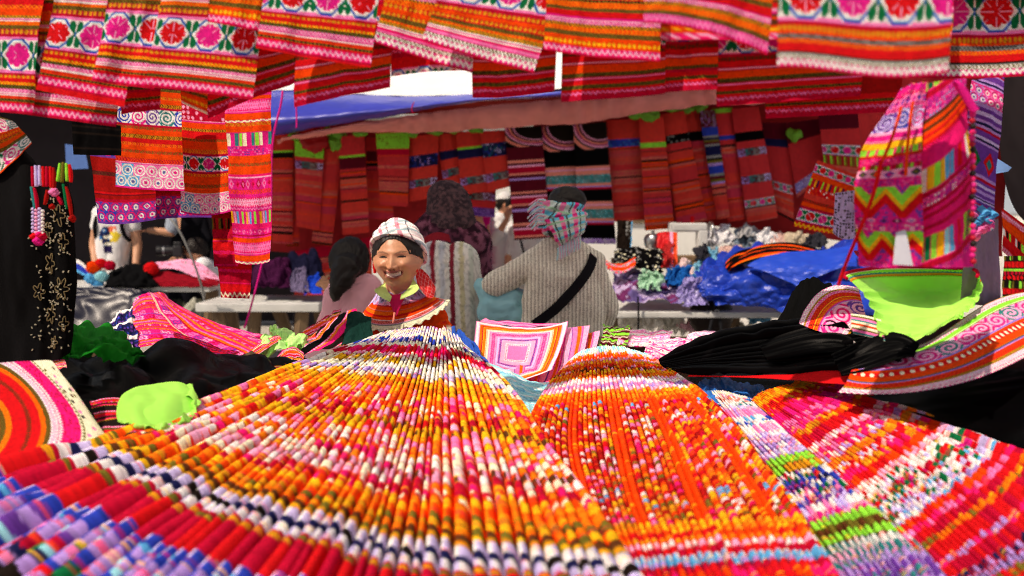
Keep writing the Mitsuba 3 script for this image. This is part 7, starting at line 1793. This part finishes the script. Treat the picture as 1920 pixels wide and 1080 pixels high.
for i, ((px, py, w_, h_, ci), wh) in enumerate(zip(POS, WHERE)):
    yy = 5.75 if py > 460 else 6.15
    heap('crumpled_cloth', f'{HC[ci][1]} {wh}', mound(px - w_ / 2, px + w_ / 2, py - h_ / 2, py + h_ / 2 + 4, yy, yy + .3), lin(HC[ci][0]), 120 + i, 0.05, nu=50, nv=40, group='crumpled cloths heaped behind the right tables')
for i, (px, py, w_, h_, cl, lb) in enumerate(((1224, 452, 14, 22, 'c0c0c4', 'round silver pot under the hanging red skirts right of the gap'),)):
    kk = thing('silver_pot', lb, 'pot')
    o2 = at(px, py, 6.0)
    part(kk, 'pot_body', tube([o2 + [0, 0, -.06], o2 + [0, 0, -.03], o2 + [0, 0, .02], o2 + [0, 0, .05], o2 + [0, 0, .06]], [.05, .07, .075, .06, .04], 24), 'steel', 40)
    part(kk, 'lid_knob', tube([o2 + [0, 0, .06], o2 + [0, 0, .085]], [.012, .016], 12), 'steel', 40)
heap('red_packets', 'bright red and orange packets standing right of the silver pot', Y([(1232, 436, 5.9), (1252, 434, 5.9), (1270, 436, 5.9)], [(1232, 500, 5.8), (1252, 502, 5.8), (1270, 500, 5.8)]), None, 140, 0.01, 'satin', pat=lambda s, t: Bands([(10, solid('red')), (8, solid('red')), (5, solid('palep')), (6, solid('orange'))], 0.006)(t, s), cat='packets')
heap('black_bag', 'black and blue bag hanging beside the black striped skirts', Y([(1158, 412, 6.1), (1186, 414, 6.1)], [(1156, 466, 6.05), (1184, 470, 6.05)]), None, 141, 0.02, pat=lambda s, t: Bands([(20, solid('dark')), (14, specks('dark', ['grey'], 8, 0.3)), (16, solid('sky'))], 0.0045)(t, s), cat='bag')

# under the right table
key = thing('round_basket', 'round dark wok or basket with strap hanging under the right table', 'basket')
o2 = at(1333, 592, 5.25)
m = trimesh.creation.icosphere(subdivisions=4, radius=.16)
m.vertices[:, 1] *= .6
m.vertices += o2
wrinkle(m, 0.006, 20)
part(key, 'bowl', m, 'satin', True, lin('22140f'))
for dx in (-.05, .05):
    part(key, 'strap', tube([o2 + [0, -.1, .2], o2 + [dx * .4, -.13, .05], o2 + [dx, -.12, -.13]], .011, 6, n=12), 'cloth', True, lin('26262a'))
part(key, 'buckle', trimesh.creation.torus(.014, .003).apply_transform(trimesh.transformations.rotation_matrix(math.pi / 2, [1, 0, 0])).apply_translation(o2 + [0, -.15, .05]), 'steel', 30)
kk = thing('cord', 'thin black cord hanging from the right table edge beside the person in grey', 'cord')
put(kk, tube([at(1196, 556, 5.05), at(1197, 590, 5.05), at(1196, 640, 5.05)], .007, 6, n=12), 'cloth', True, lin('101014'))
GW = [(1155, 1205, 570, 620, 'e6e2da', 'white paper bag on the ground under the left end of the right table'), (1190, 1245, 575, 622, 'eae6e0', 'large white sheet on the ground under the right table'), (1236, 1290, 590, 622, 'dcdad2', 'white crumpled plastic on the ground left of the round basket'), (1370, 1420, 604, 632, 'ded2bc', 'cream cloth on the ground right of the round basket'), (1276, 1310, 598, 620, 'd6a8b8', 'pink and white wrapper on the ground beside the round basket'), (1405, 1445, 580, 606, '5a8cac', 'blue bag on the ground at the right end of the table')]
for i, (x0, x1, yt, yb, cl, lb) in enumerate(GW):
    heap('ground_bundle', lb, mound(x0, x1, yt, yb, 5.7, 6.3), lin(cl), 150 + i, 0.06, nu=50, nv=40)
# pink cloths laid flat behind the orange skirt
GP = [(1165, 1260, 618, 640, 2.6, 3.0, 'pink and white striped cloth lying left behind the orange skirt', [(10, solid('palep')), (6, lines(['mag', 'white', 'lila'])), (12, specks('white', ['mag', 'lila', 'salmon'], 5, .6)), (10, lines(['mag', 'palep', 'hot']))]),
      (1215, 1330, 636, 664, 2.25, 2.55, 'magenta and white flowered cloth lying just behind the orange skirt', [(14, specks('palep', ['mag', 'hot', 'white'], 6, .7)), (8, lines(['mag', 'white'])), (10, specks('white', ['mag', 'lila', 'hot'], 5, .7)), (6, solid('mag'))]),
      (1290, 1415, 622, 650, 2.3, 2.8, 'pale pink spotted cloth lying beside the black pleated skirt', [(16, specks('palep', ['hot', 'mag', 'white'], 6, .7)), (6, lines(['white', 'pink'])), (12, specks('palep', ['crim', 'white'], 5, .6))]),
      (1130, 1180, 612, 650, 2.5, 2.8, 'olive and crimson striped cloth edge right of the square cloths', [(8, solid('lime')), (6, solid('maroon')), (5, solid('cream')), (8, solid('maroon')), (6, solid('dark'))])]
for i, (x0, x1, yt, yb, ya, yb2, lb, sp) in enumerate(GP):
    xs = np.linspace(x0, x1, 4)
    drape('pink_flat_cloth' if i < 3 else 'striped_cloth', lb, Y([(x, yt + 3 * math.sin(x), yb2) for x in xs], [(x, (yt + yb) / 2 - 4, (ya + yb2) / 2) for x in xs], [(x - 6, yb + 3 * math.sin(x * 2), ya) for x in xs], [(x - 8, yb + 12, ya - .06) for x in xs]), 130, 70, pat=Bands(sp, 0.0022), amp=0.02, seed=160 + i)
tb2 = thing('side_table', 'low table carrying the pink flowered cloths behind the front stall', 'table')
plank_table(tb2, at(1140, 640, 2.6)[0], at(1430, 640, 2.6)[0], 2.3, 3.02, 0.99, [(at(1160, 640, 2.5)[0], 2.4, 0), (at(1410, 640, 2.5)[0], 2.4, 0), (at(1160, 640, 2.5)[0], 2.95, 0), (at(1410, 640, 2.5)[0], 2.95, 0)], 'wood', .03)

# black embroidered velvet garments at the left edge, with tassels
key = thing('black_velvet_garment', 'black velvet garment with gold flower outlines hanging at the left edge', 'garment')
ctrl = Y([(-120, 255, 1.62), (0, 262, 1.6), (70, 300, 1.58), (120, 340, 1.6)], [(-120, 400, 1.62), (0, 400, 1.57), (80, 410, 1.55), (136, 420, 1.58)], [(-120, 560, 1.62), (0, 556, 1.57), (80, 560, 1.55), (138, 560, 1.58)], [(-120, 690, 1.62), (0, 690, 1.57), (76, 684, 1.55), (130, 660, 1.58)])
P, U, V = surf(ctrl, 120, 160)
P = folds(P, U, V * 1.4, 0.03, 4, 1.5, 170)
part(key, 'velvet_body', (P.reshape(-1, 3), grid_faces(160, 120)), 'velvet', True, lin('060506'))
def outline(cu, cv, r, n=6, turns=1, ph=0.0):
    t = np.linspace(0, 2 * np.pi * turns, 90)
    rr = r * (0.7 + 0.3 * np.cos(n * t + ph))
    return cu + rr * np.cos(t), cv + rr * np.sin(t) * 0.75
sp_ = [RectBivariateSpline(np.linspace(0, 1, 160), np.linspace(0, 1, 120), P[..., k_]) for k_ in range(3)]
nn = normals(P)
sg = -1 if nn[..., 1].mean() > 0 else 1
for (cu, cv, r, n_) in ((.84, .30, .075, 5), (.88, .42, .05, 4), (.72, .52, .06, 5), (.86, .62, .07, 6), (.74, .74, .06, 5), (.9, .78, .05, 4), (.62, .64, .05, 5), (.7, .38, .045, 4), (.8, .88, .05, 5)):
    uu, vv = outline(cu, cv, r, n_)
    pts = np.stack([s_(np.clip(vv, 0, 1), np.clip(uu, 0, 1), grid=False) for s_ in sp_], 1) + [0, -0.003, 0]
    part(key, 'gold_outline', tube(pts, 0.0009, 5), 'cloth', True, lin('8a7a58'))
r3 = np.random.default_rng(3)
sq_v, sq_f = [], []
for i in range(160):
    u_, v_ = 0.55 + .43 * r3.random(), 0.15 + .8 * r3.random()
    c_ = np.array([float(s_(v_, u_)[0, 0]) for s_ in sp_]) + [0, -0.003, 0]
    m = box(c_ - [.0022, .001, .0009], c_ + [.0022, .001, .0009])
    m.apply_transform(trimesh.transformations.rotation_matrix(r3.random() * 3, [0, 1, 0], c_))
    sq_f.append(m.faces + 8 * i)
    sq_v.append(m.vertices)
part(key, 'sequins', (np.vstack(sq_v), np.vstack(sq_f)), 'satin', False, lin('b0a890'), kind='stuff')
key = thing('tassel_string', 'strings of beads, tassels and pink pompoms hanging on the black velvet garment', 'tassels')
def at_(px, py):
    return at(px, py, 1.50)
for (px, y0, y1, cl) in ((62, 392, 440, 'lav'), (68, 394, 442, 'palep'), (74, 392, 442, 'lav'), (80, 396, 440, 'white')):
    for j, yy in enumerate(np.arange(y0, y1, 7)):
        m = trimesh.creation.icosphere(subdivisions=1, radius=.0036)
        m.apply_translation(at_(px, yy))
        part(key, 'bead', m, 'satin', True, C[cl])
for (px, py, r_, cl) in ((101, 361, 8, 'pink'), (72, 452, 9, 'mag'), (64, 444, 7, 'red'), (80, 444, 7, 'crim'), (74, 440, 6, 'hot'), (98, 388, 5, 'dred'), (136, 410, 6, 'dred')):
    m = trimesh.creation.icosphere(subdivisions=3, radius=r_ * 1.5 / F_PX)
    wrinkle(m, 0.004, 160)
    m.apply_translation(at_(px, py))
    part(key, 'pompom', m, 'cloth', True, C[cl])
for i, (x0, y0, x1, y1, cl) in enumerate(((60, 312, 62, 350, 'crim'), (66, 310, 68, 350, 'lav'), (73, 310, 75, 348, 'lav'), (80, 312, 82, 350, 'red'), (87, 312, 88, 350, 'crim'), (94, 312, 96, 352, 'red'), (100, 314, 101, 356, 'dred'), (112, 306, 108, 340, 'lime'), (118, 304, 116, 342, 'olive'), (124, 306, 126, 340, 'lime'), (130, 308, 133, 342, 'red'), (118, 345, 126, 392, 'green'), (124, 350, 134, 405, 'dred'), (58, 350, 66, 392, 'teal'), (64, 352, 70, 392, 'crim'), (88, 356, 84, 384, 'dred'), (106, 366, 116, 384, 'crim'))):
    part(key, 'tassel', tube([at_(x0, y0), at_((x0 + x1) / 2 + 1, (y0 + y1) / 2), at_(x1, y1)], [.0024, .004, .003], 6, n=10), 'cloth', True, C[cl])
key = thing('blue_cloth', 'small patch of pale blue cloth in the dark between the black cloths at left', 'cloth')
P = surf(Y([(122, 270, 5.0), (158, 274, 5.0)], [(124, 318, 5.0), (166, 316, 5.0)]), 20, 20)[0]
put(key, (P.reshape(-1, 3), grid_faces(20, 20)), 'cloth', True, lin('5a78b8'))
